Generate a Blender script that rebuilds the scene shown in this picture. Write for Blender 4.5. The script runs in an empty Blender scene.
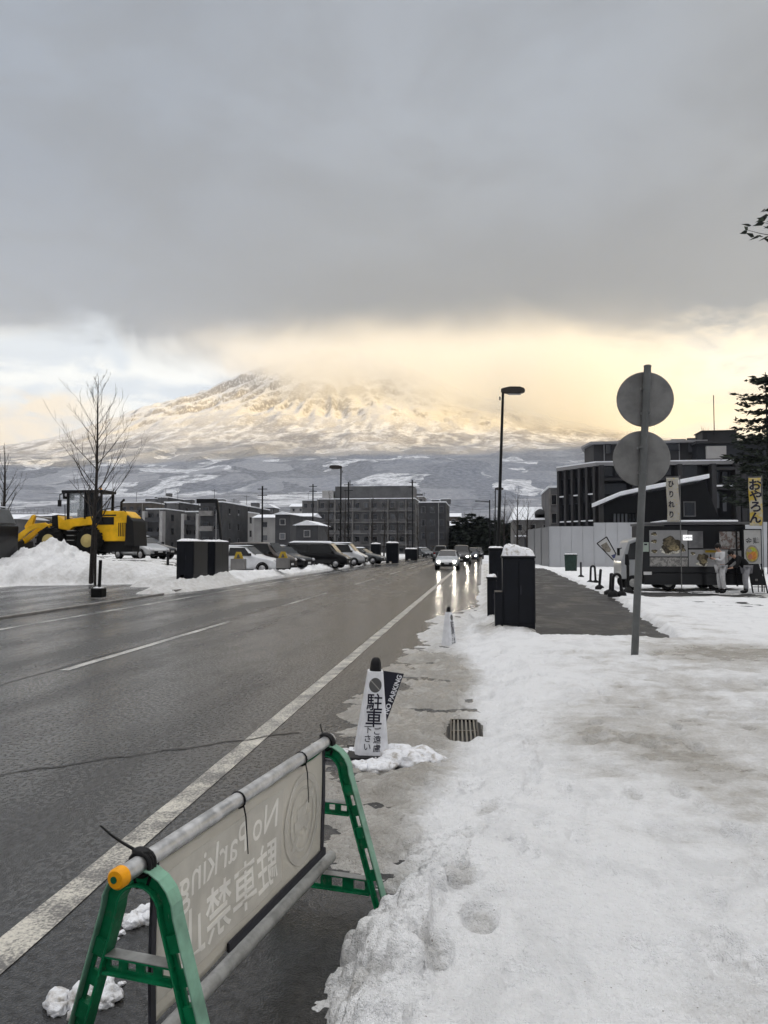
import bpy, bmesh, math, random
import numpy as np
from mathutils import Vector, Matrix, Euler

random.seed(7)
SC = bpy.context.scene
COL = SC.collection
R = math.radians

# ------------------------------------------------------------------ camera
F_PX, HORIZON, VPX, EYE = 760.0, 547.0, 482.0, 1.7
PITCH = math.atan((HORIZON - 512) / F_PX)
YAW = math.atan((VPX - 384) / F_PX * math.cos(PITCH))
cam_data = bpy.data.cameras.new("camera")
cam = bpy.data.objects.new("camera", cam_data)
COL.objects.link(cam)
cam.location = (0, 0, EYE)
cam.rotation_euler = (math.pi / 2 + PITCH, 0, YAW)
cam_data.sensor_fit = 'VERTICAL'
cam_data.sensor_height = 24.0
cam_data.lens = F_PX * 24.0 / 1024.0
cam_data.clip_start = 0.05
cam_data.clip_end = 40000
SC.camera = cam
SC.render.resolution_x, SC.render.resolution_y = 768, 1024
CAM_M = Euler(cam.rotation_euler).to_matrix()


def ray(px, py):
    return CAM_M @ Vector(((px - 384) / F_PX, -(py - 512) / F_PX, -1.0))


def G(px, py, z=0.0):
    """world point at height z seen at a pixel of the photograph"""
    d = ray(px, py)
    t = (z - EYE) / d.z
    return Vector((d.x * t, d.y * t, z))


def P(px, py, Y):
    """world point at road distance Y seen at a pixel of the photograph"""
    d = ray(px, py)
    t = Y / d.y
    return Vector((d.x * t, Y, EYE + d.z * t))


# ------------------------------------------------------------------ render
SC.render.engine = 'CYCLES'
cy = SC.cycles
cy.use_denoising = True
try:
    cy.denoiser = 'OPENIMAGEDENOISE'
    cy.denoising_input_passes = 'RGB_ALBEDO_NORMAL'
except Exception:
    pass
cy.max_bounces = 6
cy.diffuse_bounces = 3
cy.glossy_bounces = 3
cy.transmission_bounces = 4
cy.transparent_max_bounces = 8
cy.volume_bounces = 5
cy.volume_step_rate = 1.0
cy.volume_max_steps = 96
cy.caustics_reflective = False
cy.caustics_refractive = False
cy.sample_clamp_indirect = 12
SC.view_settings.view_transform = 'Standard'
SC.view_settings.look = 'None'
SC.view_settings.gamma = 1.0
SC.view_settings.use_curve_mapping = False
SC.view_settings.exposure = 0.80


# ------------------------------------------------------------------ node helper
class NT:
    def __init__(self, tree):
        self.t = tree
        self.n = tree.nodes
        self.l = tree.links

    def set(self, sock, v):
        if v is None:
            return
        if hasattr(v, 'is_output') or isinstance(v, bpy.types.NodeSocket):
            self.l.new(v, sock)
        else:
            if sock.type == 'RGBA' and not isinstance(v, (int, float)) and len(v) == 3:
                v = (*v, 1)
            sock.default_value = v

    def m(self, op, a, b=None, c=None, clamp=False):
        n = self.n.new('ShaderNodeMath')
        n.operation = op
        n.use_clamp = clamp
        for i, v in enumerate((a, b, c)):
            self.set(n.inputs[i], v)
        return n.outputs[0]

    def add(self, a, b): return self.m('ADD', a, b)
    def sub(self, a, b): return self.m('SUBTRACT', a, b)
    def mul(self, a, b): return self.m('MULTIPLY', a, b)
    def div(self, a, b): return self.m('DIVIDE', a, b)

    def ss(self, x, lo, hi, o0=0.0, o1=1.0):
        n = self.n.new('ShaderNodeMapRange')
        n.interpolation_type = 'SMOOTHSTEP'
        self.set(n.inputs[0], x)
        self.set(n.inputs[1], lo)
        self.set(n.inputs[2], hi)
        self.set(n.inputs[3], o0)
        self.set(n.inputs[4], o1)
        return n.outputs[0]

    def lin(self, x, lo, hi, o0=0.0, o1=1.0):
        n = self.n.new('ShaderNodeMapRange')
        self.set(n.inputs[0], x)
        self.set(n.inputs[1], lo)
        self.set(n.inputs[2], hi)
        self.set(n.inputs[3], o0)
        self.set(n.inputs[4], o1)
        return n.outputs[0]

    def noise(self, vec, scale, detail=4, rough=0.55, dist=0.0, typ='FBM'):
        n = self.n.new('ShaderNodeTexNoise')
        try:
            n.noise_type = typ
        except Exception:
            pass
        self.set(n.inputs['Vector'], vec)
        n.inputs['Scale'].default_value = scale
        n.inputs['Detail'].default_value = detail
        n.inputs['Roughness'].default_value = rough
        n.inputs['Distortion'].default_value = dist
        return n.outputs[0]

    def vor(self, vec, scale, feature='F1', out=0):
        n = self.n.new('ShaderNodeTexVoronoi')
        n.feature = feature
        self.set(n.inputs['Vector'], vec)
        n.inputs['Scale'].default_value = scale
        return n.outputs[out]

    def xyz(self, x=0.0, y=0.0, z=0.0):
        n = self.n.new('ShaderNodeCombineXYZ')
        for i, v in enumerate((x, y, z)):
            self.set(n.inputs[i], v)
        return n.outputs[0]

    def sep(self, v):
        n = self.n.new('ShaderNodeSeparateXYZ')
        self.set(n.inputs[0], v)
        return n.outputs[0], n.outputs[1], n.outputs[2]

    def mix(self, f, a, b, mode='MIX'):
        n = self.n.new('ShaderNodeMix')
        n.data_type = 'RGBA'
        n.blend_type = mode
        self.set(n.inputs[0], f)
        self.set(n.inputs[6], a)
        self.set(n.inputs[7], b)
        return n.outputs[2]

    def vscale(self, v, s):
        n = self.n.new('ShaderNodeVectorMath')
        n.operation = 'MULTIPLY'
        self.set(n.inputs[0], v)
        n.inputs[1].default_value = s
        return n.outputs[0]

    def bump(self, h, strength=0.5, dist=0.01, normal=None):
        n = self.n.new('ShaderNodeBump')
        n.inputs['Strength'].default_value = strength
        n.inputs['Distance'].default_value = dist
        self.set(n.inputs['Height'], h)
        if normal is not None:
            self.set(n.inputs['Normal'], normal)
        return n.outputs[0]

    def coord(self, which='Object'):
        return self.n.new('ShaderNodeTexCoord').outputs[which]

    def pos(self):
        return self.n.new('ShaderNodeNewGeometry').outputs['Position']

    def attr(self, name):
        n = self.n.new('ShaderNodeAttribute')
        n.attribute_name = name
        return n.outputs['Fac']


# ------------------------------------------------------------------ sky
SUN_EL = R(4.6)
SUN_AZ = math.atan2(0.68, -0.73)            # low sun behind the camera, to the right
S_DIR = Vector((math.sin(SUN_AZ) * math.cos(SUN_EL), math.cos(SUN_AZ) * math.cos(SUN_EL), math.sin(SUN_EL)))
world = bpy.data.worlds.new("World")
SC.world = world
world.use_nodes = True
W = NT(world.node_tree)
W.n.clear()
sky = W.n.new('ShaderNodeTexSky')
sky.sky_type = 'NISHITA'
sky.sun_disc = False
sky.sun_elevation = SUN_EL
sky.sun_rotation = SUN_AZ
D = W.coord('Generated')
dx, dy, dz = W.sep(D)
hor = W.m('SQRT', W.add(W.mul(dx, dx), W.mul(dy, dy)))
el = W.div(dz, W.m('MAXIMUM', hor, 0.001))            # tan of elevation
az = W.m('ARCTAN2', dx, dy)                           # 0 = along the road, + = right
den = W.m('MAXIMUM', W.add(dz, 0.16), 0.05)
deckv = W.xyz(W.div(dx, den), W.div(dy, den), 0.0)
n_big = W.noise(deckv, 1.1, 5, 0.5, 0.3)
n_mid = W.noise(deckv, 2.6, 5, 0.55, 0.4)
bandv = W.xyz(W.mul(az, 5.0), W.mul(el, 11.0), 3.7)
n_b1 = W.noise(bandv, 1.0, 7, 0.62, 0.7)
n_b2 = W.noise(W.xyz(W.mul(az, 9.0), W.mul(el, 24.0), 9.1), 1.0, 6, 0.6, 0.5)
# grey cloud deck
deck_up = W.ss(el, 0.26, 0.62)
deck = W.mix(deck_up, (0.235, 0.232, 0.235), (0.385, 0.405, 0.44))
deck = W.mix(W.ss(az, -0.10, -0.62), deck, W.mix(deck_up, (0.345, 0.375, 0.43), (0.305, 0.345, 0.41)))
deck = W.mix(W.ss(az, 0.08, 0.45), deck, W.mix(deck_up, (0.35, 0.345, 0.34), (0.375, 0.375, 0.375)))
deck = W.mix(W.mul(W.ss(n_big, 0.35, 0.68, 0.0, 0.55), W.ss(el, 0.3, 0.5)), deck, (0.47, 0.50, 0.54))
deck = W.mix(W.ss(n_mid, 0.42, 0.66, 0.0, 0.45), deck, (0.25, 0.258, 0.272))
# bright break in the clouds above the horizon
band = W.mix(W.ss(az, -0.30, 0.02), (0.46, 0.52, 0.60), (0.80, 0.70, 0.54))
band = W.mix(W.ss(n_b1, 0.44, 0.58, 0.0, 1.0), band, W.mix(W.ss(az, -0.3, 0.05), (0.66, 0.69, 0.71), (0.86, 0.79, 0.66)))
goldmask = W.mul(W.ss(W.m('ABSOLUTE', W.sub(az, 0.03)), 0.42, 0.04), W.ss(W.add(el, W.mul(W.sub(n_b2, 0.5), 0.12)), 0.25, 0.17))
band = W.mix(W.mul(goldmask, 0.92), band, (1.10, 0.76, 0.30))
goldleft = W.mul(W.ss(az, -0.42, -0.55), W.ss(W.add(el, W.mul(W.sub(n_b2, 0.5), 0.10)), 0.185, 0.165))
band = W.mix(W.mul(goldleft, 0.8), band, (0.66, 0.55, 0.40))
band = W.mix(W.ss(n_b2, 0.48, 0.66, 0.0, 0.55), band, W.mix(W.ss(az, -0.3, 0.05), (0.40, 0.46, 0.55), (0.66, 0.58, 0.48)))
edge = W.add(W.add(el, W.mul(W.sub(n_b1, 0.5), 0.16)), W.mul(W.sub(n_b2, 0.5), 0.05))
front = W.mix(W.ss(edge, 0.225, 0.295), W.mix(1.0, band, (1.16, 1.12, 1.06), 'MULTIPLY'), W.mix(1.0, deck, (0.56, 0.595, 0.645), 'MULTIPLY'))
# thinner, brighter cloud overhead and to the west, outside the picture
back = W.ss(dy, 0.30, -0.30)
front = W.mix(back, front, (0.26, 0.26, 0.28))
over = W.ss(el, 0.76, 1.35)
front = W.mix(over, front, (1.28, 1.28, 1.29))
front = W.mix(W.ss(el, 0.0, -0.1), front, (0.35, 0.35, 0.36))
mixn = W.mix(0.97, sky.outputs[0], W.mix(1.0, front, (10, 10, 10), 'MULTIPLY'))
bg = W.n.new('ShaderNodeBackground')
W.set(bg.inputs[0], mixn)
bg.inputs[1].default_value = 0.087
wo = W.n.new('ShaderNodeOutputWorld')
W.l.new(bg.outputs[0], wo.inputs[0])
world.cycles.sampling_method = 'MANUAL'
world.cycles.sample_map_resolution = 512

# ------------------------------------------------------------------ sun (low, shaded off the village by the western ridge)
sd = bpy.data.lights.new("sun", 'SUN')
sd.energy = 5.0
sd.angle = R(0.5)
sd.color = (1.0, 0.65, 0.13)
sun = bpy.data.objects.new("sun", sd)
COL.objects.link(sun)
sun.rotation_euler = S_DIR.to_track_quat('Z', 'Y').to_euler()


# ------------------------------------------------------------------ materials
def mat(name, col=(0.5, 0.5, 0.5), rough=0.6, metal=0.0, var=0.0, vscale=8.0, bump=0.0, bscale=60.0, bdist=0.004, spec=0.2, coat=0.0, emit=None, estr=0.0, rvar=0.0):
    m = bpy.data.materials.new(name)
    m.use_nodes = True
    t = NT(m.node_tree)
    b = t.n['Principled BSDF']
    if max(col) < 0.03:
        col = tuple(x * 0.6 for x in col)
    b.inputs['Base Color'].default_value = (*col, 1)
    b.inputs['Roughness'].default_value = rough
    b.inputs['Metallic'].default_value = metal
    if spec is not None:
        b.inputs['Specular IOR Level'].default_value = spec
    if coat:
        b.inputs['Coat Weight'].default_value = coat
        b.inputs['Coat Roughness'].default_value = 0.08
    c = t.coord('Object')
    if var:
        n = t.noise(c, vscale, 5, 0.6)
        lo = tuple(x * (1 - var) for x in col)
        hi = tuple(min(1, x * (1 + var)) for x in col)
        t.set(b.inputs['Base Color'], t.mix(t.ss(n, 0.3, 0.7), lo, hi))
        if rvar:
            t.set(b.inputs['Roughness'], t.ss(n, 0.3, 0.7, max(0.02, rough - rvar), min(1, rough + rvar)))
    if bump:
        t.set(b.inputs['Normal'], t.bump(t.noise(c, bscale, 4, 0.6), bump, bdist))
    if emit is not None:
        b.inputs['Emission Color'].default_value = (*emit, 1)
        b.inputs['Emission Strength'].default_value = estr
    return m


# ------------------------------------------------------------------ numpy noise
def _hash(ix, iy, seed):
    h = (ix.astype(np.int64) * 374761393 + iy.astype(np.int64) * 668265263 + seed * 1442695041) & 0x7fffffff
    h = ((h ^ (h >> 13)) * 1274126177) & 0x7fffffff
    h = (h ^ (h >> 16)) & 0xffffff
    return h / float(0xffffff)


def vnoise(x, y, seed=0):
    ix, iy = np.floor(x), np.floor(y)
    fx, fy = x - ix, y - iy
    fx = fx * fx * fx * (fx * (fx * 6 - 15) + 10)
    fy = fy * fy * fy * (fy * (fy * 6 - 15) + 10)
    a, b = _hash(ix, iy, seed), _hash(ix + 1, iy, seed)
    c, d = _hash(ix, iy + 1, seed), _hash(ix + 1, iy + 1, seed)
    return (a + (b - a) * fx) * (1 - fy) + (c + (d - c) * fx) * fy


def fbm(x, y, oct=5, gain=0.5, seed=0):
    s, a, t = 0.0, 1.0, 0.0
    for i in range(oct):
        s = s + a * vnoise(x + 17.3 * i, y - 9.7 * i, seed + i)
        t += a
        a *= gain
        x, y = x * 2.03, y * 2.03
    return s / t


def ridged(x, y, oct=5, gain=0.5, seed=0):
    s, a, t = 0.0, 1.0, 0.0
    for i in range(oct):
        s = s + a * (1 - np.abs(2 * vnoise(x + 5.3 * i, y + 3.1 * i, seed + i) - 1))
        t += a
        a *= gain
        x, y = x * 2.1, y * 2.1
    return s / t


def sstep(x, lo, hi):
    t = np.clip((x - lo) / (hi - lo), 0, 1)
    return t * t * (3 - 2 * t)


def mesh_from_grid(name, X, Y, Z, material, attrs=None, smooth=True):
    ny, nx = X.shape
    co = np.stack([X, Y, Z], -1).reshape(-1, 3).astype(np.float32)
    i = np.arange(nx * ny).reshape(ny, nx)
    q = np.stack([i[:-1, :-1], i[:-1, 1:], i[1:, 1:], i[1:, :-1]], -1).reshape(-1, 4)
    me = bpy.data.meshes.new(name)
    me.vertices.add(len(co))
    me.vertices.foreach_set('co', co.ravel())
    me.loops.add(q.size)
    me.loops.foreach_set('vertex_index', q.ravel().astype(np.int32))
    me.polygons.add(len(q))
    me.polygons.foreach_set('loop_start', np.arange(0, q.size, 4, dtype=np.int32))
    me.polygons.foreach_set('loop_total', np.full(len(q), 4, dtype=np.int32))
    me.polygons.foreach_set('use_smooth', np.full(len(q), smooth))
    me.update(calc_edges=True)
    for k, v in (attrs or {}).items():
        a = me.attributes.new(k, 'FLOAT', 'POINT')
        a.data.foreach_set('value', v.ravel().astype(np.float32))
    me.materials.append(material)
    o = bpy.data.objects.new(name, me)
    COL.objects.link(o)
    return o


# ------------------------------------------------------------------ mesh builder
class MB:
    def __init__(self):
        self.v, self.f, self.s, self.mi = [], [], [], []

    def _add(self, vs, fs, smooth=False, mi=0):
        o = len(self.v)
        self.v += [tuple(p) for p in vs]
        for f in fs:
            self.f.append(tuple(i + o for i in f))
            self.s.append(smooth)
            self.mi.append(mi)

    def box(self, x0, x1, y0, y1, z0, z1, mi=0, M=None):
        vs = [Vector(p) for p in ((x0, y0, z0), (x1, y0, z0), (x1, y1, z0), (x0, y1, z0), (x0, y0, z1), (x1, y0, z1), (x1, y1, z1), (x0, y1, z1))]
        if M is not None:
            vs = [M @ p for p in vs]
        self._add(vs, [(0, 3, 2, 1), (4, 5, 6, 7), (0, 1, 5, 4), (1, 2, 6, 5), (2, 3, 7, 6), (3, 0, 4, 7)], False, mi)
        return self

    def hexa(self, bottom, top, mi=0):
        n = len(bottom)
        vs = list(bottom) + list(top)
        fs = [tuple(range(n - 1, -1, -1)), tuple(range(n, 2 * n))] + [(i, (i + 1) % n, n + (i + 1) % n, n + i) for i in range(n)]
        self._add(vs, fs, False, mi)
        return self

    def face(self, pts, mi=0):
        self._add(pts, [tuple(range(len(pts)))], False, mi)
        return self

    def bar(self, a, b, w, h, mi=0, up=(0, 0, 1)):
        """square bar from a to b: w across, h along up"""
        a, b = Vector(a), Vector(b)
        d = (b - a).normalized()
        u = Vector(up)
        s = d.cross(u)
        if s.length < 1e-4:
            s = d.cross(Vector((1, 0, 0)))
        s.normalize()
        u = s.cross(d).normalized()
        q = lambda p: [p - s * w / 2 - u * h / 2, p + s * w / 2 - u * h / 2, p + s * w / 2 + u * h / 2, p - s * w / 2 + u * h / 2]
        self.hexa(q(a), q(b), mi)
        return self

    def tube(self, pts, r, n=8, cap=True, mi=0):
        pts = [Vector(p) for p in pts]
        k = len(pts)
        rs = r if isinstance(r, (list, tuple)) else [r] * k
        rings = []
        ref = None
        for i in range(k):
            d = (pts[min(i + 1, k - 1)] - pts[max(i - 1, 0)])
            if d.length < 1e-9:
                d = Vector((0, 0, 1))
            d.normalize()
            if ref is None:
                ref = d.orthogonal().normalized()
            s = (ref - d * ref.dot(d))
            if s.length < 1e-5:
                s = d.orthogonal()
            s.normalize()
            ref = s
            t = d.cross(s)
            rings.append([pts[i] + (s * math.cos(2 * math.pi * j / n) + t * math.sin(2 * math.pi * j / n)) * rs[i] for j in range(n)])
        vs = [p for rr in rings for p in rr]
        fs = [(i * n + j, i * n + (j + 1) % n, (i + 1) * n + (j + 1) % n, (i + 1) * n + j) for i in range(k - 1) for j in range(n)]
        self._add(vs, fs, True, mi)
        if cap:
            self._add(rings[0], [tuple(range(n - 1, -1, -1))], False, mi)
            self._add(rings[-1], [tuple(range(n))], False, mi)
        return self

    def lathe(self, prof, n=16, c=(0, 0, 0), mi=0, M=None, smooth=True):
        c = Vector(c)
        vs = []
        for r, z in prof:
            for j in range(n):
                p = Vector((r * math.cos(2 * math.pi * j / n), r * math.sin(2 * math.pi * j / n), z))
                if M is not None:
                    p = M @ p
                vs.append(p + c)
        k = len(prof)
        fs = [(i * n + j, i * n + (j + 1) % n, (i + 1) * n + (j + 1) % n, (i + 1) * n + j) for i in range(k - 1) for j in range(n)]
        self._add(vs, fs, smooth, mi)
        self._add(vs[:n], [tuple(range(n - 1, -1, -1))], False, mi)
        self._add(vs[-n:], [tuple(range(n))], False, mi)
        return self

    def loft(self, rings, cap=True, smooth=False, mi=0, closed=True):
        n = len(rings[0])
        vs = [p for rr in rings for p in rr]
        k = len(rings)
        m = n if closed else n - 1
        fs = [(i * n + j, i * n + (j + 1) % n, (i + 1) * n + (j + 1) % n, (i + 1) * n + j) for i in range(k - 1) for j in range(m)]
        self._add(vs, fs, smooth, mi)
        if cap:
            self._add(rings[0], [tuple(range(n - 1, -1, -1))], smooth, mi)
            self._add(rings[-1], [tuple(range(n))], smooth, mi)
        return self

    def blob(self, c, r, n=3, seed=0, rough=0.25, mi=0, flat=1.0):
        bm = bmesh.new()
        bmesh.ops.create_icosphere(bm, subdivisions=n, radius=1.0)
        rr = r if isinstance(r, (tuple, list)) else (r, r, r)
        P3 = np.array([v.co[:] for v in bm.verts])
        nz = fbm(P3[:, 0] * 1.7 + seed * 3.1 + 50, P3[:, 1] * 1.7 + P3[:, 2] * 1.3 + 50, 4, 0.6, seed) + fbm(P3[:, 2] * 2.1 + 80, P3[:, 0] * 1.9 + seed + 80, 4, 0.6, seed + 9) - 1.0
        k = 1 + nz * rough * 3
        vs = [Vector((c[0] + P3[i, 0] * k[i] * rr[0], c[1] + P3[i, 1] * k[i] * rr[1], c[2] + P3[i, 2] * k[i] * rr[2])) for i in range(len(P3))]
        self._add(vs, [tuple(v.index for v in f.verts) for f in bm.faces], True, mi)
        bm.free()
        return self

    def mesh(self, name, mats):
        me = bpy.data.meshes.new(name)
        me.from_pydata(self.v, [], self.f)
        for m in (mats if isinstance(mats, (list, tuple)) else [mats]):
            me.materials.append(m)
        me.polygons.foreach_set('use_smooth', self.s)
        me.polygons.foreach_set('material_index', self.mi)
        me.update()
        return me

    def build(self, name, mats, parent=None, bevel=0.0, seg=2, sub=0):
        o = bpy.data.objects.new(name, self.mesh(name, mats))
        COL.objects.link(o)
        if parent is not None:
            o.parent = parent
        if bevel:
            b = o.modifiers.new('bevel', 'BEVEL')
            b.width = bevel
            b.segments = seg
            b.limit_method = 'ANGLE'
            b.angle_limit = R(35)
        if sub:
            s = o.modifiers.new('sub', 'SUBSURF')
            s.levels = s.render_levels = sub
        return o


def tag(o, label=None, cat=None, group=None, kind=None):
    if label: o['label'] = label
    if cat: o['category'] = cat
    if group: o['group'] = group
    if kind: o['kind'] = kind
    return o


def empty(name, loc=(0, 0, 0), rz=0.0, label=None, cat=None, group=None):
    o = bpy.data.objects.new(name, None)
    COL.objects.link(o)
    o.location = loc
    o.rotation_euler = (0, 0, rz)
    return tag(o, label, cat, group)


KIDS = {}


def copy_tree(o, parent=None):
    c = o.copy()
    COL.objects.link(c)
    if parent is not None:
        c.parent = parent
    for ch in o.children:
        copy_tree(ch, c)
    return c


_TXT = {}


def text_mb(mb, body, size, M, depth=0.004, bold=0.0, mirror=False, mi=0, sx=1.0):
    """lettering as solid mesh, centred, in the plane of matrix M (x right, y up)"""
    key = (body, bold)
    if key not in _TXT:
        c = bpy.data.curves.new('lettering', 'FONT')
        c.body = body
        c.resolution_u = 3
        c.offset = bold
        c.extrude = 0.5
        o = bpy.data.objects.new('lettering', c)
        COL.objects.link(o)
        dg = bpy.context.evaluated_depsgraph_get()
        me = bpy.data.meshes.new_from_object(o.evaluated_get(dg))
        vs = np.array([v.co[:] for v in me.vertices])
        fs = [tuple(p.vertices) for p in me.polygons]
        bpy.data.objects.remove(o)
        bpy.data.curves.remove(c)
        bpy.data.meshes.remove(me)
        mn, mx = vs.min(0), vs.max(0)
        vs[:, 0] -= (mn[0] + mx[0]) / 2
        vs[:, 1] -= (mn[1] + mx[1]) / 2
        _TXT[key] = (vs, fs)
    vs, fs = _TXT[key]
    k = -1 if mirror else 1
    pts = [M @ Vector((p[0] * size * k * sx, p[1] * size, p[2] * depth)) for p in vs]
    mb._add(pts, [tuple(reversed(f)) for f in fs] if mirror else fs, False, mi)


def frame(o, x, y):
    """matrix with origin o, axes x and y (unit), z = x cross y"""
    x, y = Vector(x).normalized(), Vector(y).normalized()
    z = x.cross(y)
    return Matrix(((x.x, y.x, z.x, o[0]), (x.y, y.y, z.y, o[1]), (x.z, y.z, z.z, o[2]), (0, 0, 0, 1)))

# ================================================================== far land: valley, mountain, western ridge
MPX = 338.0
MC = P(MPX, 547, 6500.0)            # foot of the summit


def base_line(d):
    """height of the land at distance d along the view"""
    ds = np.array([0, 260, 400, 800, 1500, 2500, 3300, 5000, 9000])
    es = np.array([0, 0, 9, 31, 49, 63, 72, 80, 80]) / F_PX
    return np.interp(d, ds, es) * d


CONE_R = np.array([0, 260, 513, 983, 1500, 1924, 2600, 3420, 5130, 8000])
CONE_H = np.array([1060, 1020, 930, 760, 570, 440, 285, 170, 60, 0])


def land_height(X, Y):
    d = np.maximum(Y, 1.0)
    base = base_line(d)
    ddx, ddy = X - MC.x, Y - MC.y
    ddx = np.where(ddx > 0, ddx * 1.18, ddx)
    re = np.sqrt(ddx ** 2 + (np.where(ddy < 0, 1.75, 1.0) * ddy) ** 2)
    ang = np.arctan2(ddx, -ddy)
    cone = np.interp(re, CONE_R, CONE_H)
    gul = ridged(ang * 9 + 20, re / 900.0 + 40, 5, 0.55, 3) - 0.6
    gul2 = ridged(X / 210.0 + 90, Y / 330.0 + 70, 5, 0.58, 8) - 0.6
    cone = cone + (gul * 150 + gul2 * 60) * sstep(cone, 120, 560)
    hills = (fbm(X / 620.0 + 31, Y / 700.0 + 11, 5, 0.5, 21) - 0.5) * 2
    amp = np.interp(d, [0, 300, 600, 1500, 3000, 5000, 9000], [0, 0, 6, 34, 60, 50, 30])
    knolls = np.maximum(fbm(X / 330.0 + 61, Y / 420.0 + 81, 4, 0.45, 33) - 0.52, 0) * np.interp(d, [0, 1200, 2200, 3600, 5200], [0, 0, 80, 110, 0])
    side = np.abs(X - d * -0.12) / d
    return base + cone + hills * amp + knolls - 0.3


def make_land():
    ys = np.concatenate([np.geomspace(240, 3000, 170), np.geomspace(3030, 7600, 260)])
    us = np.linspace(-1.02, 0.86, 430)
    U, Y = np.meshgrid(us, ys)
    X = U * (Y + 60)
    Z = land_height(X, Y)
    m = bpy.data.materials.new('winter_hills')
    m.use_nodes = True
    t = NT(m.node_tree)
    b = t.n['Principled BSDF']
    p = t.pos()
    px, py, pz = t.sep(p)
    geo = t.n.new('ShaderNodeNewGeometry')
    nx, ny, nz = t.sep(geo.outputs['Normal'])
    v2 = t.xyz(px, py, 0)
    n1 = t.noise(t.vscale(v2, (1, 0.75, 1)), 1 / 420.0, 5, 0.58, 0.6)
    n2 = t.noise(v2, 1 / 60.0, 5, 0.65)
    n3 = t.noise(v2, 1 / 16.0, 3, 0.6)
    n5 = t.noise(t.vscale(v2, (1, 0.6, 1)), 1 / 1100.0, 4, 0.55, 0.5)
    high = t.ss(t.add(pz, t.mul(t.sub(n1, 0.5), 420)), 430, 800)
    # valley: fields between woods, each plot with its own tone
    warp = t.n.new('ShaderNodeVectorMath'); warp.operation = 'ADD'
    t.l.new(t.vscale(v2, (1, 0.8, 1)), warp.inputs[0])
    t.l.new(t.xyz(t.mul(t.sub(n1, 0.5), 240), t.mul(t.sub(n2, 0.5), 90), 0), warp.inputs[1])
    cell = t.vor(warp.outputs[0], 1 / 165.0, 'F1', 1)
    cr, cg, cb_ = t.sep(cell)
    field = t.mul(t.ss(t.add(cr, t.mul(t.sub(n1, 0.5), 1.2)), 0.70, 0.86), t.ss(n2, 0.38, 0.54))
    stands = t.mix(t.ss(t.add(cg, t.mul(t.sub(n2, 0.5), 0.9)), 0.35, 0.75), (0.115, 0.120, 0.132), (0.26, 0.265, 0.285))
    stands = t.mix(t.ss(n5, 0.42, 0.60, 0.0, 0.75), stands, (0.135, 0.15, 0.185))  # bluish distance haze mixed into the woods' colour
    valley = t.mix(field, t.mix(t.ss(n3, 0.35, 0.65, 0.0, 0.45), stands, (0.36, 0.37, 0.40)), t.mix(t.ss(n3, 0.42, 0.62, 0.0, 0.6), (0.66, 0.67, 0.70), (0.30, 0.31, 0.33)))
    n4 = t.noise(t.vscale(v2, (1, 0.45, 1)), 1 / 120.0, 5, 0.62, 0.5)
    wood_hi = t.ss(t.add(t.mul(n2, 0.45), t.mul(n4, 0.55)), 0.41, 0.54)
    wood_hi = t.mul(wood_hi, t.ss(t.add(pz, t.mul(t.sub(n1, 0.5), 500)), 1150, 520))
    rock = t.mul(t.ss(t.add(nz, t.mul(t.sub(n2, 0.5), 0.42)), 0.86, 0.70), t.ss(n3, 0.30, 0.55))
    wood = t.m('MAXIMUM', t.mul(wood_hi, t.ss(n3, 0.3, 0.55, 0.45, 1.0)), t.mul(rock, 0.8))
    upper = t.mix(wood, (0.72, 0.72, 0.735), (0.145, 0.12, 0.105))
    t.set(b.inputs['Base Color'], t.mix(high, valley, upper))
    b.inputs['Roughness'].default_value = 0.85
    b.inputs['Specular IOR Level'].default_value = 0.1
    t.set(b.inputs['Normal'], t.bump(t.add(n2, t.mul(n4, 0.8)), 0.9, 15.0))
    o = mesh_from_grid('mountain', X, Y, Z, m)
    tag(o, kind='structure')
    return m


LAND_M = make_land()


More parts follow.
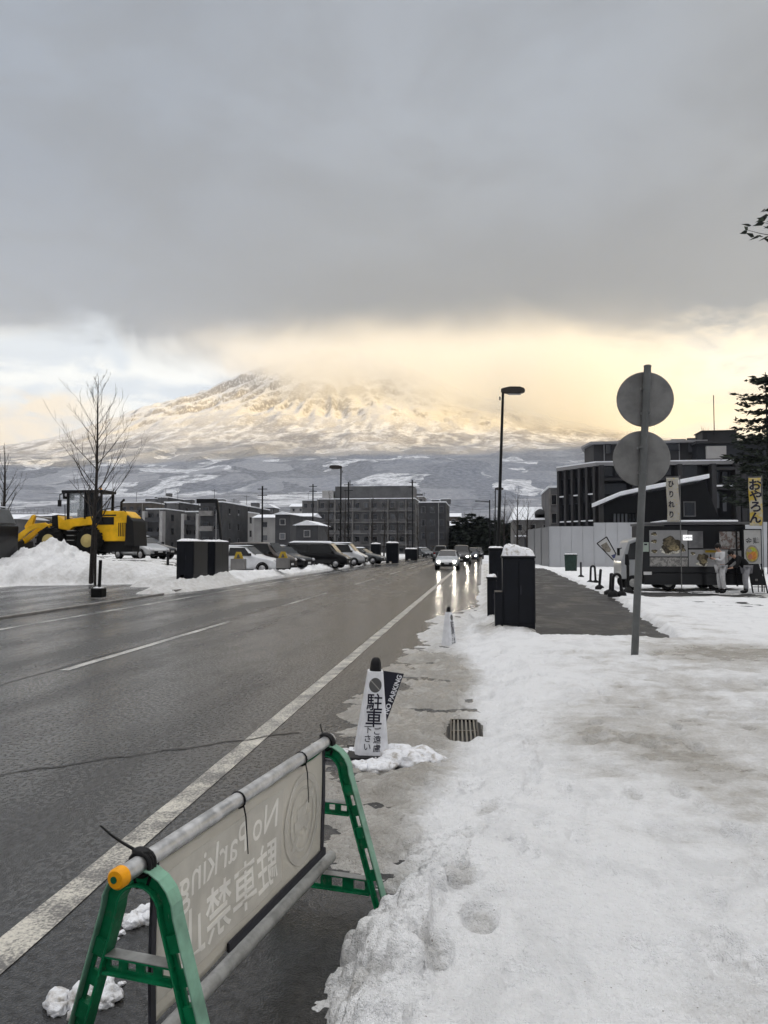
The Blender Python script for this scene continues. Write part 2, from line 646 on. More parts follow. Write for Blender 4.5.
def make_woodland():
    """bare winter woods on the slope beyond the village, far too many trunks to tell apart"""
    rng = np.random.RandomState(3)
    vs, fs, mi = [], [], []
    N = 2600
    yy = 255 + 900 * rng.rand(N) ** 1.6
    uu = rng.uniform(-.82, .62, N)
    xx_ = uu * yy
    keep = (fbm(xx_ / 90 + 70, yy / 60 + 30, 4, .55, 401) > .47) & ~((np.abs(xx_) < 9) & (yy < 300))
    xx_, yy = xx_[keep], yy[keep]
    zz_ = land_height(xx_[None, :], yy[None, :])[0]
    for x, y, z in zip(xx_, yy, zz_):
        h = rng.uniform(5, 10)
        dark = rng.rand() < .22
        o = len(vs)
        vs += [(x - .12, y, z - 1), (x + .12, y, z - 1), (x, y, z + h)]
        fs.append((o, o + 1, o + 2)); mi.append(0)
        for k in range(26 if not dark else 34):
            o = len(vs)
            if dark:
                f = rng.rand(); r = (1 - f) * h * .24 + .2; a = rng.uniform(0, 6.28)
                c = np.array([x + r * math.cos(a) * rng.rand(), y + r * math.sin(a) * rng.rand(), z + h * f])
                d = np.array([math.cos(a), math.sin(a), -.3]) * r * .6
                s_ = np.array([-math.sin(a), math.cos(a), .2]) * rng.uniform(.2, .5)
            else:
                f = rng.uniform(.25, .95); a = rng.uniform(0, 6.28)
                c = np.array([x, y, z + h * f]); L = h * rng.uniform(.12, .34) * (1.15 - f)
                d = np.array([math.cos(a) * L, math.sin(a) * L, L * rng.uniform(.7, 1.6)])
                s_ = np.array([-math.sin(a), math.cos(a), 0]) * rng.uniform(.05, .14)
                c = c + d * rng.uniform(0, .8)
            vs += [tuple(c - s_), tuple(c + s_), tuple(c + d)]
            fs.append((o, o + 1, o + 2)); mi.append(1 if dark else 0)
    me = bpy.data.meshes.new('woodland')
    me.from_pydata(vs, [], fs)
    me.materials.append(mat('bare_wood', (.085, .078, .074), .9))
    me.materials.append(mat('far_needles', (.030, .038, .034), .9))
    me.polygons.foreach_set('material_index', mi)
    o = bpy.data.objects.new('woodland', me)
    COL.objects.link(o)
    tag(o, kind='stuff')


make_woodland()

# western ridge behind the camera that keeps the village in its evening shade
def make_ridge():
    sdir = Vector((S_DIR.x, S_DIR.y, 0)).normalized()
    perp = Vector((sdir.y, -sdir.x, 0))
    a = np.linspace(-5000, 5000, 110)
    c = np.linspace(-700, 700, 15)
    A, C = np.meshgrid(a, c)
    dist = 2000
    X = sdir.x * (dist + C) + perp.x * A
    Y = sdir.y * (dist + C) + perp.y * A
    prof = 1 - np.abs(C) / 700.0
    Z = prof * (905 + 40 * (fbm(A / 900 + 50, C / 900 + 50, 4, 0.5, 5) - 0.5) * 2) - 2
    o = mesh_from_grid('hills', X, Y, Z, LAND_M)
    tag(o, kind='structure')


make_ridge()

# ------------------------------------------------------------------ haze and summit cloud
def volume_mat(name, col, dens, aniso=0.0):
    m = bpy.data.materials.new(name)
    m.use_nodes = True
    t = NT(m.node_tree)
    t.n.remove(t.n['Principled BSDF'])
    v = t.n.new('ShaderNodeVolumePrincipled')
    v.inputs['Color'].default_value = (*col, 1)
    v.inputs['Density'].default_value = dens
    v.inputs['Anisotropy'].default_value = aniso
    out = [n for n in t.n if n.type == 'OUTPUT_MATERIAL'][0]
    t.l.new(v.outputs[0], out.inputs['Volume'])
    return m, t, v


HAZE_D = 0.000048
hm, _, _ = volume_mat('haze_air', (0.78, 0.86, 1.0), HAZE_D)
haze = MB().box(-9800, 7000, -5600, 8600, -3, 2600).build('haze', hm)
tag(haze, kind='stuff')

cm, t, v = volume_mat('cloud_vapour', (0.995, 0.99, 0.98), 0.0, 0.0)
p = t.pos()
x, y, z = t.sep(p)
basez = t.m('MAXIMUM', t.m('MULTIPLY_ADD', x, -0.36, 700), t.m('MULTIPLY_ADD', x, -0.20, 900))
n1 = t.noise(p, 1 / 900.0, 5, 0.6, 0.6)
hgt = t.add(t.sub(z, basez), t.mul(t.sub(n1, 0.5), 900))
n2 = t.noise(p, 1 / 260.0, 5, 0.62, 0.5)
hgt = t.add(hgt, t.mul(t.sub(n2, 0.5), 420))
d = t.ss(hgt, -80, 190)
d = t.mul(d, t.ss(t.add(z, t.mul(t.sub(n1, 0.5), 700)), 1750, 1300))
d = t.mul(d, t.mul(t.ss(x, 1650, 500), t.ss(x, -3500, -2300)))
d = t.mul(d, t.ss(t.add(y, t.mul(t.sub(n1, 0.5), 700)), 4900, 5900))
t.set(v.inputs['Density'], t.mul(d, 0.0044))
cloud = MB().box(-3600, 1900, 4500, 7300, 800, 2300).build('cloud', cm)
tag(cloud, kind='stuff')

# ================================================================== near ground
ground_m = bpy.data.materials.new('snowfield')
ground_m.use_nodes = True
t = NT(ground_m.node_tree)
b = t.n['Principled BSDF']
p = t.pos()
n = t.noise(p, 0.06, 5, 0.6)
t.set(b.inputs['Base Color'], t.mix(t.ss(n, 0.35, 0.65), (0.62, 0.62, 0.64), (0.80, 0.81, 0.83)))
b.inputs['Roughness'].default_value = 0.8
t.set(b.inputs['Normal'], t.bump(t.noise(p, 1.5, 5, 0.6), 0.5, 0.1))
gx = np.array([-9500, -2000, -600, -200, -60, 0, 60, 200, 600, 2000, 6800.0])
gy = np.array([-5500, -2000, -500, -100, -20, 60, 120, 250, 400, 8400.0])
X, Y = np.meshgrid(gx, gy)
ground = mesh_from_grid('ground', X, Y, np.full_like(X, -0.10) - (Y > 300) * 1.5, ground_m, smooth=False)
tag(ground, kind='structure')


def asphalt(name, dark=0.005, light=0.016, wet=0.6, coat=1.0, r0=0.32, r1=0.13, spec=0.3):
    m = bpy.data.materials.new(name)
    m.use_nodes = True
    t = NT(m.node_tree)
    b = t.n['Principled BSDF']
    p = t.pos()
    fine = t.noise(p, 95.0, 3, 0.7)
    grain = t.noise(t.vscale(p, (1.0, 0.7, 1.0)), 30.0, 3, 0.65)
    coarse = t.noise(t.vscale(p, (1.0, 0.6, 1.0)), 8.0, 4, 0.65)
    stones = t.vor(p, 110.0)
    mid = t.noise(t.vscale(p, (1.0, 0.30, 1.0)), 1.9, 8, 0.70, 0.3)
    big = t.noise(t.vscale(p, (1.0, 0.13, 1.0)), 0.42, 4, 0.55, 0.5)
    px_, py_, pz_ = t.sep(p)
    tracks = t.m('MULTIPLY', t.m('COSINE', t.mul(t.add(px_, 2.0), 3.49)), 0.055)      # wheel tracks polished by traffic
    wv = t.add(t.add(t.mul(mid, 0.5), t.mul(big, 0.5)), tracks)
    runoff = t.mul(t.ss(t.m('ABSOLUTE', t.add(px_, 1.7)), 2.2, 0.5), t.ss(py_, 6.0, 20.0))     # melt water along the kerb
    wetf = t.ss(t.add(wv, t.mul(runoff, 0.24)), 0.38, 0.61)
    speck = t.ss(grain, 0.36, 0.60)
    col = t.mix(t.add(t.mul(fine, 0.5), t.mul(grain, 0.5)), (dark * .5, dark * .5, dark * 0.55), (light * 1.15, light * 1.14, light * 1.13))
    col = t.mix(t.mul(wetf, wet), t.mix(1.0, col, (1.6, 1.58, 1.54), 'MULTIPLY'), t.mix(1.0, col, (0.6, 0.61, 0.64), 'MULTIPLY'))
    t.set(b.inputs['Base Color'], col)
    b.inputs['Roughness'].default_value = 0.65
    b.inputs['Specular IOR Level'].default_value = spec
    t.set(b.inputs['Coat Weight'], t.mul(t.lin(wetf, 0, 1, coat * 0.72, coat), t.lin(speck, 0, 1, 0.50, 1.0)))
    t.set(b.inputs['Coat Roughness'], t.lin(wetf, 0, 1, r0, r1))
    b.inputs['Coat IOR'].default_value = 1.52
    h = t.add(t.add(t.mul(fine, 0.5), t.mul(stones, 0.5)), t.mul(grain, 1.4))
    t.set(b.inputs['Normal'], t.bump(h, 1.0, 0.012))
    t.set(b.inputs['Coat Normal'], t.bump(t.add(h, t.mul(coarse, 1.2)), 0.9, 0.0024))
    return m


road_m = asphalt('wet_asphalt')


def strip(name, pts_l, pts_r, z, m, kind='structure'):
    mb = MB()
    n = len(pts_l)
    vs = [Vector((p[0], p[1], z if len(p) < 3 else p[2])) for p in pts_l] + [Vector((p[0], p[1], z if len(p) < 3 else p[2])) for p in pts_r]
    mb._add(vs, [(i, n + i, n + i + 1, i + 1) for i in range(n - 1)], False)
    o = mb.build(name, m)
    return tag(o, kind=kind)


ROAD_L, ROAD_R = -11.25, 0.0
strip('road', [(ROAD_L, -30), (ROAD_L, 260)], [(0.0, -30), (0.0, 260)], 0.0, road_m)
strip('road_shoulder', [(ROAD_L - 9, -30), (ROAD_L - 9, 33)], [(ROAD_L, -30), (ROAD_L, 33)], -0.004, asphalt('lot_asphalt', 0.014, 0.042))

# painted lines, worn
paint_m = bpy.data.materials.new('road_paint')
paint_m.use_nodes = True
t = NT(paint_m.node_tree)
b = t.n['Principled BSDF']
p = t.pos()
wear = t.add(t.mul(t.noise(p, 60.0, 4, 0.7), 0.55), t.mul(t.noise(p, 3.0, 5, 0.6), 0.45))
wf = t.ss(wear, 0.42, 0.60)
t.set(b.inputs['Base Color'], t.mix(wf, (0.12, 0.115, 0.11), (0.58, 0.55, 0.48)))
b.inputs['Roughness'].default_value = 0.5
t.set(b.inputs['Normal'], t.bump(t.noise(p, 110.0, 3, 0.7), 0.7, 0.006))
thin_m = bpy.data.materials.new('worn_road_paint')
thin_m.use_nodes = True
t = NT(thin_m.node_tree)
b = t.n['Principled BSDF']
p = t.pos()
wear = t.add(t.mul(t.noise(p, 40.0, 4, 0.7), 0.5), t.mul(t.noise(t.vscale(p, (1, 0.4, 1)), 2.0, 5, 0.6), 0.5))
wf = t.ss(wear, 0.44, 0.58)
t.set(b.inputs['Base Color'], t.mix(wf, (0.07, 0.07, 0.07), (0.55, 0.54, 0.51)))
b.inputs['Roughness'].default_value = 0.4


def wavy(x, y0, y1, w, z, m, name='road_marking', wob=0.012, seed=1, step=0.35):
    ys = np.arange(y0, y1 + step, step)
    l = [(x - w / 2 + wob * (2 * fbm(np.array([y * 1.3 + 40]), np.array([seed * 7.1]), 3, 0.6, seed)[0] - 1), y) for y in ys]
    r = [(x + w / 2 + wob * (2 * fbm(np.array([y * 1.3 + 90]), np.array([seed * 3.3]), 3, 0.6, seed)[0] - 1), y) for y in ys]
    return strip(name, l, r, z, m)


wavy(-2.0, -4, 61, 0.17, 0.004, paint_m, seed=1)
for k, (a, c) in enumerate([(-6, 1), (9.9, 16.6), (21.5, 27.6), (34, 40), (47, 53), (60, 66), (74, 80)]):
    wavy(-5.72, a, c, 0.14, 0.004, thin_m, seed=3 + k)
wavy(-9.85, -4, 150, 0.15, 0.004, thin_m, seed=23)
seam_m = mat('bitumen_seam', (0.012, 0.012, 0.013), 0.35)
wavy(-5.72 - 0.16, -6, 120, 0.035, 0.004, seam_m, 'road_seam', 0.03, 31)


def cross_seam(name, pts, w):
    l, r = [], []
    for i, (x, y) in enumerate(pts):
        l.append((x, y + w / 2 * (0.6 + random.random() * 0.8)))
        r.append((x, y - w / 2 * (0.6 + random.random() * 0.8)))
    strip(name, l, r, 0.004, seam_m)


q0, q1 = G(-60, 783), G(300, 732)
cross_seam('road_seam', [(q0.x + (q1.x - q0.x) * i / 40.0, q0.y + (q1.y - q0.y) * i / 40.0 + 0.03 * math.sin(i * .9) + random.uniform(-.02, .02)) for i in range(41)], 0.035)
# ================================================================== snow and slush near the camera
def snow_material(name, clean=(0.87, 0.875, 0.885), dirty=(0.375, 0.355, 0.32)):
    m = bpy.data.materials.new(name)
    m.use_nodes = True
    t = NT(m.node_tree)
    b = t.n['Principled BSDF']
    p = t.pos()
    d = t.attr('dirt')
    n1 = t.noise(p, 5.0, 6, 0.65)
    n2 = t.noise(p, 38.0, 4, 0.65)
    n3 = t.noise(p, 170.0, 2, 0.6)
    dd = t.add(d, t.add(t.mul(t.sub(n1, 0.5), 0.75), t.mul(t.sub(n2, 0.5), 0.45)))
    ice = t.mul(t.ss(t.noise(t.vscale(p, (1, .7, 1)), 2.6, 6, 0.68, 0.6), 0.46, 0.64), 0.34)
    clean = t.mix(ice, clean, (0.58, 0.585, 0.595))
    f = t.ss(dd, 0.10, 0.95)
    col = t.mix(f, clean, dirty)
    n4 = t.noise(t.vscale(p, (0.8, 1.6, 1.0)), 3.4, 6, 0.68, 0.9)
    col = t.mix(t.mul(t.ss(d, 0.35, 0.8), t.ss(n4, 0.40, 0.30, 0.0, 0.75)), col, (0.105, 0.092, 0.075))
    col = t.mix(t.mul(t.ss(d, 0.25, 0.7), t.ss(n4, 0.52, 0.64, 0.0, 0.8)), col, (0.52, 0.50, 0.465))
    specks = t.mul(t.ss(t.vor(t.vscale(p, (1, 1, 0.3)), 21.0), 0.10, 0.03), t.ss(n1, 0.46, 0.58))
    col = t.mix(t.mul(specks, 0.85), col, (0.16, 0.13, 0.10))
    t.set(b.inputs['Base Color'], col)
    t.set(b.inputs['Roughness'], t.ss(t.add(d, t.mul(t.sub(n1, 0.5), 0.8)), 0.2, 0.9, 0.62, 0.20))
    b.inputs['Specular IOR Level'].default_value = 0.35
    b.inputs['Subsurface Weight'].default_value = 0.0
    t.set(b.inputs['Normal'], t.bump(t.add(t.add(t.add(t.mul(n1, 0.5), t.mul(t.noise(p, 13.0, 5, 0.62, 0.5), 0.7)), t.mul(n2, 0.5)), t.mul(n3, 0.2)), 1.0, 0.055))
    return m


SNOW_M = snow_material('packed_snow')


def pathR(y):
    return np.interp(y, [12, 13.3, 24, 56, 90], [3.15, 3.3, 4.1, 4.75, 5.2])


def right_snow(X, Y):
    """height of the snow above the road and how dirty it is, right of the road"""
    lump = fbm(X / 0.55 + 40, Y / 0.55 + 40, 5, 0.55, 2) - 0.5
    fine = fbm(X / 0.11 + 70, Y / 0.11 + 30, 4, 0.55, 12) - 0.5
    bill = np.abs(fbm(X / 0.16 + 11, Y / 0.16 + 23, 3, 0.5, 44) - 0.5) * 2
    bill2 = np.abs(fbm(X / 0.42 + 31, Y / 0.42 + 83, 3, 0.5, 45) - 0.5) * 2
    wob = (fbm(Y / 0.9 + 10, X * 0 + 3.3, 4, 0.6, 61) - 0.5)
    wob2 = (fbm(Y / 3.1 + 10, X * 0 + 8.3, 3, 0.5, 62) - 0.5)
    # pavement snow: rises from the gutter
    edge_x = np.interp(Y, [0, 2.6, 3.3, 3.7, 4.3, 5.0, 6.5, 8.0, 10.5, 12, 14, 20, 40, 100],
                       [-.62, -.62, -.52, -.42, -.55, -.55, -.40, -.30, -.32, -.60, -.50, -.42, -.45, -.5])
    edge_x = edge_x + wob * 0.30 + wob2 * 0.16
    near = 1 - sstep(Y, 3.3, 4.3)
    steep = 0.16 + 0.55 * (1 - near) * sstep(Y, 3.5, 5)
    rise = sstep(X - edge_x, -0.02, steep + 0.25)
    top = 0.165 + 0.06 * sstep(X, 0.2, 1.4) + lump * 0.055 + fine * 0.012
    z_walk = -0.06 + rise * (top + 0.06) + np.where(rise < 0.97, (0.5 - bill) * 0.11 * np.clip(rise * 2, 0, 1), 0) * (0.35 + 0.65 * near)
    # lumpy ploughed rim along the near edge
    rim = np.exp(-((X - edge_x - 0.22) / 0.16) ** 2) * near
    z_walk = z_walk + rim * (0.07 + 0.18 * (0.45 - bill2))
    # slush in the gutter
    sl_l = -1.52 + wob * 0.55 + wob2 * 0.35 + 0.25 * sstep(Y, 9, 13)
    sl = sstep(X, sl_l - 0.10, sl_l + 0.35) * sstep(Y, 3.45, 4.0) * (1 - sstep(Y, 15, 24))
    sl_h = -0.036 + 0.066 * sl + (lump * 0.20 + fine * 0.055 + (fbm(X / 0.35 + 9, Y / 0.16 + 9, 5, 0.62, 55) - 0.5) * 0.10) * sl + 0.02 * sl * sstep(X, -1.0, -0.2)
    z = np.maximum(z_walk, sl_h)
    dirt = np.where(z_walk >= sl_h - 0.012, 0.0, 1.0)
    dirt = np.maximum(0.9 * (1 - sstep(X - edge_x, -0.05, 0.55)) * sstep(Y, 3.3, 4.4), 0.0) * (1 - sstep(Y, 11.3, 13) * 0.45)
    dirt = dirt + near * 0.38 * (1 - sstep(X - edge_x, 0.0, 0.22))
    # trodden brown patches
    brown = 0.40 * np.exp(-(((X - 1.05 + 0.18 * (Y - 6)) / 0.85) ** 2) - ((Y - 6.1) / 1.25) ** 2)
    brown += 0.60 * np.exp(-((X - 3.4) / 1.7) ** 2 - ((Y - 11.4) / 1.1) ** 2) * sstep(X, 1.9, 2.8)
    brown += 0.20 * sstep(X, 0.75, 2.0) * (1 - sstep(Y, 7.5, 10.0)) * (0.6 + 0.8 * (fbm(X / 0.9 + 4, Y / 0.9 + 9, 4, 0.6, 71)))
    brown += 0.20 * sstep(fbm(X / 0.7 + 14, Y / 0.45 + 19, 4, 0.6, 72), 0.5, 0.7) * sstep(X, 0.3, 0.9)
    tread = sstep(X, 0.35, 1.3) * (0.10 + 0.55 * np.clip(fbm(X / 0.5 + 24, Y / 0.8 + 29, 5, 0.62, 73) - 0.36, 0, 1)) + 0.30 * np.clip(fbm(X / 0.22 + 54, Y / 0.30 + 59, 4, 0.6, 74) - 0.5, 0, 1) * sstep(X, -.2, .3)
    brown = brown + tread * (1 - sstep(X, 4.0, 5.0))
    dirt = np.clip(np.maximum(dirt, brown), 0, 1)
    flat = np.clip(brown * 1.2, 0, 1)
    z = z - flat * 0.03
    # footprints
    rng = np.random.RandomState(5)
    fp = [(-.12, 3.62, .09, .15, .07), (-.02, 3.25, .07, .12, .06), (-.20, 2.95, .08, .13, .06), (-.42, 2.72, .10, .13, .09), (-.16, 4.25, .10, .14, .05), (.02, 4.75, .09, .13, .05), (-.08, 5.3, .08, .13, .04)]
    for _ in range(190):
        fp.append((rng.uniform(.05, 3.4), rng.uniform(2.2, 11.5), rng.uniform(.045, .065), rng.uniform(.10, .15), rng.uniform(.012, .042)))
    for (a, bb, rx, ry, dep) in fp:
        k = np.exp(-(((X - a) / rx) ** 2 + ((Y - bb) / ry) ** 2) ** 3)
        z = z - k * dep * (1 + 3 * fine)
        if dep > 0.04:
            dirt = np.maximum(dirt, k * 0.42)
    # bare path of the pavement
    pr = pathR(Y) + (fbm(Y / 1.3 + 5, X * 0 + 2, 5, 0.68, 81) - 0.5) * 0.6
    pl = 0.98 + (fbm(Y / 1.1 + 25, X * 0 + 2, 4, 0.6, 82) - 0.5) * 0.30
    y0 = 13.25 + (fbm(X / 0.5 + 3, X * 0 + 6, 5, 0.68, 83) - 0.5) * 0.6
    bare = sstep(X, pl - 0.12, pl + 0.12) * (1 - sstep(X, pr - 0.14, pr + 0.14)) * sstep(Y, y0, y0 + 0.3) * (1 - sstep(Y, 58, 62))
    remn = sstep(fbm(X / 0.28 + 8, Y / 0.9 + 3, 5, 0.62, 85), 0.60, 0.66) * 0.5
    z = z - bare * (0.24 - remn * 0.16)
    dirt = np.maximum(dirt, 0.7 * np.exp(-((X - pl) / 0.25) ** 2) * sstep(Y, 13, 14))
    # roadside strip beside the pavement: heaped, dirty
    heap = np.exp(-((X - 0.25) / 0.5) ** 2) * sstep(Y, 12.5, 15)
    z = z + heap * (0.02 + lump * 0.16)
    dirt = np.maximum(dirt, 0.42 * (1 - sstep(X, 0.3, 0.9)) * sstep(Y, 14, 17))
    dirt = np.maximum(dirt, heap * 0.55 + heap * lump * .8)
    # wheel-tracked yard in front of the food truck
    track = np.exp(-((Y - 26.8 + 0.05 * (X - 6)) / 1.5) ** 2) * sstep(X, 4.4, 5.6)
    dirt = np.maximum(dirt, track * 0.62)
    z = z - track * 0.05
    far = sstep(X, 4.2, 5.5)
    z = z * (1 - far) + far * (0.12 + lump * 0.09 + (fbm(X / 2.3, Y / 2.3, 4, 0.5, 90) - .5) * .12 - track * 0.06)
    # clods pushed up along the rim
    rng = np.random.RandomState(11)
    ek = lambda y: np.interp(y, [0, 2.6, 3.3, 3.7, 4.3, 5.0], [-.62, -.62, -.52, -.42, -.55, -.55])
    if X.size > 100:
        for i in range(420):
            if i < 300:
                cy_ = rng.uniform(1.6, 4.4); cx_ = ek(cy_) + abs(rng.normal(0.10, 0.20)) - .02; rr_ = rng.uniform(.014, .058)
            elif i < 360:
                cy_ = rng.uniform(4.2, 11.5); cx_ = rng.uniform(-.75, .15); rr_ = rng.uniform(.015, .05)
            else:
                cy_ = rng.uniform(12.5, 24); cx_ = rng.uniform(-.5, .9); rr_ = rng.uniform(.04, .13)
            m_ = (np.abs(X - cx_) < rr_) & (np.abs(Y - cy_) < rr_)
            if not m_.any():
                continue
            dd_ = ((X[m_] - cx_) ** 2 + (Y[m_] - cy_) ** 2) / rr_ ** 2
            lift = np.sqrt(np.clip(1 - dd_, 0, 1)) * rr_ * rng.uniform(.5, 1.1)
            lift = lift * (0.75 + 0.5 * fine[m_] * 2)
            z[m_] = np.maximum(z[m_], np.maximum(z[m_].mean(), -.01) - rr_ * .25 + lift * 1.2)
    crumb = (np.abs(fbm(X / 0.045 + 3, Y / 0.045 + 7, 3, 0.6, 66) - 0.5) * 2)
    z = z + (0.35 - crumb) * 0.030 * np.clip(rim * 1.6 + (1 - sstep(X - edge_x, 0.15, 0.6)) * near, 0, 1) * sstep(X - edge_x, -.1, .02)
    z = z + (fbm(X / 0.07 + 13, Y / 0.07 + 17, 3, 0.6, 67) - 0.5) * 0.016 * sstep(X, -.3, .1) * (1 - far)
    # drain grate and cone stay free
    dr = np.exp(-(((X + 0.17) / 0.18) ** 2 + ((Y - 7.05) / 0.50) ** 2) ** 3)
    z = z * (1 - dr) + dr * (-0.03)
    return z, dirt


def make_right_snow():
    ys = np.concatenate([np.arange(1.3, 4.6, 0.011), np.arange(4.6, 7.0, 0.022), np.geomspace(7.0, 70, 360)])
    us = np.concatenate([np.linspace(0, 0.40, 210), np.linspace(0.40, 1.0, 190)[1:]])
    U, Y = np.meshgrid(us, ys)
    span = 4.2 + np.maximum(Y - 2, 0) * 0.62
    X = -1.75 + U * span
    Z, Dt = right_snow(X, Y)
    o = mesh_from_grid('snow_cover', X, Y, Z, SNOW_M, {'dirt': Dt})
    tag(o, kind='structure')


make_right_snow()


def right_z(x, y):
    z, _ = right_snow(np.array([[float(x)]]), np.array([[float(y)]]))
    return float(z[0, 0])


# pavement slab (bare wet path shows where the snow is gone)
path_m = bpy.data.materials.new('path_asphalt')
path_m.use_nodes = True
t = NT(path_m.node_tree)
b = t.n['Principled BSDF']
p = t.pos()
n1 = t.noise(t.vscale(p, (1, .55, 1)), 1.1, 6, .66, .5)
n2 = t.noise(p, 45, 3, .7)
n3 = t.noise(t.vscale(p, (1, .5, 1)), 5.0, 5, .7, .4)
col = t.mix(t.ss(n1, .36, .66), (.016, .016, .017), (.050, .048, .046))
col = t.mix(t.mul(n2, .5), col, t.mix(1.0, col, (1.8, 1.8, 1.8), 'MULTIPLY'))
col = t.mix(t.ss(n3, .63, .70, 0, .75), col, (.42, .42, .43))
t.set(b.inputs['Base Color'], col)
t.set(b.inputs['Roughness'], t.ss(n1, .35, .65, .35, .75))
b.inputs['Specular IOR Level'].default_value = .2
t.set(b.inputs['Normal'], t.bump(t.add(n2, n3), .8, .015))
kerb_m = mat('kerb_concrete', (0.22, 0.21, 0.20), 0.7, var=0.25, vscale=3, bump=0.4, bscale=80)
mb = MB()
mb.box(0.80, 11.0, 12.6, 68, -0.3, 0.075)
o = mb.build('pavement', path_m)
tag(o, kind='structure')
mb = MB()
mb.box(-0.20, -0.05, 34, 120, -0.3, 0.06)
tag(mb.build('kerb', kerb_m, bevel=0.015), kind='structure')
mb = MB()
mb.box(ROAD_L - 0.15, ROAD_L - 0.002, -20, 26.0, -0.3, 0.055)
tag(mb.build('kerb', kerb_m, bevel=0.015), kind='structure')
mb = MB()
mb.box(ROAD_L - 0.15, ROAD_L - 0.002, 27.0, 160.0, -0.3, 0.12)
tag(mb.build('kerb', kerb_m, bevel=0.015), kind='structure')


# ------------------------------------------------------------------ left side: mound, windrow, raised lot
MOUND = [(-20.7, 35.2, 1.1, 2.2, .72), (-21.8, 34.6, 1.2, 2.2, .42), (-19.2, 35.0, .9, 1.9, .12), (-24.5, 33.4, 2.6, 2.4, .40), (-29.5, 31.5, 3, 2, .4), (-15.5, 35.5, 2.5, 1.2, .05)]


def lot_z(x, y):
    """surface of the raised car park left of the road"""
    return 0.12 + 0.78 * sstep(-x, 12.4, 17.5)


def left_snow(X, Y):
    lump = fbm(X / 0.8 + 140, Y / 0.8 + 140, 5, 0.55, 102) - 0.5
    bill = np.abs(fbm(X / 0.5 + 111, Y / 0.5 + 123, 4, 0.55, 144) - 0.5) * 2
    fine = fbm(X / 0.2 + 170, Y / 0.2 + 130, 3, 0.55, 112) - 0.5
    big = fbm(X / 3.0 + 170, Y / 3.0 + 130, 4, 0.55, 113) - 0.5
    front = 30.6 + (fbm(X / 2.0 + 33, X * 0 + 4, 4, 0.6, 115) - 0.5) * 1.6
    front = np.interp(X, [-45, -30, -24, -20, -15, -12], [26.5, 26.8, 28.6, 31.0, 33.2, 33.6]) + (fbm(X / 1.6 + 33, X * 0 + 4, 4, 0.6, 115) - 0.5) * 1.3
    rise = sstep(Y - front, -0.1, 1.1)
    base = lot_z(X, Y) * sstep(Y - front, -0.2, 2.5) + 0.05
    z = -0.08 + rise * (base + 0.08 + lump * 0.22 - bill * .08)
    for (a, b, rx, ry, h) in MOUND:
        k = np.exp(-(((X - a) / rx) ** 2 + ((Y - b) / ry) ** 2))
        z = z + rise * h * k * (1 + 0.9 * lump - 0.45 * bill + 0.5 * big)
    z = z + fine * 0.05 * rise
    # driven lot behind: asphalt shows where the snow sinks below it
    lot = sstep(Y, 38.5, 40) * (1 - sstep(-X, 44, 48)) * (1 - sstep(Y, 84, 92)) * sstep(-X, 13.6, 14.4)
    lot = lot * sstep(fbm(X / 2.6 + 10, Y / 3.5 + 60, 4, 0.55, 118), 0.36, 0.5)
    z = z - lot * 0.14
    # windrow along the kerb
    cx = np.interp(Y, [24, 27, 30, 40, 60, 100], [-11.75, -11.8, -11.75, -11.65, -11.6, -11.6]) + (fbm(Y / 1.7 + 3, X * 0 + 9, 4, 0.6, 119) - 0.5) * 0.5
    w = np.interp(Y, [26, 28, 34, 60], [.5, .7, .75, .7])
    hh = np.interp(Y, [25.9, 27.0, 29, 34, 38, 44, 47, 50, 60, 100], [0, .22, .34, .42, .40, .30, .12, .35, .42, .35])
    gap = 1 - np.exp(-((Y - 47.5) / 2.2) ** 4) * 0.85
    k = np.exp(-((X - cx) / w) ** 2 * 1.6)
    wr = -0.07 + 0.12 * sstep(k, 0.02, 0.3) + k * hh * gap * (1.15 + 1.1 * lump - 0.75 * bill)
    wr = np.where(Y < 26.2, -0.1, wr)
    z = np.maximum(z, wr)
    # planting strip behind the kerb from the cabinets on
    ps = sstep(Y, 30.2, 31.5) * sstep(-X, 11.7, 12.4) * (1 - sstep(-X, 14.5, 15.5)) * gap
    z = np.maximum(z, ps * (0.36 + lump * 0.12) - (1 - ps) * 0.2)
    z = np.where(X > ROAD_L + 0.42, -0.1, z)
    dirt = 0.22 + 0.5 * sstep(-(z - base), -0.15, 0.1) * rise * 0.5
    dirt = np.maximum(dirt, 0.55 * sstep(bill, 0.55, 0.85) * np.clip(k * 2, 0, 1))
    dirt = np.maximum(dirt, lot * 0.55)
    dirt = np.maximum(dirt, 0.5 * (1 - sstep(Y - front, 0.0, 0.5)))
    return z, np.clip(dirt, 0, 1)


def make_left_snow():
    ys = np.geomspace(24.0, 122, 380)
    us = np.concatenate([np.linspace(0, 0.35, 230), np.linspace(0.35, 1, 190)[1:]])
    U, Y = np.meshgrid(us, ys)
    X = -10.8 - U * (22 + (Y - 24) * 0.62)
    Z, Dt = left_snow(X, Y)
    o = mesh_from_grid('snow_cover', X, Y, Z, SNOW_M, {'dirt': Dt})
    tag(o, kind='structure')


make_left_snow()


def left_z(x, y):
    z, _ = left_snow(np.array([[float(x)]]), np.array([[float(y)]]))
    return float(z[0, 0])


xs = np.linspace(-75, -13.4, 60)
ys = np.linspace(37.5, 95, 12)
X, Y = np.meshgrid(xs, ys)
tag(mesh_from_grid('car_park', X, Y, lot_z(X, Y) + 0.0, bpy.data.materials['lot_asphalt']), kind='structure')


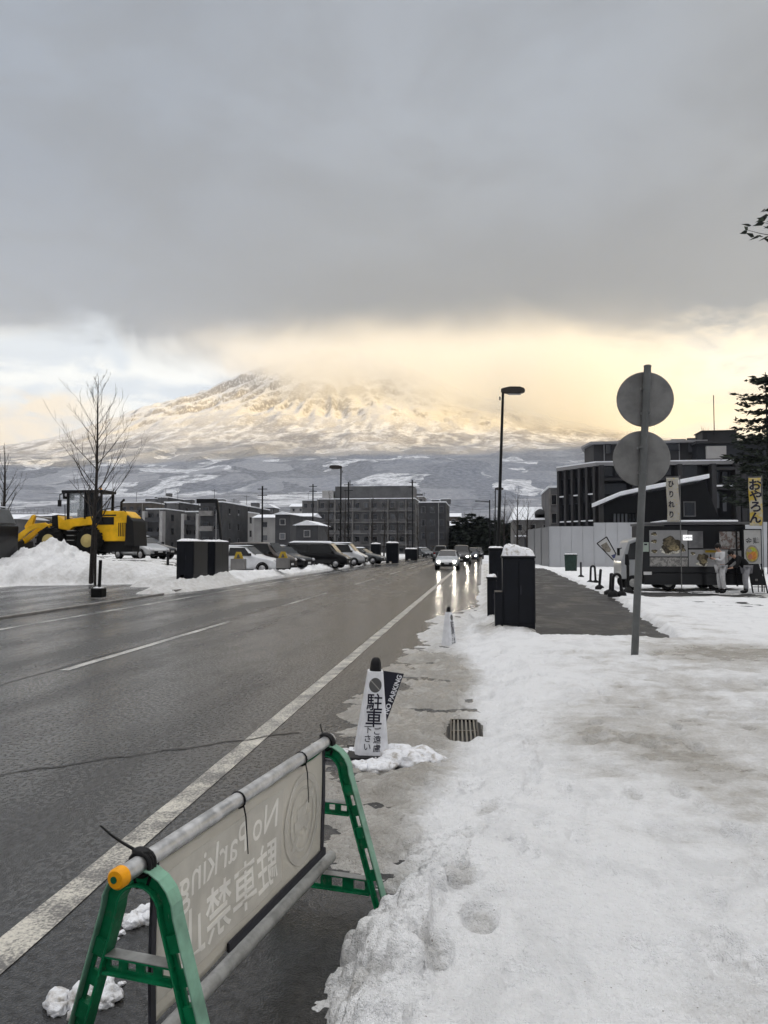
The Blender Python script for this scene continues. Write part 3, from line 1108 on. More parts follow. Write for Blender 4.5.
def snow_lumps(name, spots, label, cat='snow lump', group=None):
    """loose clods of snow lying on the asphalt"""
    for i, (x, y, r, n) in enumerate(spots):
        mb = MB()
        rng = random.Random(i * 7 + 3)
        for k in range(n):
            a, q = rng.uniform(0, 6.28), r * math.sqrt(rng.random())
            s = r * rng.uniform(0.28, 0.55)
            mb.blob((q * math.cos(a), q * math.sin(a) * 1.2, s * 0.25), (s, s, s * 0.75), 3, i * 31 + k, 0.33)
        o = mb.build(name, CLOD_M)
        o.location = (x, y, 0)
        lab = label[i] if isinstance(label, list) else label
        tag(o, lab, cat, group)


CLOD_M = bpy.data.materials.new('clod_snow')
CLOD_M.use_nodes = True
t = NT(CLOD_M.node_tree)
b = t.n['Principled BSDF']
p = t.pos()
n1, n2 = t.noise(p, 14, 5, 0.65), t.noise(p, 60, 4, 0.6)
t.set(b.inputs['Base Color'], t.mix(t.ss(n1, 0.46, 0.72), (0.78, 0.79, 0.82), (0.36, 0.33, 0.29)))
b.inputs['Roughness'].default_value = 0.55
t.set(b.inputs['Normal'], t.bump(t.add(n1, n2), 0.6, 0.02))
g1, g2, g3, g4 = G(82, 1004), G(140, 920), G(120, 938), G(262, 850)
snow_lumps('snow_lump', [(g1.x, g1.y, .10, 9), (g2.x + .02, g2.y, .085, 8), (g3.x, g3.y, .035, 4), (G(118, 985).x, G(118, 985).y, .025, 3)],
           ['large white clod of snow by the left foot of the near green frame', 'heap of white snow clods on asphalt behind the banner edge',
            'small snow crumb beside the heap between the green legs', 'tiny snow crumb on asphalt under the green crossbar'], group='snow clods under the barrier')
# ================================================================== things near the camera
M = {}
M['green'] = mat('green_plastic', (0.004, 0.150, 0.060), 0.32, var=0.25, vscale=12, bump=0.15, bscale=200, bdist=0.001)
M['pale_green'] = mat('sky_sheen_green_plastic', (0.16, 0.30, 0.22), 0.42, var=0.30, vscale=7, bump=0.15, bscale=150, bdist=0.001)  # paler green imitates the sky's sheen on the outer flanges
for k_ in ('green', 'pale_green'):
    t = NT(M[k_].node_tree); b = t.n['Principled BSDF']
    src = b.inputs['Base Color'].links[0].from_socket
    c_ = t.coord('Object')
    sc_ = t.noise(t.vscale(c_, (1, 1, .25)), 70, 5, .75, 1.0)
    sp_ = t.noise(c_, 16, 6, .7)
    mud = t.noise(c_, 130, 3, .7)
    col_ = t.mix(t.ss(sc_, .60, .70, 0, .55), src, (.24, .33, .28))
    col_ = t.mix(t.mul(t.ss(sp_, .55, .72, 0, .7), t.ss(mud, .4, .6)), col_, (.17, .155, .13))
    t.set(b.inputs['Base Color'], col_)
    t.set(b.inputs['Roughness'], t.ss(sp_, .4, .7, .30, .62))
M['steel'] = mat('galvanised_steel', (0.46, 0.46, 0.46), 0.42, 0.75, var=0.25, vscale=22, bump=0.12, bscale=140, bdist=0.001, rvar=0.12)
M['steel_dark'] = mat('dull_steel', (0.30, 0.30, 0.29), 0.55, 0.5, var=0.2, vscale=18)
M['black'] = mat('black_plastic', (0.012, 0.012, 0.014), 0.45)
M['orange'] = mat('orange_plastic', (0.78, 0.33, 0.01), 0.42, var=0.12, vscale=30)
M['cap_green'] = mat('cap_green', (0.01, 0.10, 0.05), 0.4)
M['hem'] = mat('dark_hem', (0.035, 0.035, 0.042), 0.7)
M['white_plastic'] = mat('white_plastic', (0.70, 0.71, 0.74), 0.45, var=0.10, vscale=9)
M['ink'] = mat('printed_ink', (0.022, 0.022, 0.035), 0.55)
M['ink_grey'] = mat('printed_grey', (0.10, 0.10, 0.10), 0.55)
M['navy'] = mat('navy_plate', (0.020, 0.021, 0.032), 0.5)
M['sign_back'] = mat('sign_back_aluminium', (0.165, 0.165, 0.162), 0.55, 0.25, var=0.22, vscale=4, rvar=.12)
M['bracket'] = mat('bracket_aluminium', (0.27, 0.27, 0.265), 0.5, 0.2)
M['sign_pole'] = mat('grey_painted_pole', (0.11, 0.115, 0.115), 0.55, 0.1, var=0.15, vscale=4)
M['cabinet'] = mat('dark_cabinet_paint', (0.010, 0.012, 0.018), 0.42, var=0.2, vscale=3)
M['cabinet_trim'] = mat('cabinet_trim', (0.030, 0.033, 0.042), 0.5)
M['iron'] = mat('wet_iron', (0.025, 0.025, 0.025), 0.35, 0.6)
M['dark_metal'] = mat('dark_painted_metal', (0.016, 0.017, 0.019), 0.45, 0.2)
M['rubber'] = mat('rubber', (0.012, 0.012, 0.012), 0.7)
# banner cloth, printed on the other side and showing through
bm_ = bpy.data.materials.new('banner_cloth')
bm_.use_nodes = True
t = NT(bm_.node_tree)
b = t.n['Principled BSDF']
p = t.coord('Object')
n1 = t.noise(p, 3.0, 5, 0.6, 0.4)
n2 = t.noise(p, 160.0, 2, 0.5)
t.set(b.inputs['Base Color'], t.mix(t.ss(n1, 0.3, 0.7), (0.64, 0.615, 0.555), (0.74, 0.715, 0.655)))
b.inputs['Roughness'].default_value = 0.6
t.set(b.inputs['Normal'], t.bump(t.add(t.mul(n1, 3.0), t.mul(n2, 0.2)), 0.35, 0.02))
tr_ = t.n.new('ShaderNodeBsdfTranslucent'); tr_.inputs[0].default_value = (0.78, 0.75, 0.68, 1)
mx_ = t.n.new('ShaderNodeMixShader'); mx_.inputs[0].default_value = 0.55
t.l.new(b.outputs[0], mx_.inputs[1]); t.l.new(tr_.outputs[0], mx_.inputs[2])
t.l.new(mx_.outputs[0], [n_ for n_ in t.n if n_.type == 'OUTPUT_MATERIAL'][0].inputs['Surface'])
M['banner'] = bm_
M['banner_print'] = mat('banner_print_tone', (0.50, 0.475, 0.42), 0.65, var=0.12, vscale=6)  # darker tone of the print
M['banner_light'] = mat('banner_letter_pale', (0.74, 0.715, 0.66), 0.6, var=0.10, vscale=6)  # paler tone of the printed letters


def rounded_u(half, top, rad, foot_half, n=10):
    """centre line of an upside-down U in (s, z): flat feet apart by 2*foot_half, rounded head"""
    pts = [(-foot_half, 0.0)]
    for i in range(n + 1):
        a = math.pi - math.pi * i / n
        pts.append((half * math.cos(a) * 1.0, top - rad + rad * math.sin(a)))
    pts.append((foot_half, 0.0))
    return pts


def densify(pts, step):
    out = []
    for a, c in zip(pts[:-1], pts[1:]):
        L = math.hypot(c[0] - a[0], c[1] - a[1])
        k = max(1, int(round(L / step)))
        for i in range(k):
            out.append((a[0] + (c[0] - a[0]) * i / k, a[1] + (c[1] - a[1]) * i / k))
    out.append(pts[-1])
    return out


def barrier_frame(root, bx, thick=0.056, depth=0.052):
    """one moulded end frame, in the plane x = bx; channel section with slots"""
    H = 0.73
    pts = densify(rounded_u(0.098, H, 0.105, 0.285), 0.05)
    n = len(pts)
    nor = []
    for i in range(n):
        a, c = pts[max(i - 1, 0)], pts[min(i + 1, n - 1)]
        dx, dz = c[0] - a[0], c[1] - a[1]
        L = math.hypot(dx, dz)
        nor.append((-dz / L, dx / L))
    off = lambda i, o: (pts[i][0] + nor[i][0] * o, pts[i][1] + nor[i][1] * o)
    outer, inner = thick / 2, -thick / 2

    def slab(mb, o0, o1, x0, x1, i0, i1):
        rings = []
        for i in range(i0, i1 + 1):
            (s0, z0), (s1, z1) = off(i, o0), off(i, o1)
            rings.append([Vector((x0, s0, z0)), Vector((x1, s0, z0)), Vector((x1, s1, z1)), Vector((x0, s1, z1))])
        mb.loft(rings)

    web = MB()
    slab(web, inner + 0.006, inner, bx - depth / 2, bx + depth / 2, 0, n - 1)        # inner flange
    # web with oblong slots
    slot = set()
    k = 0
    for i in range(n - 1):
        z = pts[i][1]
        if z < H - 0.16 and i % 3 != 0:
            slot.add(i)
    i = 0
    while i < n - 1:
        if i in slot:
            j = i
            while j + 1 < n - 1 and j + 1 in slot:
                j += 1
            slab(web, outer - 0.006, outer - 0.020, bx - 0.004, bx + 0.004, i, j + 1)
            slab(web, inner + 0.020, inner + 0.006, bx - 0.004, bx + 0.004, i, j + 1)
            i = j + 1
        else:
            slab(web, outer - 0.006, inner + 0.006, bx - 0.004, bx + 0.004, i, i + 1)
            i += 1
    # knuckle plates
    for i in range(n - 1):
        if abs(pts[i][1] - (H - 0.20)) < 0.026 or abs(pts[i][1] - 0.33) < 0.026:
            slab(web, outer - 0.007, inner + 0.007, bx - 0.016, bx + 0.016, i, i + 1)
    f = web.build('end_frame', M['green'], root, bevel=0.0015, seg=1)
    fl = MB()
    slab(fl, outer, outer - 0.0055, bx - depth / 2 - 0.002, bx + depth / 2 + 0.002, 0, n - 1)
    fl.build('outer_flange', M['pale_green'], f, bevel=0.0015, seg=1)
    # cross rails
    for (z, hh) in ((0.46, 0.055), (0.115, 0.07)):
        w = 0.285 - (0.285 - 0.098) * z / (H - 0.105) - 0.028
        c = MB()
        c.box(bx - depth / 2 + .004, bx + depth / 2 - .004, -w, w, z + hh / 2 - 0.006, z + hh / 2)
        c.box(bx - depth / 2 + .004, bx + depth / 2 - .004, -w, w, z - hh / 2, z - hh / 2 + 0.006)
        k = 4
        for q in range(k):
            s0, s1 = -w + 2 * w * q / k, -w + 2 * w * (q + 1) / k
            m = 0.25 * (s1 - s0)
            c.box(bx - 0.004, bx + 0.004, s0, s0 + m, z - hh / 2 + 0.0058, z + hh / 2 - 0.0058)
            c.box(bx - 0.004, bx + 0.004, s1 - m, s1, z - hh / 2 + 0.0058, z + hh / 2 - 0.0058)
            c.box(bx - 0.004, bx + 0.004, s0 + m, s1 - m, z - hh / 2 + 0.0058, z - hh / 2 + 0.016)
        c.build('cross_rail', M['green'], f)
        c2 = MB()
        c2.box(bx - depth / 2 + .003, bx + depth / 2 - .003, -w + .01, w - .01, z + hh / 2 + 0.0004, z + hh / 2 + 0.003)
        c2.build('rail_top', M['steel_dark'], f)
    return f


def make_barrier():
    near, far = G(146, 1180), None
    A = Vector((-1.005, 2.19, 0))     # below the near frame's head
    B = Vector((-0.745, 3.63, 0))
    u = (B - A).normalized()
    ang = math.atan2(u.y, u.x)
    root = empty('parking_barrier', A, ang, 'low roadside barrier of two green plastic frames, steel pipes and a beige no-parking banner', 'barrier')
    L = (B - A).length
    barrier_frame(root, 0.0)
    barrier_frame(root, L)
    zt, zb, r = 0.765, 0.205, 0.0262
    tp = MB()
    tp.tube([(-0.10, 0, zt), (L + 0.05, 0, zt + .004)], r, 20)
    tpo = tp.build('top_pipe', M['steel'], root)
    ec = MB()
    ec.tube([(-0.127, 0, zt), (-0.121, 0, zt), (-0.095, 0, zt)], [r * .93, r * 1.14, r * 1.14], 20)
    e = ec.build('end_cap', M['orange'], tpo)
    d = MB()
    d.tube([(-0.1295, 0.004, zt), (-0.1275, 0.004, zt)], 0.010, 12)
    d.build('cap_dot', M['cap_green'], e)
    lp = MB()
    lp.tube([(-0.30, 0.0, zb - .01), (L + 0.06, 0, zb)], r * 1.05, 20)
    lp.build('bottom_pipe', M['steel_dark'], root)
    # clamps over the heads
    for bx in (0.0, L):
        c = MB()
        ring = [(bx + 0.0, 0.034 * math.cos(a), zt + 0.034 * math.sin(a)) for a in [i * 2 * math.pi / 14 for i in range(15)]]
        for dxx in (-0.012, 0.0, 0.013):
            c.tube([(p_[0] + dxx, p_[1], p_[2] - 0.002) for p_ in ring], 0.0075, 6)
        c.tube([(bx, -0.03, zt - 0.035), (bx, -0.018, zt - 0.07), (bx, 0.016, zt - 0.072), (bx, 0.03, zt - 0.035)], 0.008, 6)
        c.blob((bx, .004, zt + .030), (.021, .030, .014), 3, 7 + int(bx), .12)
        c.build('pipe_clamp', M['black'], root)
    ct = MB()
    ct.tube([(0.0, 0.03, zt + 0.035), (-0.004, 0.07, zt + 0.052), (-0.012, 0.105, zt + 0.075), (-0.02, 0.135, zt + 0.10)], [.005, .0042, .0038, .003], 6)
    ct.build('clamp_tail', M['black'], root)
    ct2 = MB()
    ct2.tube([(L, 0.02, zt + 0.03), (L, 0.028, zt + 0.06), (L - .01, 0.03, zt + 0.085)], .0028, 6)
    ct2.build('clamp_tail', M['black'], root)
    # banner hangs on the road side of the end frames' centre plane
    x0, x1 = 0.052, L - 0.048
    z1, z0 = zt - 0.024, zb + 0.055
    yb = -0.002
    nx, nz = 60, 24
    g = MB()
    vs = []
    for k in range(nz + 1):
        for i in range(nx + 1):
            a, c = i / nx, k / nz
            sag = 0.012 * math.sin(a * 3.1) * math.sin(c * 3.1) + 0.004 * math.sin(a * 21 + c * 4)
            vs.append((x0 + (x1 - x0) * a, yb + sag - 0.004 * math.sin(a * 9) * c, z0 + (z1 - z0) * c - 0.008 * abs(math.sin(a * 9.4)) * c))
    g._add(vs, [(k * (nx + 1) + i, k * (nx + 1) + i + 1, (k + 1) * (nx + 1) + i + 1, (k + 1) * (nx + 1) + i) for k in range(nz) for i in range(nx)], True)
    bn = g.build('banner', M['banner'], root)
    so = bn.modifiers.new('solid', 'SOLIDIFY')
    so.thickness = 0.0016
    so.offset = 0

    def ypos(x, z):
        a, c = (x - x0) / (x1 - x0), (z - z0) / (z1 - z0)
        return yb + 0.012 * math.sin(a * 3.1) * math.sin(c * 3.1) + 0.004 * math.sin(a * 21 + c * 4) - 0.004 * math.sin(a * 9) * c

    def drape(mb, lift):
        mb.v = [(p_[0], ypos(p_[0], p_[2]) + (-lift if p_[1] < 0 else lift), p_[2]) for p_ in mb.v]

    for (ha, hb_, hx_) in ((x1 - 0.028, x1 + 0.004, x1), (x0 - 0.006, x0 + 0.020, x0)):
        hem = MB()
        hem.loft([[Vector((ha, ypos(hx_, q) - .005, q)), Vector((hb_, ypos(hx_, q) - .005, q)), Vector((hb_, ypos(hx_, q) + .005, q)), Vector((ha, ypos(hx_, q) + .005, q))] for q in [z0 + (z1 - z0) * k / 24 for k in range(25)]])
        hem.build('banner_hem', M['hem'], bn)
    hb = MB()
    hb.box(x0 + 0.45, x1, yb - 0.012, yb - 0.005, z0 - 0.004, z0 + 0.030)
    hb.bar((x0 + 0.45, yb - .009, z0 + .012), (x1, yb - .009, z0 + 0.012), .012, .03)
    hb.build('bottom_rod', M['hem'], bn)
    # faint print seen from the back: reversed lettering
    MT = lambda x, z: Matrix(((-1, 0, 0, x), (0, 0, 1, 0), (0, 1, 0, z), (0, 0, 0, 1)))
    zm = (z0 + z1) / 2
    pan = MB()
    nxp = 40
    xa, xb2 = x0 + 0.03, x1 - 0.44
    for (zz0, zz1, sgn) in ((z0 + 0.05, z1 - 0.05, 1),):
        for i in range(nxp):
            for k in range(10):
                qa, qb = xa + (xb2 - xa) * i / nxp, xa + (xb2 - xa) * (i + 1) / nxp
                ra, rb = zz0 + (zz1 - zz0) * k / 10, zz0 + (zz1 - zz0) * (k + 1) / 10
                pan._add([(qa, 1, ra), (qb, 1, ra), (qb, 1, rb), (qa, 1, rb)], [(3, 2, 1, 0)], True)
                pan._add([(qa, -1, ra), (qb, -1, ra), (qb, -1, rb), (qa, -1, rb)], [(0, 1, 2, 3)], True)
    drape(pan, 0.0016)
    pan.build('banner_panel', M['banner_print'], bn)
    le = MB()
    text_mb(le, 'No Parking', 0.165, MT((xa + xb2) / 2 + 0.03, z1 - 0.150), 0.5, 0.004, sx=1.0)
    text_mb(le, '駐車禁止', 0.190, MT((xa + xb2) / 2 + 0.03, z0 + 0.165), 0.5, 0.010, sx=1.02)
    drape(le, 0.0030)
    le.build('lettering', M['banner_light'], bn)
    # no-parking roundel near the far end
    ro = MB()
    cx, rr = x1 - 0.235, 0.185
    for sgn in (1, -1):
        for (ra, rb) in ((rr, rr - 0.03), (rr - 0.055, rr - 0.068)):
            for i in range(40):
                a, c = 2 * math.pi * i / 40, 2 * math.pi * (i + 1) / 40
                q = [(cx + ra * math.cos(a), sgn, zm + 0.0 + ra * 1.06 * math.sin(a)), (cx + ra * math.cos(c), sgn, zm + ra * 1.06 * math.sin(c)),
                     (cx + rb * math.cos(c), sgn, zm + rb * 1.06 * math.sin(c)), (cx + rb * math.cos(a), sgn, zm + rb * 1.06 * math.sin(a))]
                ro._add(q, [(0, 1, 2, 3) if sgn < 0 else (3, 2, 1, 0)], True)
        d = (0.7071, 0.7071)
        for i in range(8):
            a, c = -rr * 0.86 + rr * 1.72 * i / 8, -rr * .86 + rr * 1.72 * (i + 1) / 8
            w = 0.013
            q = [(cx + d[0] * a - d[1] * w, sgn, zm + d[1] * a + d[0] * w), (cx + d[0] * c - d[1] * w, sgn, zm + d[1] * c + d[0] * w),
                 (cx + d[0] * c + d[1] * w, sgn, zm + d[1] * c - d[0] * w), (cx + d[0] * a + d[1] * w, sgn, zm + d[1] * a - d[0] * w)]
            ro._add(q, [(3, 2, 1, 0) if sgn < 0 else (0, 1, 2, 3)], True)
    drape(ro, 0.0030)
    ro.build('prohibition_ring', M['banner_print'], bn)
    cr = MB()
    for sgn in (1, -1):           # the little car silhouette inside the ring
        for (qa, qb, ra, rb) in ((-.085, .085, -.045, .005), (-.055, .05, .005, .05), (-.06, -.03, -.065, -.045), (.03, .06, -.065, -.045)):
            q = [(cx + qa, sgn, zm + ra), (cx + qb, sgn, zm + ra), (cx + qb, sgn, zm + rb), (cx + qa, sgn, zm + rb)]
            cr._add(q, [(0, 1, 2, 3) if sgn < 0 else (3, 2, 1, 0)], False)
    drape(cr, 0.0024)
    cr.build('car_symbol', M['banner_print'], bn)
    # cable ties with long tails on the pipe
    for (fx, tail) in ((0.40, 0.21), (0.79, 0.20)):
        xx = L * fx
        c = MB()
        c.tube([(xx, 0.030 * math.cos(a), zt + 0.030 * math.sin(a)) for a in [i * 2 * math.pi / 14 for i in range(15)]], 0.0036, 6)
        c.box(xx - .005, xx + .005, 0.026, 0.036, zt - 0.022, zt - 0.010)
        c.tube([(xx, -0.024, zt - 0.02), (xx + 0.006, -0.030, zt - 0.06), (xx + 0.022, -0.026, zt - tail * .6), (xx + 0.045, -0.020, zt - tail)], [.0032, .003, .0026, .002], 6)
        c.build('cable_tie', M['black'], root)
    return root


make_barrier()


# ------------------------------------------------------------------ cones
def make_cone(name, label):
    root = empty(name, (0, 0, 0), 0, label, 'traffic cone', 'no-parking cones in the gutter')
    def ring(hw, hd, z, c=0.22):
        p_ = []
        for (sx, sy) in ((1, 1), (-1, 1), (-1, -1), (1, -1)):
            pass
        ch = c * min(hw, hd)
        return [Vector(q) for q in ((hw, -hd + ch, z), (hw, hd - ch, z), (hw - ch, hd, z), (-hw + ch, hd, z), (-hw, hd - ch, z), (-hw, -hd + ch, z), (-hw + ch, -hd, z), (hw - ch, -hd, z))]
    H = 0.66
    mb = MB()
    mb.loft([ring(.136, .12, 0.0), ring(.132, .117, 0.03), ring(.060, .055, H)])
    body = mb.build('cone_body', M['white_plastic'], root, bevel=0.006)
    cp = MB()
    cp.loft([ring(.046, .044, H - .002, .5), ring(.041, .039, H + 0.065, .6), ring(.030, .028, H + 0.098, .7), ring(.012, .012, H + .108, .7)], smooth=True)
    cp.build('cone_cap', M['black'], root)
    bs = MB()
    bs.box(-.19, .19, -.19, .19, -0.035, 0.012)
    bs.build('cone_base', M['black'], root, bevel=.01)
    # front face frame: leans back
    sl = (0.117 - 0.055) / (H - 0.03)
    up = Vector((0, sl, 1)).normalized()
    def FM(x, z, lift=0.0008):
        y = -(0.117 - sl * (z - 0.03)) - lift
        return frame((x, y, z), (1, 0, 0), up)
    le = MB()
    text_mb(le, '駐', 0.142, FM(0.0, 0.425), 0.003, 0.012, sx=0.92)
    text_mb(le, '車', 0.142, FM(0.0, 0.298), 0.003, 0.012, sx=0.98)
    for i, ch in enumerate('ご遠慮'):
        text_mb(le, ch, 0.064, FM(0.034, 0.203 - 0.066 * i), 0.003, 0.006)
    for i, ch in enumerate('下さい'):
        text_mb(le, ch, 0.064, FM(-0.042, 0.210 - 0.066 * i), 0.003, 0.006)
    le.build('lettering', M['ink'], body)
    ds = MB()
    Mx = FM(0.0, 0.555, 0.0010)
    ds._add([Mx @ Vector((0.050 * math.cos(a), 0.058 * math.sin(a), 0.0004)) for a in [2 * math.pi * i / 28 for i in range(28)]], [tuple(range(28))])
    ds.build('prohibition_disc', M['ink_grey'], body)
    st = MB()
    st._add([Mx @ Vector(q) for q in ((-.040, .034, .0016), (-.034, .040, .0016), (.040, -.034, .0016), (.034, -.040, .0016))], [(0, 3, 2, 1)])
    st.build('disc_slash', mat('slash_grey', (0.30, 0.29, 0.27), 0.5), body)
    # dark side plate with white lettering along its slanting edge
    pl = MB()
    yv = 0.075
    q = [(0.062, H - 0.01), (0.240, H - 0.03), (0.120, 0.245), (0.133, 0.02), (0.118, 0.02)]
    pl.hexa([Vector((x, yv, z)) for x, z in q], [Vector((x, yv - 0.012, z)) for x, z in q])
    fl = pl.build('side_plate', M['navy'], root)
    lt = MB()
    a, c = Vector((0.120, yv - .0135, 0.245)), Vector((0.240, yv - .0135, H - .03))
    xd = (c - a).normalized()
    yd = Vector((-xd.z, 0, xd.x))
    mid = a * 0.46 + c * 0.54 + yd * 0.028
    text_mb(lt, 'NO PARKING', 0.055, frame(mid, xd, yd), 0.002, 0.022, sx=1.0)
    lt.build('lettering', M['white_plastic'], fl)
    return root


cone_a = make_cone('traffic_cone', 'white no-parking cone lettered 駐車ご遠慮下さい on a clump of snow, nearest to the green barrier')
g = G(371, 746, 0.10)
cone_a.location = (g.x, g.y, 0.045)
cone_a.rotation_euler = (0.02, R(3.0), math.atan2(-g.x, g.y) * -1 * -1 + R(4))
cone_b = copy_tree(cone_a)
g2 = G(449, 646, 0.06)
cone_b.location = (g2.x, g2.y, right_z(g2.x, g2.y) - 0.05)
cone_b.rotation_euler = (0.01, R(-1.5), R(62))
cone_b.scale = (0.82, 0.82, 0.86)
cone_b['label'] = 'farther white cone with black cap, standing alone in the slush before the dark cabinet'

for i, (px, py, r, lab) in enumerate([(404, 755, 0.23, 'lumpy white snow heaped around the right foot of the lettered cone'), (350, 750, 0.17, 'small white snow heap at the left foot of the lettered cone'), (372, 761, 0.16, 'low snow heap in front of the lettered cone')]):
    g = G(px, py, 0.05)
    mb = MB()
    rng = random.Random(40 + i)
    for k in range(13):
        a, q = rng.uniform(0, 6.28), r * math.sqrt(rng.random())
        s = r * rng.uniform(0.28, 0.52)
        mb.blob((q * math.cos(a) * 1.2, q * math.sin(a) * .8, s * 0.12), (s * 1.15, s, s * 0.62), 3, i * 91 + k, 0.22)
    o = mb.build('snow_heap', CLOD_M)
    o.location = (g.x, g.y, 0.01)
    tag(o, lab, 'snow heap')

# drain grate
root = empty('drain_grate', (-0.17, 7.05, 0.012), R(2), 'rectangular iron drain grate sunk in the slush of the gutter', 'drain')
mb = MB()
w, l = 0.13, 0.44
mb.box(-w, -w + .018, -l, l, 0, .022); mb.box(w - .018, w, -l, l, 0, .022)
mb.box(-w + .018, w - .018, -l, -l + .02, 0, .022); mb.box(-w + .018, w - .018, l - .02, l, 0, .022)
mb.build('frame', M['iron'], root)
mb = MB()
for k in range(6):
    x = -w + .018 + (2 * w - .036) * (k + .5) / 6
    mb.box(x - .008, x + .008, -l + .02, l - .02, 0.002, .020)
mb.box(-w + .018, w - .018, -.012, .012, 0.004, .017)
mb.build('bars', mat('worn_iron', (0.17, 0.16, 0.14), 0.4, 0.6), root)
mb = MB()
mb.box(-w - .03, w + .03, -l - .03, l + .03, -.06, -.005)
mb.build('sump', mat('dark_sump', (0.006, 0.006, 0.006), 0.5), root)


# ------------------------------------------------------------------ round road signs on a pole, seen from behind
sb = G(634, 655, right_z(2.05, 9.6) - .02)
zb = right_z(sb.x, sb.y)
sb = G(634, 655, zb)
ptop = P(647.5, 367, sb.y)
root = empty('road_sign', (sb.x, sb.y, zb - 0.15), 0, 'grey pole with two round road signs seen from the back, standing in the snow', 'road sign')
Hp = ptop.z - zb + 0.15
lean = Vector((ptop.x - sb.x, 0, Hp))
mb = MB()
mb.tube([(0, 0, 0), tuple(lean)], 0.050, 18)
mb.lathe([(0.053, 0), (0.053, 0.02), (0.03, 0.03)], 18, lean, M=None)
pole = mb.build('pole', M['sign_pole'], root)
for k, (px, py) in enumerate(((646, 398.5), (641.5, 458))):
    c = P(px, py, sb.y)
    lz = c.z - zb + 0.15
    cx = lean.x * lz / Hp + (0.0 if k == 0 else -0.012)
    rad = 27.2 / 760 * sb.y
    mb = MB()
    Mr = Matrix.Rotation(math.pi / 2, 3, 'X')
    mb.lathe([(rad - .004, -.002), (rad, 0.0), (rad, .010), (rad - .012, .018), (rad - .012, .006)][:4], 56, (cx, 0.075, lz), M=Mr, smooth=False)
    disc = mb.build('sign_disc', M['sign_back'], root)
    for dz in (0.145, -0.20):
        mb = MB()
        hw = math.sqrt(max(rad ** 2 - dz ** 2, 0)) - 0.05
        mb.box(cx - hw * .68, cx + hw * .68, 0.058, 0.0655, lz + dz - .012, lz + dz + .012)
        mb.box(cx - .065, cx + .065, 0.034, 0.058, lz + dz - .016, lz + dz + .016)
        mb.build('bracket', M['bracket'], disc)
    for dz in (0.145, -0.20):
        mb = MB()
        mb.tube([(cx + 0.0 , -0.058, lz + dz), (cx, -0.045, lz + dz)], .012, 8)
        mb.lathe([(0.055, -.012), (0.055, .012)], 18, (cx, 0, lz + dz))
        mb.build('pole_band', M['sign_pole'], disc)
    if k == 1:
        mb = MB()
        x0_, z0_ = cx + 0.185, lz - 0.005
        mb.box(x0_, x0_ + .075, 0.0600, 0.0620, z0_ - .05, z0_)
        s = mb.build('sticker', mat('white_sticker', (0.55, 0.55, 0.55), .5), disc)
        mb = MB()
        mb.box(x0_ + .012, x0_ + .062, 0.0585, 0.0598, z0_ - .018, z0_ - .012); mb.box(x0_ + .012, x0_ + .045, 0.0585, 0.0598, z0_ - .034, z0_ - .028)
        mb.build('sticker_print', M['ink_grey'], s)
        mb = MB()
        mb.blob((cx + .145, 0.0615, lz + .05), (.035, .0022, .022), 2, 5, .3)
        mb.blob((cx + .155, 0.0612, lz + .025), (.018, .0022, .016), 2, 8, .3)
        mb.build('dark_mark', M['ink'], disc)


# ------------------------------------------------------------------ utility cabinets beside the pavement
def cabinet(name, x0, x1, y0, y1, z0, z1, label, group='dark utility cabinets', snow=0.12, side=None, foot=0.10, seams=True, seed=1):
    cx, cyy = (x0 + x1) / 2, (y0 + y1) / 2
    root = empty(name, (cx, cyy, z0), 0, label, 'utility cabinet', group)
    hx, hy, h = (x1 - x0) / 2, (y1 - y0) / 2, z1 - z0
    mb = MB()
    mb.box(-hx, hx, -hy, hy, foot, h - .04)
    mb.box(-hx - .02, hx + .02, -hy - .02, hy + .02, h - .039, h)
    body = mb.build('cabinet_body', M['cabinet'], root, bevel=.008)
    mb = MB()
    mb.box(-hx * .1, hx, -hy + .01, hy - .01, -.1, foot - .001)
    if side is None:
        mb.box(-hx, -hx * .55, -hy + .01, hy - .01, -.1, foot - .001)
    mb.build('plinth', M['cabinet'], root)
    dr = MB()
    e = .003
    for (a, c) in ((-hx + .03, -.004), (.004, hx - .03)):
        dr.box(a, c, -hy - .012, -hy - .0005, foot + .04, h - .09)
    dr2 = dr.build('cabinet_door', M['cabinet'], body, bevel=.004, seg=1)
    hd = MB()
    hd.box(.03, .05, -hy - .03, -hy - .0125, h * .48, h * .60)
    hd.build('handle', M['cabinet_trim'], dr2)
    sd = MB()
    for (a, c) in ((-hy + .04, -.005), (.005, hy - .04)):
        sd.box(hx + .0005, hx + .012, a, c, foot + .04, h - .09)
    sd.build('cabinet_door', M['cabinet'], body, bevel=.004, seg=1)
    if side:
        mb = MB()
        mb.box(-hx - side[0], -hx - .002, -hy - .05, hy - .1, -.1, side[1])
        mb.build('side_box', M['cabinet'], root, bevel=.008)
    if snow:
        n = 14
        vs, top = [], []
        for j in range(n + 1):
            for i in range(n + 1):
                a, c = i / n * 2 - 1, j / n * 2 - 1
                edge = (1 - abs(a) ** 5) * (1 - abs(c) ** 5)
                nz = float(fbm(np.array([a * 1.6 + seed * 5 + 30]), np.array([c * 1.6 + 30]), 4, .55, seed)[0])
                vs.append((a * (hx + .012), c * (hy + .012), h + .002 + (edge ** .5) * snow * (0.35 + 1.0 * nz + (0.5 if side else 0.12) * (-a) * .8)))
        mb = MB()
        mb._add(vs, [(j * (n + 1) + i, j * (n + 1) + i + 1, (j + 1) * (n + 1) + i + 1, (j + 1) * (n + 1) + i) for j in range(n) for i in range(n)], True)
        mb.build('snow_cap', CLOD_M, root)
    return root


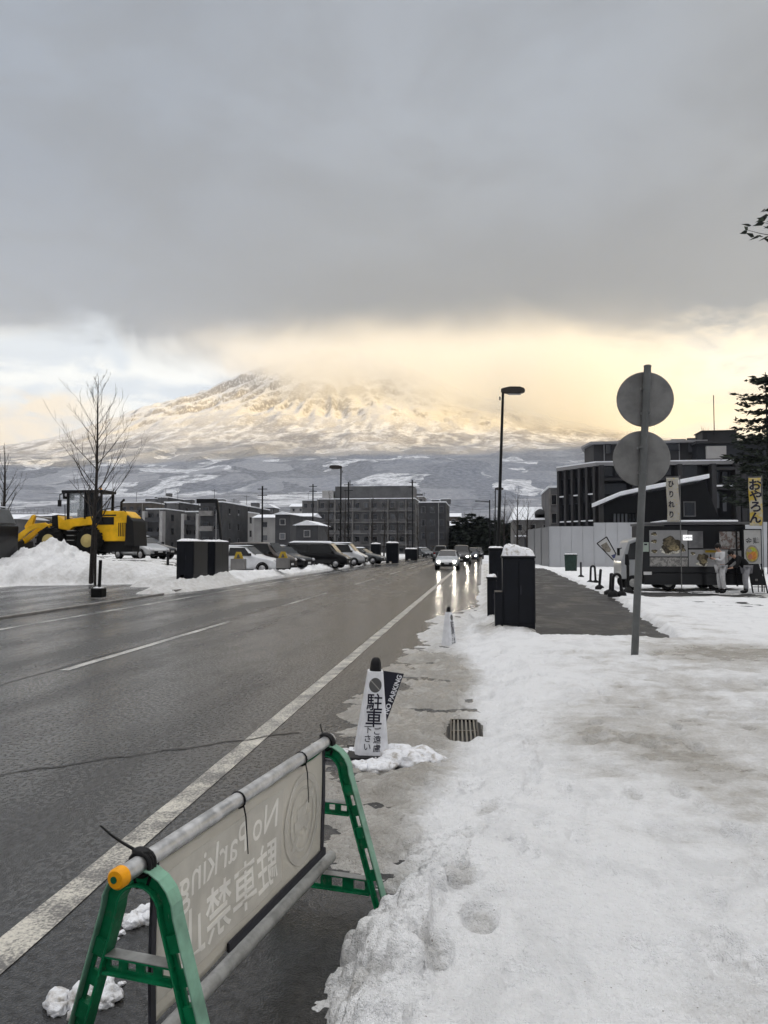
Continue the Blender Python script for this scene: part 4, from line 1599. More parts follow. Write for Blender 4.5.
q0, q1 = G(503, 629, .15), G(535, 629, .15)
cabinet('utility_cabinet', q0.x, q1.x, q0.y, q0.y + .62, .13, P(503, 556, q0.y).z, 'tall black utility cabinet with thick snow on top beside the cleared pavement', snow=.20, side=(.15, .72), seed=3)
o = MB()
o.blob((0, 0, 0.04), (.15, .10, .09), 3, 71, .15).blob((.13, .02, .02), (.08, .07, .05), 3, 74, .2)
ob = o.build('snow_heap', CLOD_M)
gg = G(515, 627, .13)
ob.location = (gg.x, gg.y - .12, .15)
tag(ob, 'small block of snow wedged under the foot of the snow-capped cabinet', 'snow heap')
y = 21.0
cabinet('utility_cabinet', P(489, 560, y).x, P(503, 560, y).x, y, y + .7, .08, P(489, 548, y).z, 'narrow black utility cabinet half hidden behind the snow-capped one', snow=.05, seed=8)
y = 17.5
cabinet('utility_cabinet', P(487, 560, y).x, P(496, 560, y).x, y, y + .5, .06, P(487, 577, y).z, 'low greenish junction box at the left side of the black cabinets', snow=.06, seed=9)
# block added in place of an unidentified yellow shape behind the cabinet
y = 24.0
mb = MB()
pa, pb = P(516, 551, y), P(529, 546, y)
root = empty('yellow_stand_in', ((pa.x + pb.x) / 2, y, 0.1), 0, 'pale yellow stand-in for an unidentified shape peeping over the snow-capped cabinet', 'barrier block')
hw = (pb.x - pa.x) / 2
zt = pb.z - .1
mb.hexa([Vector(q) for q in ((-hw, -.25, 0), (hw, -.25, 0), (hw, .25, 0), (-hw, .25, 0))], [Vector(q) for q in ((-hw * .9, -.1, zt), (hw * .9, -.1, zt - .08), (hw * .9, .1, zt - .08), (-hw * .9, .1, zt))])
mb.build('block_body', mat('pale_yellow_fill', (0.75, 0.55, 0.22), .5), root, bevel=.04)

# left pair by the car park entrance
for i, (x0, x1, y0, y1, lab) in enumerate([(-13.06, -12.30, 31.4, 33.1, 'left of the two black snow-topped cabinets on the far kerb, by the mound'), (-13.10, -12.30, 34.05, 36.0, 'right of the two black snow-topped cabinets on the far kerb, by the parked cars')]):
    cabinet('utility_cabinet', x0, x1, y0, y1, .40, 1.95, lab, snow=.10, seed=12 + i)
for i, (px0, px1, py0, y, lab) in enumerate([(371, 380, 544, 74.0, 'distant black cabinet with snow cap, left one past the street lamp'), (386, 398, 543, 76.0, 'distant black cabinet with snow cap, right one past the street lamp'), (405, 417, 549, 92.0, 'farthest low black cabinet on the left kerb near the oncoming cars')]):
    a, c = P(px0, py0, y), P(px1, py0, y)
    cabinet('utility_cabinet', a.x, c.x, y, y + .8, .15, a.z, lab, snow=.14, seed=20 + i)


# ------------------------------------------------------------------ street lamps
def street_lamp(base, H, head, label, lean=0.0):
    root = empty('street_lamp', base, 0, label, 'street lamp', 'dark street lamps along the road')
    root.rotation_euler = (0, lean, 0)
    mb = MB()
    mb.tube([(0, 0, -.2), (0, 0, 1.2), (0, 0, 1.25), (0, 0, H)], [.115, .105, .085, .062], 14)
    mb.build('pole', M['dark_metal'], root)
    mb = MB()
    s = head
    rings = []
    for (x, w, z0, z1) in ((-.10, .05, -.06, .10), (.0, .10, -.10, .14), (.32, .20, -.14, .20), (.80, .22, -.12, .20), (.98, .17, -.07, .14), (1.04, .10, -.03, .08)):
        rings.append([Vector((s * x, -w, z0)), Vector((s * x, w, z0)), Vector((s * x, w * .8, z1)), Vector((s * x, -w * .8, z1))])
    mb.loft(rings)
    hd = mb.build('lamp_head', mat('lamp_head_paint', (0.035, 0.030, 0.026), .45), root, bevel=.02)
    hd.location = (0, 0, H + .05)
    mb = MB()
    mb.box(min(s * .25, s * .85), max(s * .25, s * .85), -.15, .15, -.165, -.145)
    l = mb.build('lamp_glass', mat('lamp_glass', (0.25, 0.25, 0.24), .2), hd)
    mb = MB()
    mb.box(-s * .14 - .04, -s * .14 + .04, -.04, .04, H - .40, H - .24)
    mb.build('sensor_box', M['sign_back'], root)
    return root


b1 = G(497, 580, .12)
tp = P(503, 393, b1.y)
street_lamp((b1.x, b1.y, .05), math.hypot(tp.z, tp.x - b1.x), 1, 'tall dark street lamp leaning slightly, nearest one on the right side of the road', math.atan2(tp.x - b1.x, tp.z))
b2 = G(340, 565, .12)
tp = P(341, 468, b2.y)
street_lamp((b2.x, b2.y, .05), tp.z - .05, -1, 'dark street lamp on the left kerb, its head pointing left above parked cars', math.atan2(tp.x - b2.x, tp.z))
y = 100
b3 = P(494.5, 560, y)
tp = P(495.5, 489, y)
street_lamp((b3.x, y, .0), tp.z - .05, 1, 'far street lamp thin behind the tall leaning one on the right', math.atan2(tp.x - b3.x, tp.z))
y = 118
b3 = P(490, 560, y)
tp = P(491, 500, y)
root = empty('lamp_post', (b3.x, y, 0), 0, 'thin far post with a short arm reaching left over the road', 'street lamp')
mb = MB(); mb.tube([(0, 0, 0), (0, 0, tp.z)], .10, 8); mb.build('pole', M['dark_metal'], root)
mb = MB(); mb.tube([(0, 0, tp.z - .3), (-1.6, 0, tp.z - .15), (-2.2, 0, tp.z - .15)], [.08, .06, .09], 6); mb.build('arm', M['dark_metal'], root)
# ================================================================== buildings
M['hotel'] = mat('dark_cladding', (0.024, 0.026, 0.031), 0.6, var=0.15, vscale=.6)
M['hotel_mid'] = mat('grey_cladding', (0.037, 0.037, 0.040), 0.6, var=0.12, vscale=.6)
M['hotel_band'] = mat('pale_roof_edge', (0.24, 0.24, 0.25), 0.5)
M['glass'] = mat('dark_window_glass', (0.02, 0.022, 0.027), 0.06, spec=1.0)
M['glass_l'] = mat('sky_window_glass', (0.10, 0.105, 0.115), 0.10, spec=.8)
M['snow'] = mat('roof_snow', (0.78, 0.80, 0.84), .7, var=.06, vscale=1.5, bump=.3, bscale=3, bdist=.05)
M['hoard'] = mat('white_hoarding', (0.40, 0.41, 0.43), .55, var=.05, vscale=.5)
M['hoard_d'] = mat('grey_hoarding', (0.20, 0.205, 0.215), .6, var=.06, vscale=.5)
M['hut'] = mat('black_timber', (0.010, 0.011, 0.014), .6, var=.2, vscale=2)
M['conc'] = mat('concrete', (0.19, 0.185, 0.18), .75, var=.2, vscale=.8)
M['conc_d'] = mat('dark_render', (0.105, 0.105, 0.108), .75, var=.2, vscale=.5)
M['conc_dd'] = mat('black_render', (0.052, 0.053, 0.057), .75, var=.2, vscale=.5)
M['conc_l'] = mat('pale_render', (0.36, 0.355, 0.35), .75, var=.12, vscale=.5)
M['brown'] = mat('brown_cladding', (0.11, 0.095, 0.082), .7, var=.2, vscale=.6)


def tri_bar(parent, name, m, boxes, bevel=0.0):
    mb = MB()
    for b_ in boxes:
        mb.box(*b_)
    return mb.build(name, m, parent, bevel=bevel)


_wincache = {}


def window(parent, w, h, loc, rz=0.0, m='glass', frame_m='hotel_band', d=.10):
    """one window: frame with pane behind it, facing local -y"""
    key = (round(w, 2), round(h, 2), m, frame_m)
    if key not in _wincache:
        f = MB()
        t_ = min(.09, w * .1)
        f.box(-w / 2, -w / 2 + t_, -d, .02, -h / 2, h / 2); f.box(w / 2 - t_, w / 2, -d, .02, -h / 2, h / 2)
        f.box(-w / 2 + t_, w / 2 - t_, -d, .02, h / 2 - t_, h / 2); f.box(-w / 2 + t_, w / 2 - t_, -d, .02, -h / 2, -h / 2 + t_)
        p_ = MB()
        p_.box(-w / 2 + t_, w / 2 - t_, -.05, .015, -h / 2 + t_, h / 2 - t_)
        _wincache[key] = (f.mesh('window', M[frame_m]), p_.mesh('pane', M[m]))
    fm, pm = _wincache[key]
    o = bpy.data.objects.new('window', fm); COL.objects.link(o); o.parent = parent
    o.location = loc; o.rotation_euler = (0, 0, rz)
    q = bpy.data.objects.new('pane', pm); COL.objects.link(q); q.parent = o
    return o


def block(parent, name, x0, x1, y0, y1, z0, z1, m, roof_snow=0.0, parapet=0.0):
    mb = MB()
    mb.box(x0, x1, y0, y1, z0, z1)
    o = mb.build(name, M[m], parent)
    if roof_snow:
        mb = MB()
        mb.box(x0 - .12, x1 + .12, y0 - .12, y1 + .12, z1 + .002, z1 + roof_snow)
        mb.build('roof_snow', M['snow'], o, bevel=.06)
    return o


# ---------------------------------------------------------------- hotel on the right
Yh = 80.0
H0 = P(600, 547, Yh); HL = P(563, 547, 85.0); HR = P(800, 547, Yh)
zr = P(620, 461, Yh).z
zr2 = P(620, 440, Yh + 3).z
root = empty('hotel', (H0.x, Yh, 0), 0, 'large dark grey flat-roofed hotel with recessed balconies behind the white hoarding', 'hotel')
hx = lambda px, Y=Yh: P(px, 547, Y).x - H0.x
hz = lambda py, Y=Yh: P(384, py, Y).z
W1 = hx(800)
mb = MB()
plan = [(0, 0), (hx(708), 0), (hx(708), 6), (hx(708), 30), (hx(563, 85) + 8, 30), (hx(563, 85), 5)]
mb.hexa([Vector((x, y + 1.6, 0)) for x, y in plan], [Vector((x, y + 1.6, zr - .35)) for x, y in plan])
mb.build('wall', M['hotel'], root)
# east wing (brownish dark, higher)
block(root, 'wing', hx(706), hx(830), 2.5, 30, 0, hz(446), 'hotel')
mb = MB(); mb.box(hx(704), hx(832), 2.2, 30.3, hz(446) + .002, hz(446) + .25); mb.build('roof', M['hotel_mid'], root)
# roof slab with pale edge
mb = MB()
pl = [(-.15, 1.1), (hx(744), 1.1), (hx(744), 6), (hx(706), 30), (hx(563, 85) + 7, 31), (hx(563, 85) - .5, 6.2)]
mb.hexa([Vector((x, y, zr - .347)) for x, y in pl], [Vector((x, y, zr)) for x, y in pl])
sl = mb.build('roof_slab', M['hotel_band'], root)
mb = MB()
pl2 = [(x * .998, y + .1) for x, y in pl]
mb.hexa([Vector((x, y, zr + .002)) for x, y in pl2], [Vector((x, y, zr + .14)) for x, y in pl2])
mb.build('roof_snow', M['snow'], sl)
# penthouse
mb = MB()
pp = [(hx(597, 83), 4.5), (hx(712, 83), 4.5), (hx(712, 83), 12), (hx(597, 83), 12), (hx(587, 87), 8)]
mb.hexa([Vector((x, y, zr + .15)) for x, y in pp], [Vector((x, y, zr2 - .25)) for x, y in pp])
ph = mb.build('penthouse', M['hotel_mid'], root)
mb = MB()
pp2 = [(hx(596, 83) - .3, 3.8), (hx(712, 83), 3.8), (hx(712, 83), 12.3), (hx(597, 83), 12.3), (hx(586, 87) - .3, 7.8)]
mb.hexa([Vector((x, y, zr2 - .248)) for x, y in pp2], [Vector((x, y, zr2)) for x, y in pp2])
mb.build('penthouse_roof', M['hotel_band'], ph)
for (pa, pb, qa, qb, mm) in ((690, 700, 443, 457, 'glass_l'), (607, 613, 446, 457, 'glass'), (668, 684, 447, 455, 'glass')):
    w, h = (hx(pb, 84) - hx(pa, 84)), hz(qa, 84) - hz(qb, 84)
    window(root, w, h, ((hx(pa, 84) + hx(pb, 84)) / 2, 4.46, (hz(qa, 84) + hz(qb, 84)) / 2), 0, mm, 'hotel')
# pale square plant screen
mb = MB(); mb.box(hx(712), hx(732), 1.15, 1.5, hz(462), hz(450)); mb.build('plant_screen', M['conc_l'], root)
mb = MB(); mb.box(hx(695, 96), hx(728, 96), 12, 15, hz(447, 92), hz(437.5, 92)); mb.box(hx(694, 96), hx(729, 96), 11.9, 15.2, hz(437.5, 92) + .002, hz(437.5, 92) + .12); mb.build('roof_unit', M['hotel_mid'], root)
for k_ in range(5):
    mb = MB(); q_ = hx(606 + k_ * 19, 84); mb.tube([(q_, 4.40, zr + .2), (q_, 4.40, zr2 - .3)], .05, 6); mb.build('drainpipe', M['hotel_band'], ph)
for (qa_, sz_) in ((622, 1.2), (648, .8), (676, 1.5)):
    mb = MB(); q_ = hx(qa_, 86); mb.box(q_, q_ + sz_, 7, 8.2, zr2 + .002, zr2 + .55); mb.build('roof_vent', M['hotel_band'], ph)
mb = MB(); mb.tube([(hx(722, 90), 12, hz(440, 90)), (hx(722, 90), 12, hz(400, 90))], .05, 6); mb.build('antenna', M['hotel_mid'], root)
# balcony floors and pillars across the front
for (py, pa, pb) in ((480, 602, 706), (498.5, 602, 706), (489.5, 716, 738), (515, 602, 706), (471, 716, 738)):
    mb = MB(); mb.box(hx(pa), hx(pb), .35, 1.62, hz(py) - .28, hz(py)); mb.build('balcony_floor', M['hotel_mid'], root)
mb = MB(); mb.box(hx(716), hx(738), .30, 1.6, hz(489.5) + .004, hz(489.5) + .16); mb.build('balcony_snow', M['snow'], root)
for px in (601, 634, 680, 714, 738, 744):
    mb = MB(); mb.box(hx(px), hx(px) + .45, .25, 1.65, 0, zr - .36); mb.build('pillar', M['hotel_mid'], root)
for (pa, pb, qa, qb, mm) in ((606, 617, 466, 478, 'glass'), (619, 631, 466, 478, 'glass'), (642, 658, 466, 478, 'glass'), (661, 677, 466, 478, 'glass'), (606, 631, 484, 496, 'glass'), (642, 676, 484, 496, 'glass'), (684, 704, 466, 496, 'glass'),
                             (718, 726, 474, 487, 'glass'), (728, 736, 474, 487, 'glass'), (718, 726, 493, 510, 'glass_l'), (728, 733, 496, 513, 'glass_l'), (606, 632, 501, 513, 'glass'), (642, 676, 501, 513, 'glass')):
    w, h = hx(pb) - hx(pa), hz(qa) - hz(qb)
    window(root, w, h, ((hx(pa) + hx(pb)) / 2, 1.60, (hz(qa) + hz(qb)) / 2), 0, mm, 'hotel')
# angled west side: fins, floor edges and snow on the ledges
A_, B_ = Vector((hx(563, 85), 6.6, 0)), Vector((0, 1.6, 0))
d_ = (B_ - A_); n_ = Vector((d_.y, -d_.x, 0)).normalized()
n_ = n_ if n_.y < 0 else -n_
rz = math.atan2(d_.y, d_.x)
for k in range(6):
    q = A_ + d_ * (k / 5.0)
    mb = MB(); mb.box(-.16, .16, -.42, -.003, 0, zr - .36)
    o = mb.build('fin', M['hotel_mid'], root); o.location = q; o.rotation_euler = (0, 0, rz)
for k in range(5):
    for j, zz in enumerate((zr - 2.2, zr - 5.0, zr - 7.6)):
        q = A_ + d_ * ((k + .5) / 5.0)
        window(root, 1.0, 1.9, (q.x, q.y, zz), rz, 'glass', 'hotel')
        if (k + j) % 2 == 0 or j == 1:
            mb = MB(); mb.box(-.45, .3, -.36, -.104, 0, .13); o = mb.build('ledge_snow', M['snow'], root, bevel=.05)
            o.location = (q.x, q.y, zz - 1.1); o.rotation_euler = (0, 0, rz)

# building further left of it, pale concrete with loggias
Y = 112.0
x0, x1 = P(549, 500, Y).x, P(566, 500, Y).x
root = empty('apartment_block', ((x0 + x1) / 2, Y, 0), 0, 'small grey concrete apartment block seen left of the dark hotel', 'apartment block')
hw = (x1 - x0) / 2
zt = P(549, 488, Y).z
block(root, 'wall', -hw, hw + 2, 0, 14, 0, zt, 'conc_d', .3)
for j in range(3):
    for i in range(2):
        window(root, .8, 1.5, (-hw + .7 + i * 1.25, -.02, zt - 1.7 - j * 2.7), 0, 'glass', 'conc')
mb = MB(); mb.box(-hw - .01, -hw + .25, -.12, -.003, 0, zt); mb.build('corner_pier', M['conc'], root)

# house with a snowy hipped roof beyond the hoarding
Y = 120.0
x0, x1 = P(511, 540, Y).x, P(552, 540, Y).x
ze, zt = P(511, 520, Y).z, P(511, 507, Y + 5).z
root = empty('snowy_house', ((x0 + x1) / 2, Y, 0), 0, 'grey house with broad snow-covered roof and small round dormer behind the street lamp', 'house')
hw = (x1 - x0) / 2
block(root, 'wall', -hw + .4, hw - .4, 0, 12, 0, ze, 'conc')
mb = MB(); mb.hexa([Vector(q) for q in ((-hw, -.6, ze), (hw, -.6, ze), (hw, 12.6, ze), (-hw, 12.6, ze))], [Vector(q) for q in ((-hw + .8, 5, zt), (hw - .8, 5, zt), (hw - .8, 7, zt), (-hw + .8, 7, zt))])
rf = mb.build('roof', M['snow'], root)
mb = MB(); mb.box(.6, 2.2, .2, 3, ze + .1, ze + .9); mb.lathe([(.8, -1.4), (.8, 1.4)], 14, (1.4, 1.6, ze + .9), M=Matrix.Rotation(math.pi / 2, 3, 'X')); dm = mb.build('dormer', M['conc_d'], rf)
for xx in (-1.8, .2, 2.2):
    window(root, .9, 1.1, (xx, -.02, ze - 1.2), 0, 'glass', 'conc_l')
mb = MB(); mb.box(-hw + .6, hw - 1.0, -2.2, -.003, ze - 2.6, ze - 2.4); mb.build('porch_roof', M['snow'], root)
for xx in (-hw + .8, 0.2, hw - 1.4):
    mb = MB(); mb.box(xx, xx + .25, -2.1, -1.85, 0, ze - 2.61); mb.build('porch_post', M['conc_dd'], root)
window(root, 1.3, 2.0, (-.4, -.02, ze - 3.9), 0, 'glass_l', 'conc_dd')

# hut with the sloping snow roof
Y = 67.0
px = lambda q, YY=Y: P(q, 547, YY).x
pz = lambda q, YY=Y: P(384, q, YY).z
cx = px(660)
root = empty('timber_hut', (cx, Y, 0), 0, 'black timber hall with a long sloping snow-edged roof in front of the hotel', 'hall')
lx = lambda q: px(q) - cx
prof = [(lx(604), 0), (lx(604), pz(506)), (lx(620), pz(499.5)), (lx(706), pz(485)), (lx(724), pz(532)), (lx(726), 0)]
mb = MB(); mb.hexa([Vector((x, 0, z)) for x, z in prof], [Vector((x, 6 if x > 0 else 2, z)) for x, z in prof]); mb.build('wall', M['hut'], root)
e = [(lx(596), pz(507.5)), (lx(620), pz(498)), (lx(650), pz(492.2)), (lx(708), pz(482.2))]
rings = [[Vector((x, -.8, z)), Vector((x, -.8, z + .34)), Vector((x, 2.2, z + .34)), Vector((x, 2.2, z))] for x, z in e]
mb = MB(); mb.loft(rings); mb.build('roof_snow', M['snow'], root, bevel=.05)
for k in range(7):
    w = lx(0) * 0 + (px(640) - px(613)) / 7
    window(root, w * .8, .95, (lx(613) + w * (k + .5), -.02, pz(520)), 0, 'glass_l' if k < 4 else 'glass', 'hut')
window(root, 1.0, 1.3, (lx(690), -.02, pz(511)), 0, 'glass', 'conc_d')

# ---------------------------------------------------------------- white hoarding
Yf = 62.0
root = empty('hoarding', (P(594, 560, Yf).x, Yf, 0), 0, 'long plain white construction hoarding running behind the food truck', 'hoarding')
fx = lambda q, YY=Yf: P(q, 547, YY).x - root.location.x
mb = MB()
zt_ = P(384, 527, Yf).z; zt2 = P(384, 523.5, Yf).z
def panels(xa, xb, zt, y):
    n = max(1, int(round((xb - xa) / .9)))
    for i in range(n):
        a, c = xa + (xb - xa) * i / n, xa + (xb - xa) * (i + 1) / n
        mb.box(a + .012, c - .012, y, y + .05, 0, zt)
    mb.box(xa, xb, y + .052, y + .08, 0, zt - .03)
panels(fx(549), fx(594), zt_, 0)
panels(fx(594), fx(900), zt2, -.02)
mb.build('panels', M['hoard'], root)
mb = MB()
a_, b_ = Vector((fx(549), .02, 0)), Vector((fx(528, 72), 10, 0))
dd = (b_ - a_)
mb.hexa([a_, b_, b_ + Vector((.08, 0, 0)), a_ + Vector((.08, 0, 0))], [q + Vector((0, 0, zt_ - .03)) for q in (a_, b_, b_ + Vector((.08, 0, 0)), a_ + Vector((.08, 0, 0)))])
mb.build('return_panels', M['hoard_d'], root)
for k in (.0, .33, .66):
    q = a_ + dd * k
    mb = MB()
    mb.box(q.x - .06, q.x, q.y - .1, q.y + .1, 0, zt_ + .01)
    mb.build('return_post', M['hoard_d'], root)

# ---------------------------------------------------------------- apartment buildings across the road
def slab_block(name, pa, pb, ptop, Y, label, m='conc_d', floors=4, bays=8, depth=14, pen=None, side='right', fh=3.0, trim='conc', balc=True, group=None, win='glass', wlight=()):
    xa, xb, zt = P(pa, 547, Y).x, P(pb, 547, Y).x, P(384, ptop, Y).z
    root = empty(name, ((xa + xb) / 2, Y, 0), 0, label, 'apartment building', group)
    hw = (xb - xa) / 2
    block(root, 'wall', -hw, hw, 0, depth, -1, zt, m, .25)
    bw = 2 * hw / bays
    for j in range(floors):
        zc = zt - fh * (j + .55)
        if zc < .6:
            break
        for i in range(bays):
            x = -hw + bw * (i + .5)
            window(root, bw * .55, fh * .52, (x, -.02, zc), 0, 'glass_l' if (i * 3 + j * 5) % 7 in wlight else win, trim)
        if balc:
            mb = MB(); mb.box(-hw, hw, -.9, -.003, zc - fh * .55, zc - fh * .55 + .18); bf = mb.build('balcony_floor', M[trim], root)
            for i in range(bays):
                if (i + j) % 3 != 2:
                    mb = MB()
                    mb.box(-hw + bw * i + .12, -hw + bw * (i + 1) - .12, -.9, -.84, zc - fh * .55 + .182, zc - fh * .55 + 1.0)
                    mb.build('railing', M[m], bf)
    if balc:
        for i in range(0, bays + 1, 2):
            mb = MB(); mb.box(-hw + bw * i - .12, -hw + bw * i + .12, -.95, -.004, -1, zt - .02); mb.build('pier', M[trim], root)
    for k in range(floors):
        zc = zt - fh * (k + .55)
        if zc > .6:
            s = 1 if side == 'right' else -1
            for yy in (depth * .25, depth * .6):
                window(root, 1.2, 1.4, (s * (hw + .02), yy, zc), R(90) * s, win, trim)
    rg = random.Random(int(pa * 7 + Y))
    for k in range(2 if bays > 2 else 1):
        u_ = rg.uniform(-.7, .6) * hw
        block(root, 'roof_unit', u_, u_ + rg.uniform(1.2, 2.4), depth * .35 + k * 2.5, depth * .35 + k * 2.5 + 1.6, zt + .26, zt + rg.uniform(.9, 1.7), 'conc_d', .12)
    mb = MB(); mb.tube([(hw * .46, -.09, 0), (hw * .46, -.09, zt - .1)], .07, 6); mb.build('drainpipe', M['conc_l'], root)
    mb = MB(); mb.tube([(-hw * .8, depth * .4, zt + .2), (-hw * .8, depth * .4, zt + 3.0)], .05, 5); mb.bar((-hw * .8 - .6, depth * .4, zt + 2.7), (-hw * .8 + .6, depth * .4, zt + 2.7), .05, .05); mb.build('aerial', M['conc_dd'], root)
    if pen:
        qa, qb, qt = pen
        block(root, 'penthouse', P(qa, 547, Y + 3).x - root.location.x, P(qb, 547, Y + 3).x - root.location.x, 3, depth - 1, zt + .26, P(384, qt, Y + 3).z, m)
    return root

Y = 200
a = slab_block('apartment_building', 318, 415, 499, Y, 'long grey apartment building with dark set-back top storey in front of the mountain', 'conc_d', 5, 11, 16, (335, 413, 486), 'right', 3.0, 'conc', True, None, 'glass', (1,))
mb = MB(); mb.box(P(322, 547, Y + 2).x - a.location.x, P(333, 547, Y + 2).x - a.location.x, 2, 8, P(384, 499, Y).z + .27, P(384, 489.5, Y).z); mb.build('stair_head', M['conc_l'], a)
for px_ in (350, 412):
    mb = MB(); q = P(px_, 490, Y + 6); mb.tube([(q.x - a.location.x, 6, P(384, 486, Y).z - 2), (q.x - a.location.x, 6, P(384, 478, Y).z)], .12, 6); mb.build('antenna', M['conc_dd'], a)
slab_block('apartment_building', 419, 446, 503, 175, 'dark narrow apartment building right of the long grey one, above the oncoming cars', 'conc_dd', 4, 3, 20, None, 'right', 3.0, 'conc_d', False)
slab_block('apartment_building', 404, 424, 497, 260, 'pale grey apartment building behind, between the long grey one and the dark one', 'conc', 5, 3, 12, None, 'right', 3.0, 'conc_d', False)
slab_block('apartment_building', 302, 330, 500, 245, 'faint grey building behind the left end of the long grey apartment building', 'conc_d', 4, 4, 12, None, 'right', 3.0, 'conc', False)
# left cluster
def tower(label, pa, pb, pt, Y, m, wpa=None, floors=4, white=False, bays=2, group='staggered apartment towers beyond the car park'):
    r = slab_block('apartment_tower', pa, pb, pt, Y, label, m, floors, bays, 16, None, 'right', 2.9, 'conc_d' if m != 'conc_d' else 'conc_dd', False, group)
    if not white:
        hw_ = (P(pb, 547, Y).x - P(pa, 547, Y).x) / 2
        zt_ = P(384, pt, Y).z
        for j in range(floors):
            z = zt_ - 2.9 * (j + .9)
            if z > 0 and bays > 1:
                mb = MB(); mb.box(-hw_ + .1, hw_ * .2, -1.1, -.003, z, z + .95); mb.build('balcony', M['conc' if m != 'conc' else 'conc_d'], r)
    if white:
        hw = (P(pb, 547, Y).x - P(pa, 547, Y).x) / 2
        zt = P(384, pt, Y).z
        mb = MB(); mb.box(-hw - .25, -hw + .35, -1.6, -.003, 0, zt - .4); mb.build('white_fin_wall', M['conc_l'], r)
        mb = MB(); mb.box(hw - .35, hw + .25, -1.6, -.003, 0, zt - .4); mb.build('white_fin_wall', M['conc_l'], r)
        for j in range(floors):
            z = zt - 2.9 * (j + .9)
            if z > 0:
                mb = MB(); mb.box(-hw + .36, hw - .36, -1.5, -.003, z, z + .9); mb.build('balcony', M['conc_dd'], r)
    return r
tower('low brown block with snowy flat roof right above the yellow loader', 120, 150, 501, 165, 'brown', floors=3, bays=4)
tower('white-finned tower just right of the yellow loader', 146, 164, 508, 150, 'conc_d', white=True)
tower('plain dark brown tower between two white-finned ones', 164, 179, 501, 158, 'conc_dd', bays=1)
tower('small roof tower rising behind the plain dark brown tower', 154, 164, 495, 190, 'conc_dd', bays=1)
tower('white-finned tower left of the tall dark gateway tower', 185, 200, 511, 150, 'conc_d', white=True)
tower('tall dark tower with overhanging flat top above the black cabinets', 200, 222, 501, 140, 'conc_dd', floors=5)
tower('pale-edged tower right of the tall dark tower', 222, 236, 510, 150, 'conc_l', bays=1)
tower('dark tower left of the low houses, above the white parked car', 236, 249, 506, 160, 'conc_dd', bays=1)
tower('far grey tower peeping between the dark towers', 176, 188, 512, 210, 'conc', bays=1)


def house(label, pa, pb, pe, pt, Y, wall='conc', ridge='x', group='houses down the slope'):
    xa, xb = P(pa, 547, Y).x, P(pb, 547, Y).x
    ze, zt = P(384, pe, Y).z, P(384, pt, Y).z
    r = empty('house', ((xa + xb) / 2, Y, 0), 0, label, 'house', group)
    hw = (xb - xa) / 2
    block(r, 'wall', -hw, hw, 0, 8, -1, ze, wall)
    mb = MB()
    if ridge == 'x':
        rings = [[Vector((x, -.6, ze)), Vector((x, 4, zt)), Vector((x, 8.6, ze))] for x in (-hw - .4, hw + .4)]
    else:
        rings = [[Vector((-hw - .5, y, ze)), Vector((0, y, zt)), Vector((hw + .5, y, ze))] for y in (-.6, 8.6)]
    mb.loft(rings)
    rf = mb.build('roof', M['snow'], r)
    n = max(1, int(hw * 2 / 2.6))
    for j in range(2):
        for i in range(n):
            if ze - 1.4 - 2.7 * j > .5:
                window(r, 1.1, 1.2, (-hw + 2 * hw * (i + .5) / n, -.02, ze - 1.4 - 2.7 * j), 0, 'glass_l' if (i + j) % 2 else 'glass', 'conc_l')
    return r
house('white house with dark window strips left of the utility pole', 254, 276, 517, 513, 150, 'conc_l')
house('dark house with small snowy gable right of the utility pole', 275, 290, 514, 511, 140, 'conc_dd', 'y')
house('grey low house with many panes behind the parked cars', 288, 312, 516, 512, 165, 'conc_d')
house('dark roofed house far left behind the loader boom', 18, 66, 514, 511.5, 120, 'conc_d')
house('long low dark house behind the loader cab', 62, 120, 513, 510, 150, 'brown')
house('small house with snowy eaves beyond the oncoming cars', 446, 458, 526, 521, 200, 'conc_d')
house('farther small house above the queue of cars', 447, 460, 517, 513, 240, 'brown')
house('snow-roofed house at the left frame edge behind the bare tree', -20, 16, 517, 511, 110, 'conc_d')
house('pale two-storey house peeping over the black box van', 20, 44, 519, 515, 135, 'conc_l')
house('brown gabled house between the loader boom and cab', 44, 60, 517, 511, 170, 'brown', 'y')
house('small white house behind the loader engine', 120, 136, 512, 507.5, 230, 'conc_l', 'y')
house('grey house above the roofs behind the white-finned towers', 172, 196, 507, 503.5, 300, 'conc')
house('tiny far house with white roof beside the utility pole', 262, 274, 507, 503, 320, 'conc_d', 'y')
house('far pale house left of the long grey apartment building', 290, 304, 506, 502.5, 300, 'conc_l')
house('dark cottage below the low grey house with many panes', 296, 318, 525, 520, 125, 'conc_dd', 'y')
# ================================================================== vehicles
M['glass_car'] = mat('car_glass', (0.012, 0.014, 0.016), .08, spec=.4)
M['tyre'] = mat('tyre_rubber', (0.012, 0.012, 0.013), .8)
M['rim'] = mat('alloy_rim', (0.35, 0.35, 0.36), .35, .8)
M['trim'] = mat('black_trim', (0.012, 0.012, 0.013), .5)
M['lens'] = mat('headlamp_lens', (0.5, 0.5, 0.52), .08)
M['tail'] = mat('tail_lamp', (0.20, 0.012, 0.010), .2)
M['plate'] = mat('number_plate', (0.6, 0.6, 0.6), .5)
M['lit'] = mat('lit_headlamp', (1, 1, 1), .2, emit=(1.0, 0.93, 0.78), estr=90.0)


def paint(name, col, metal=.3):
    return mat(name, col, .32, metal, coat=.35, var=.12, vscale=2)


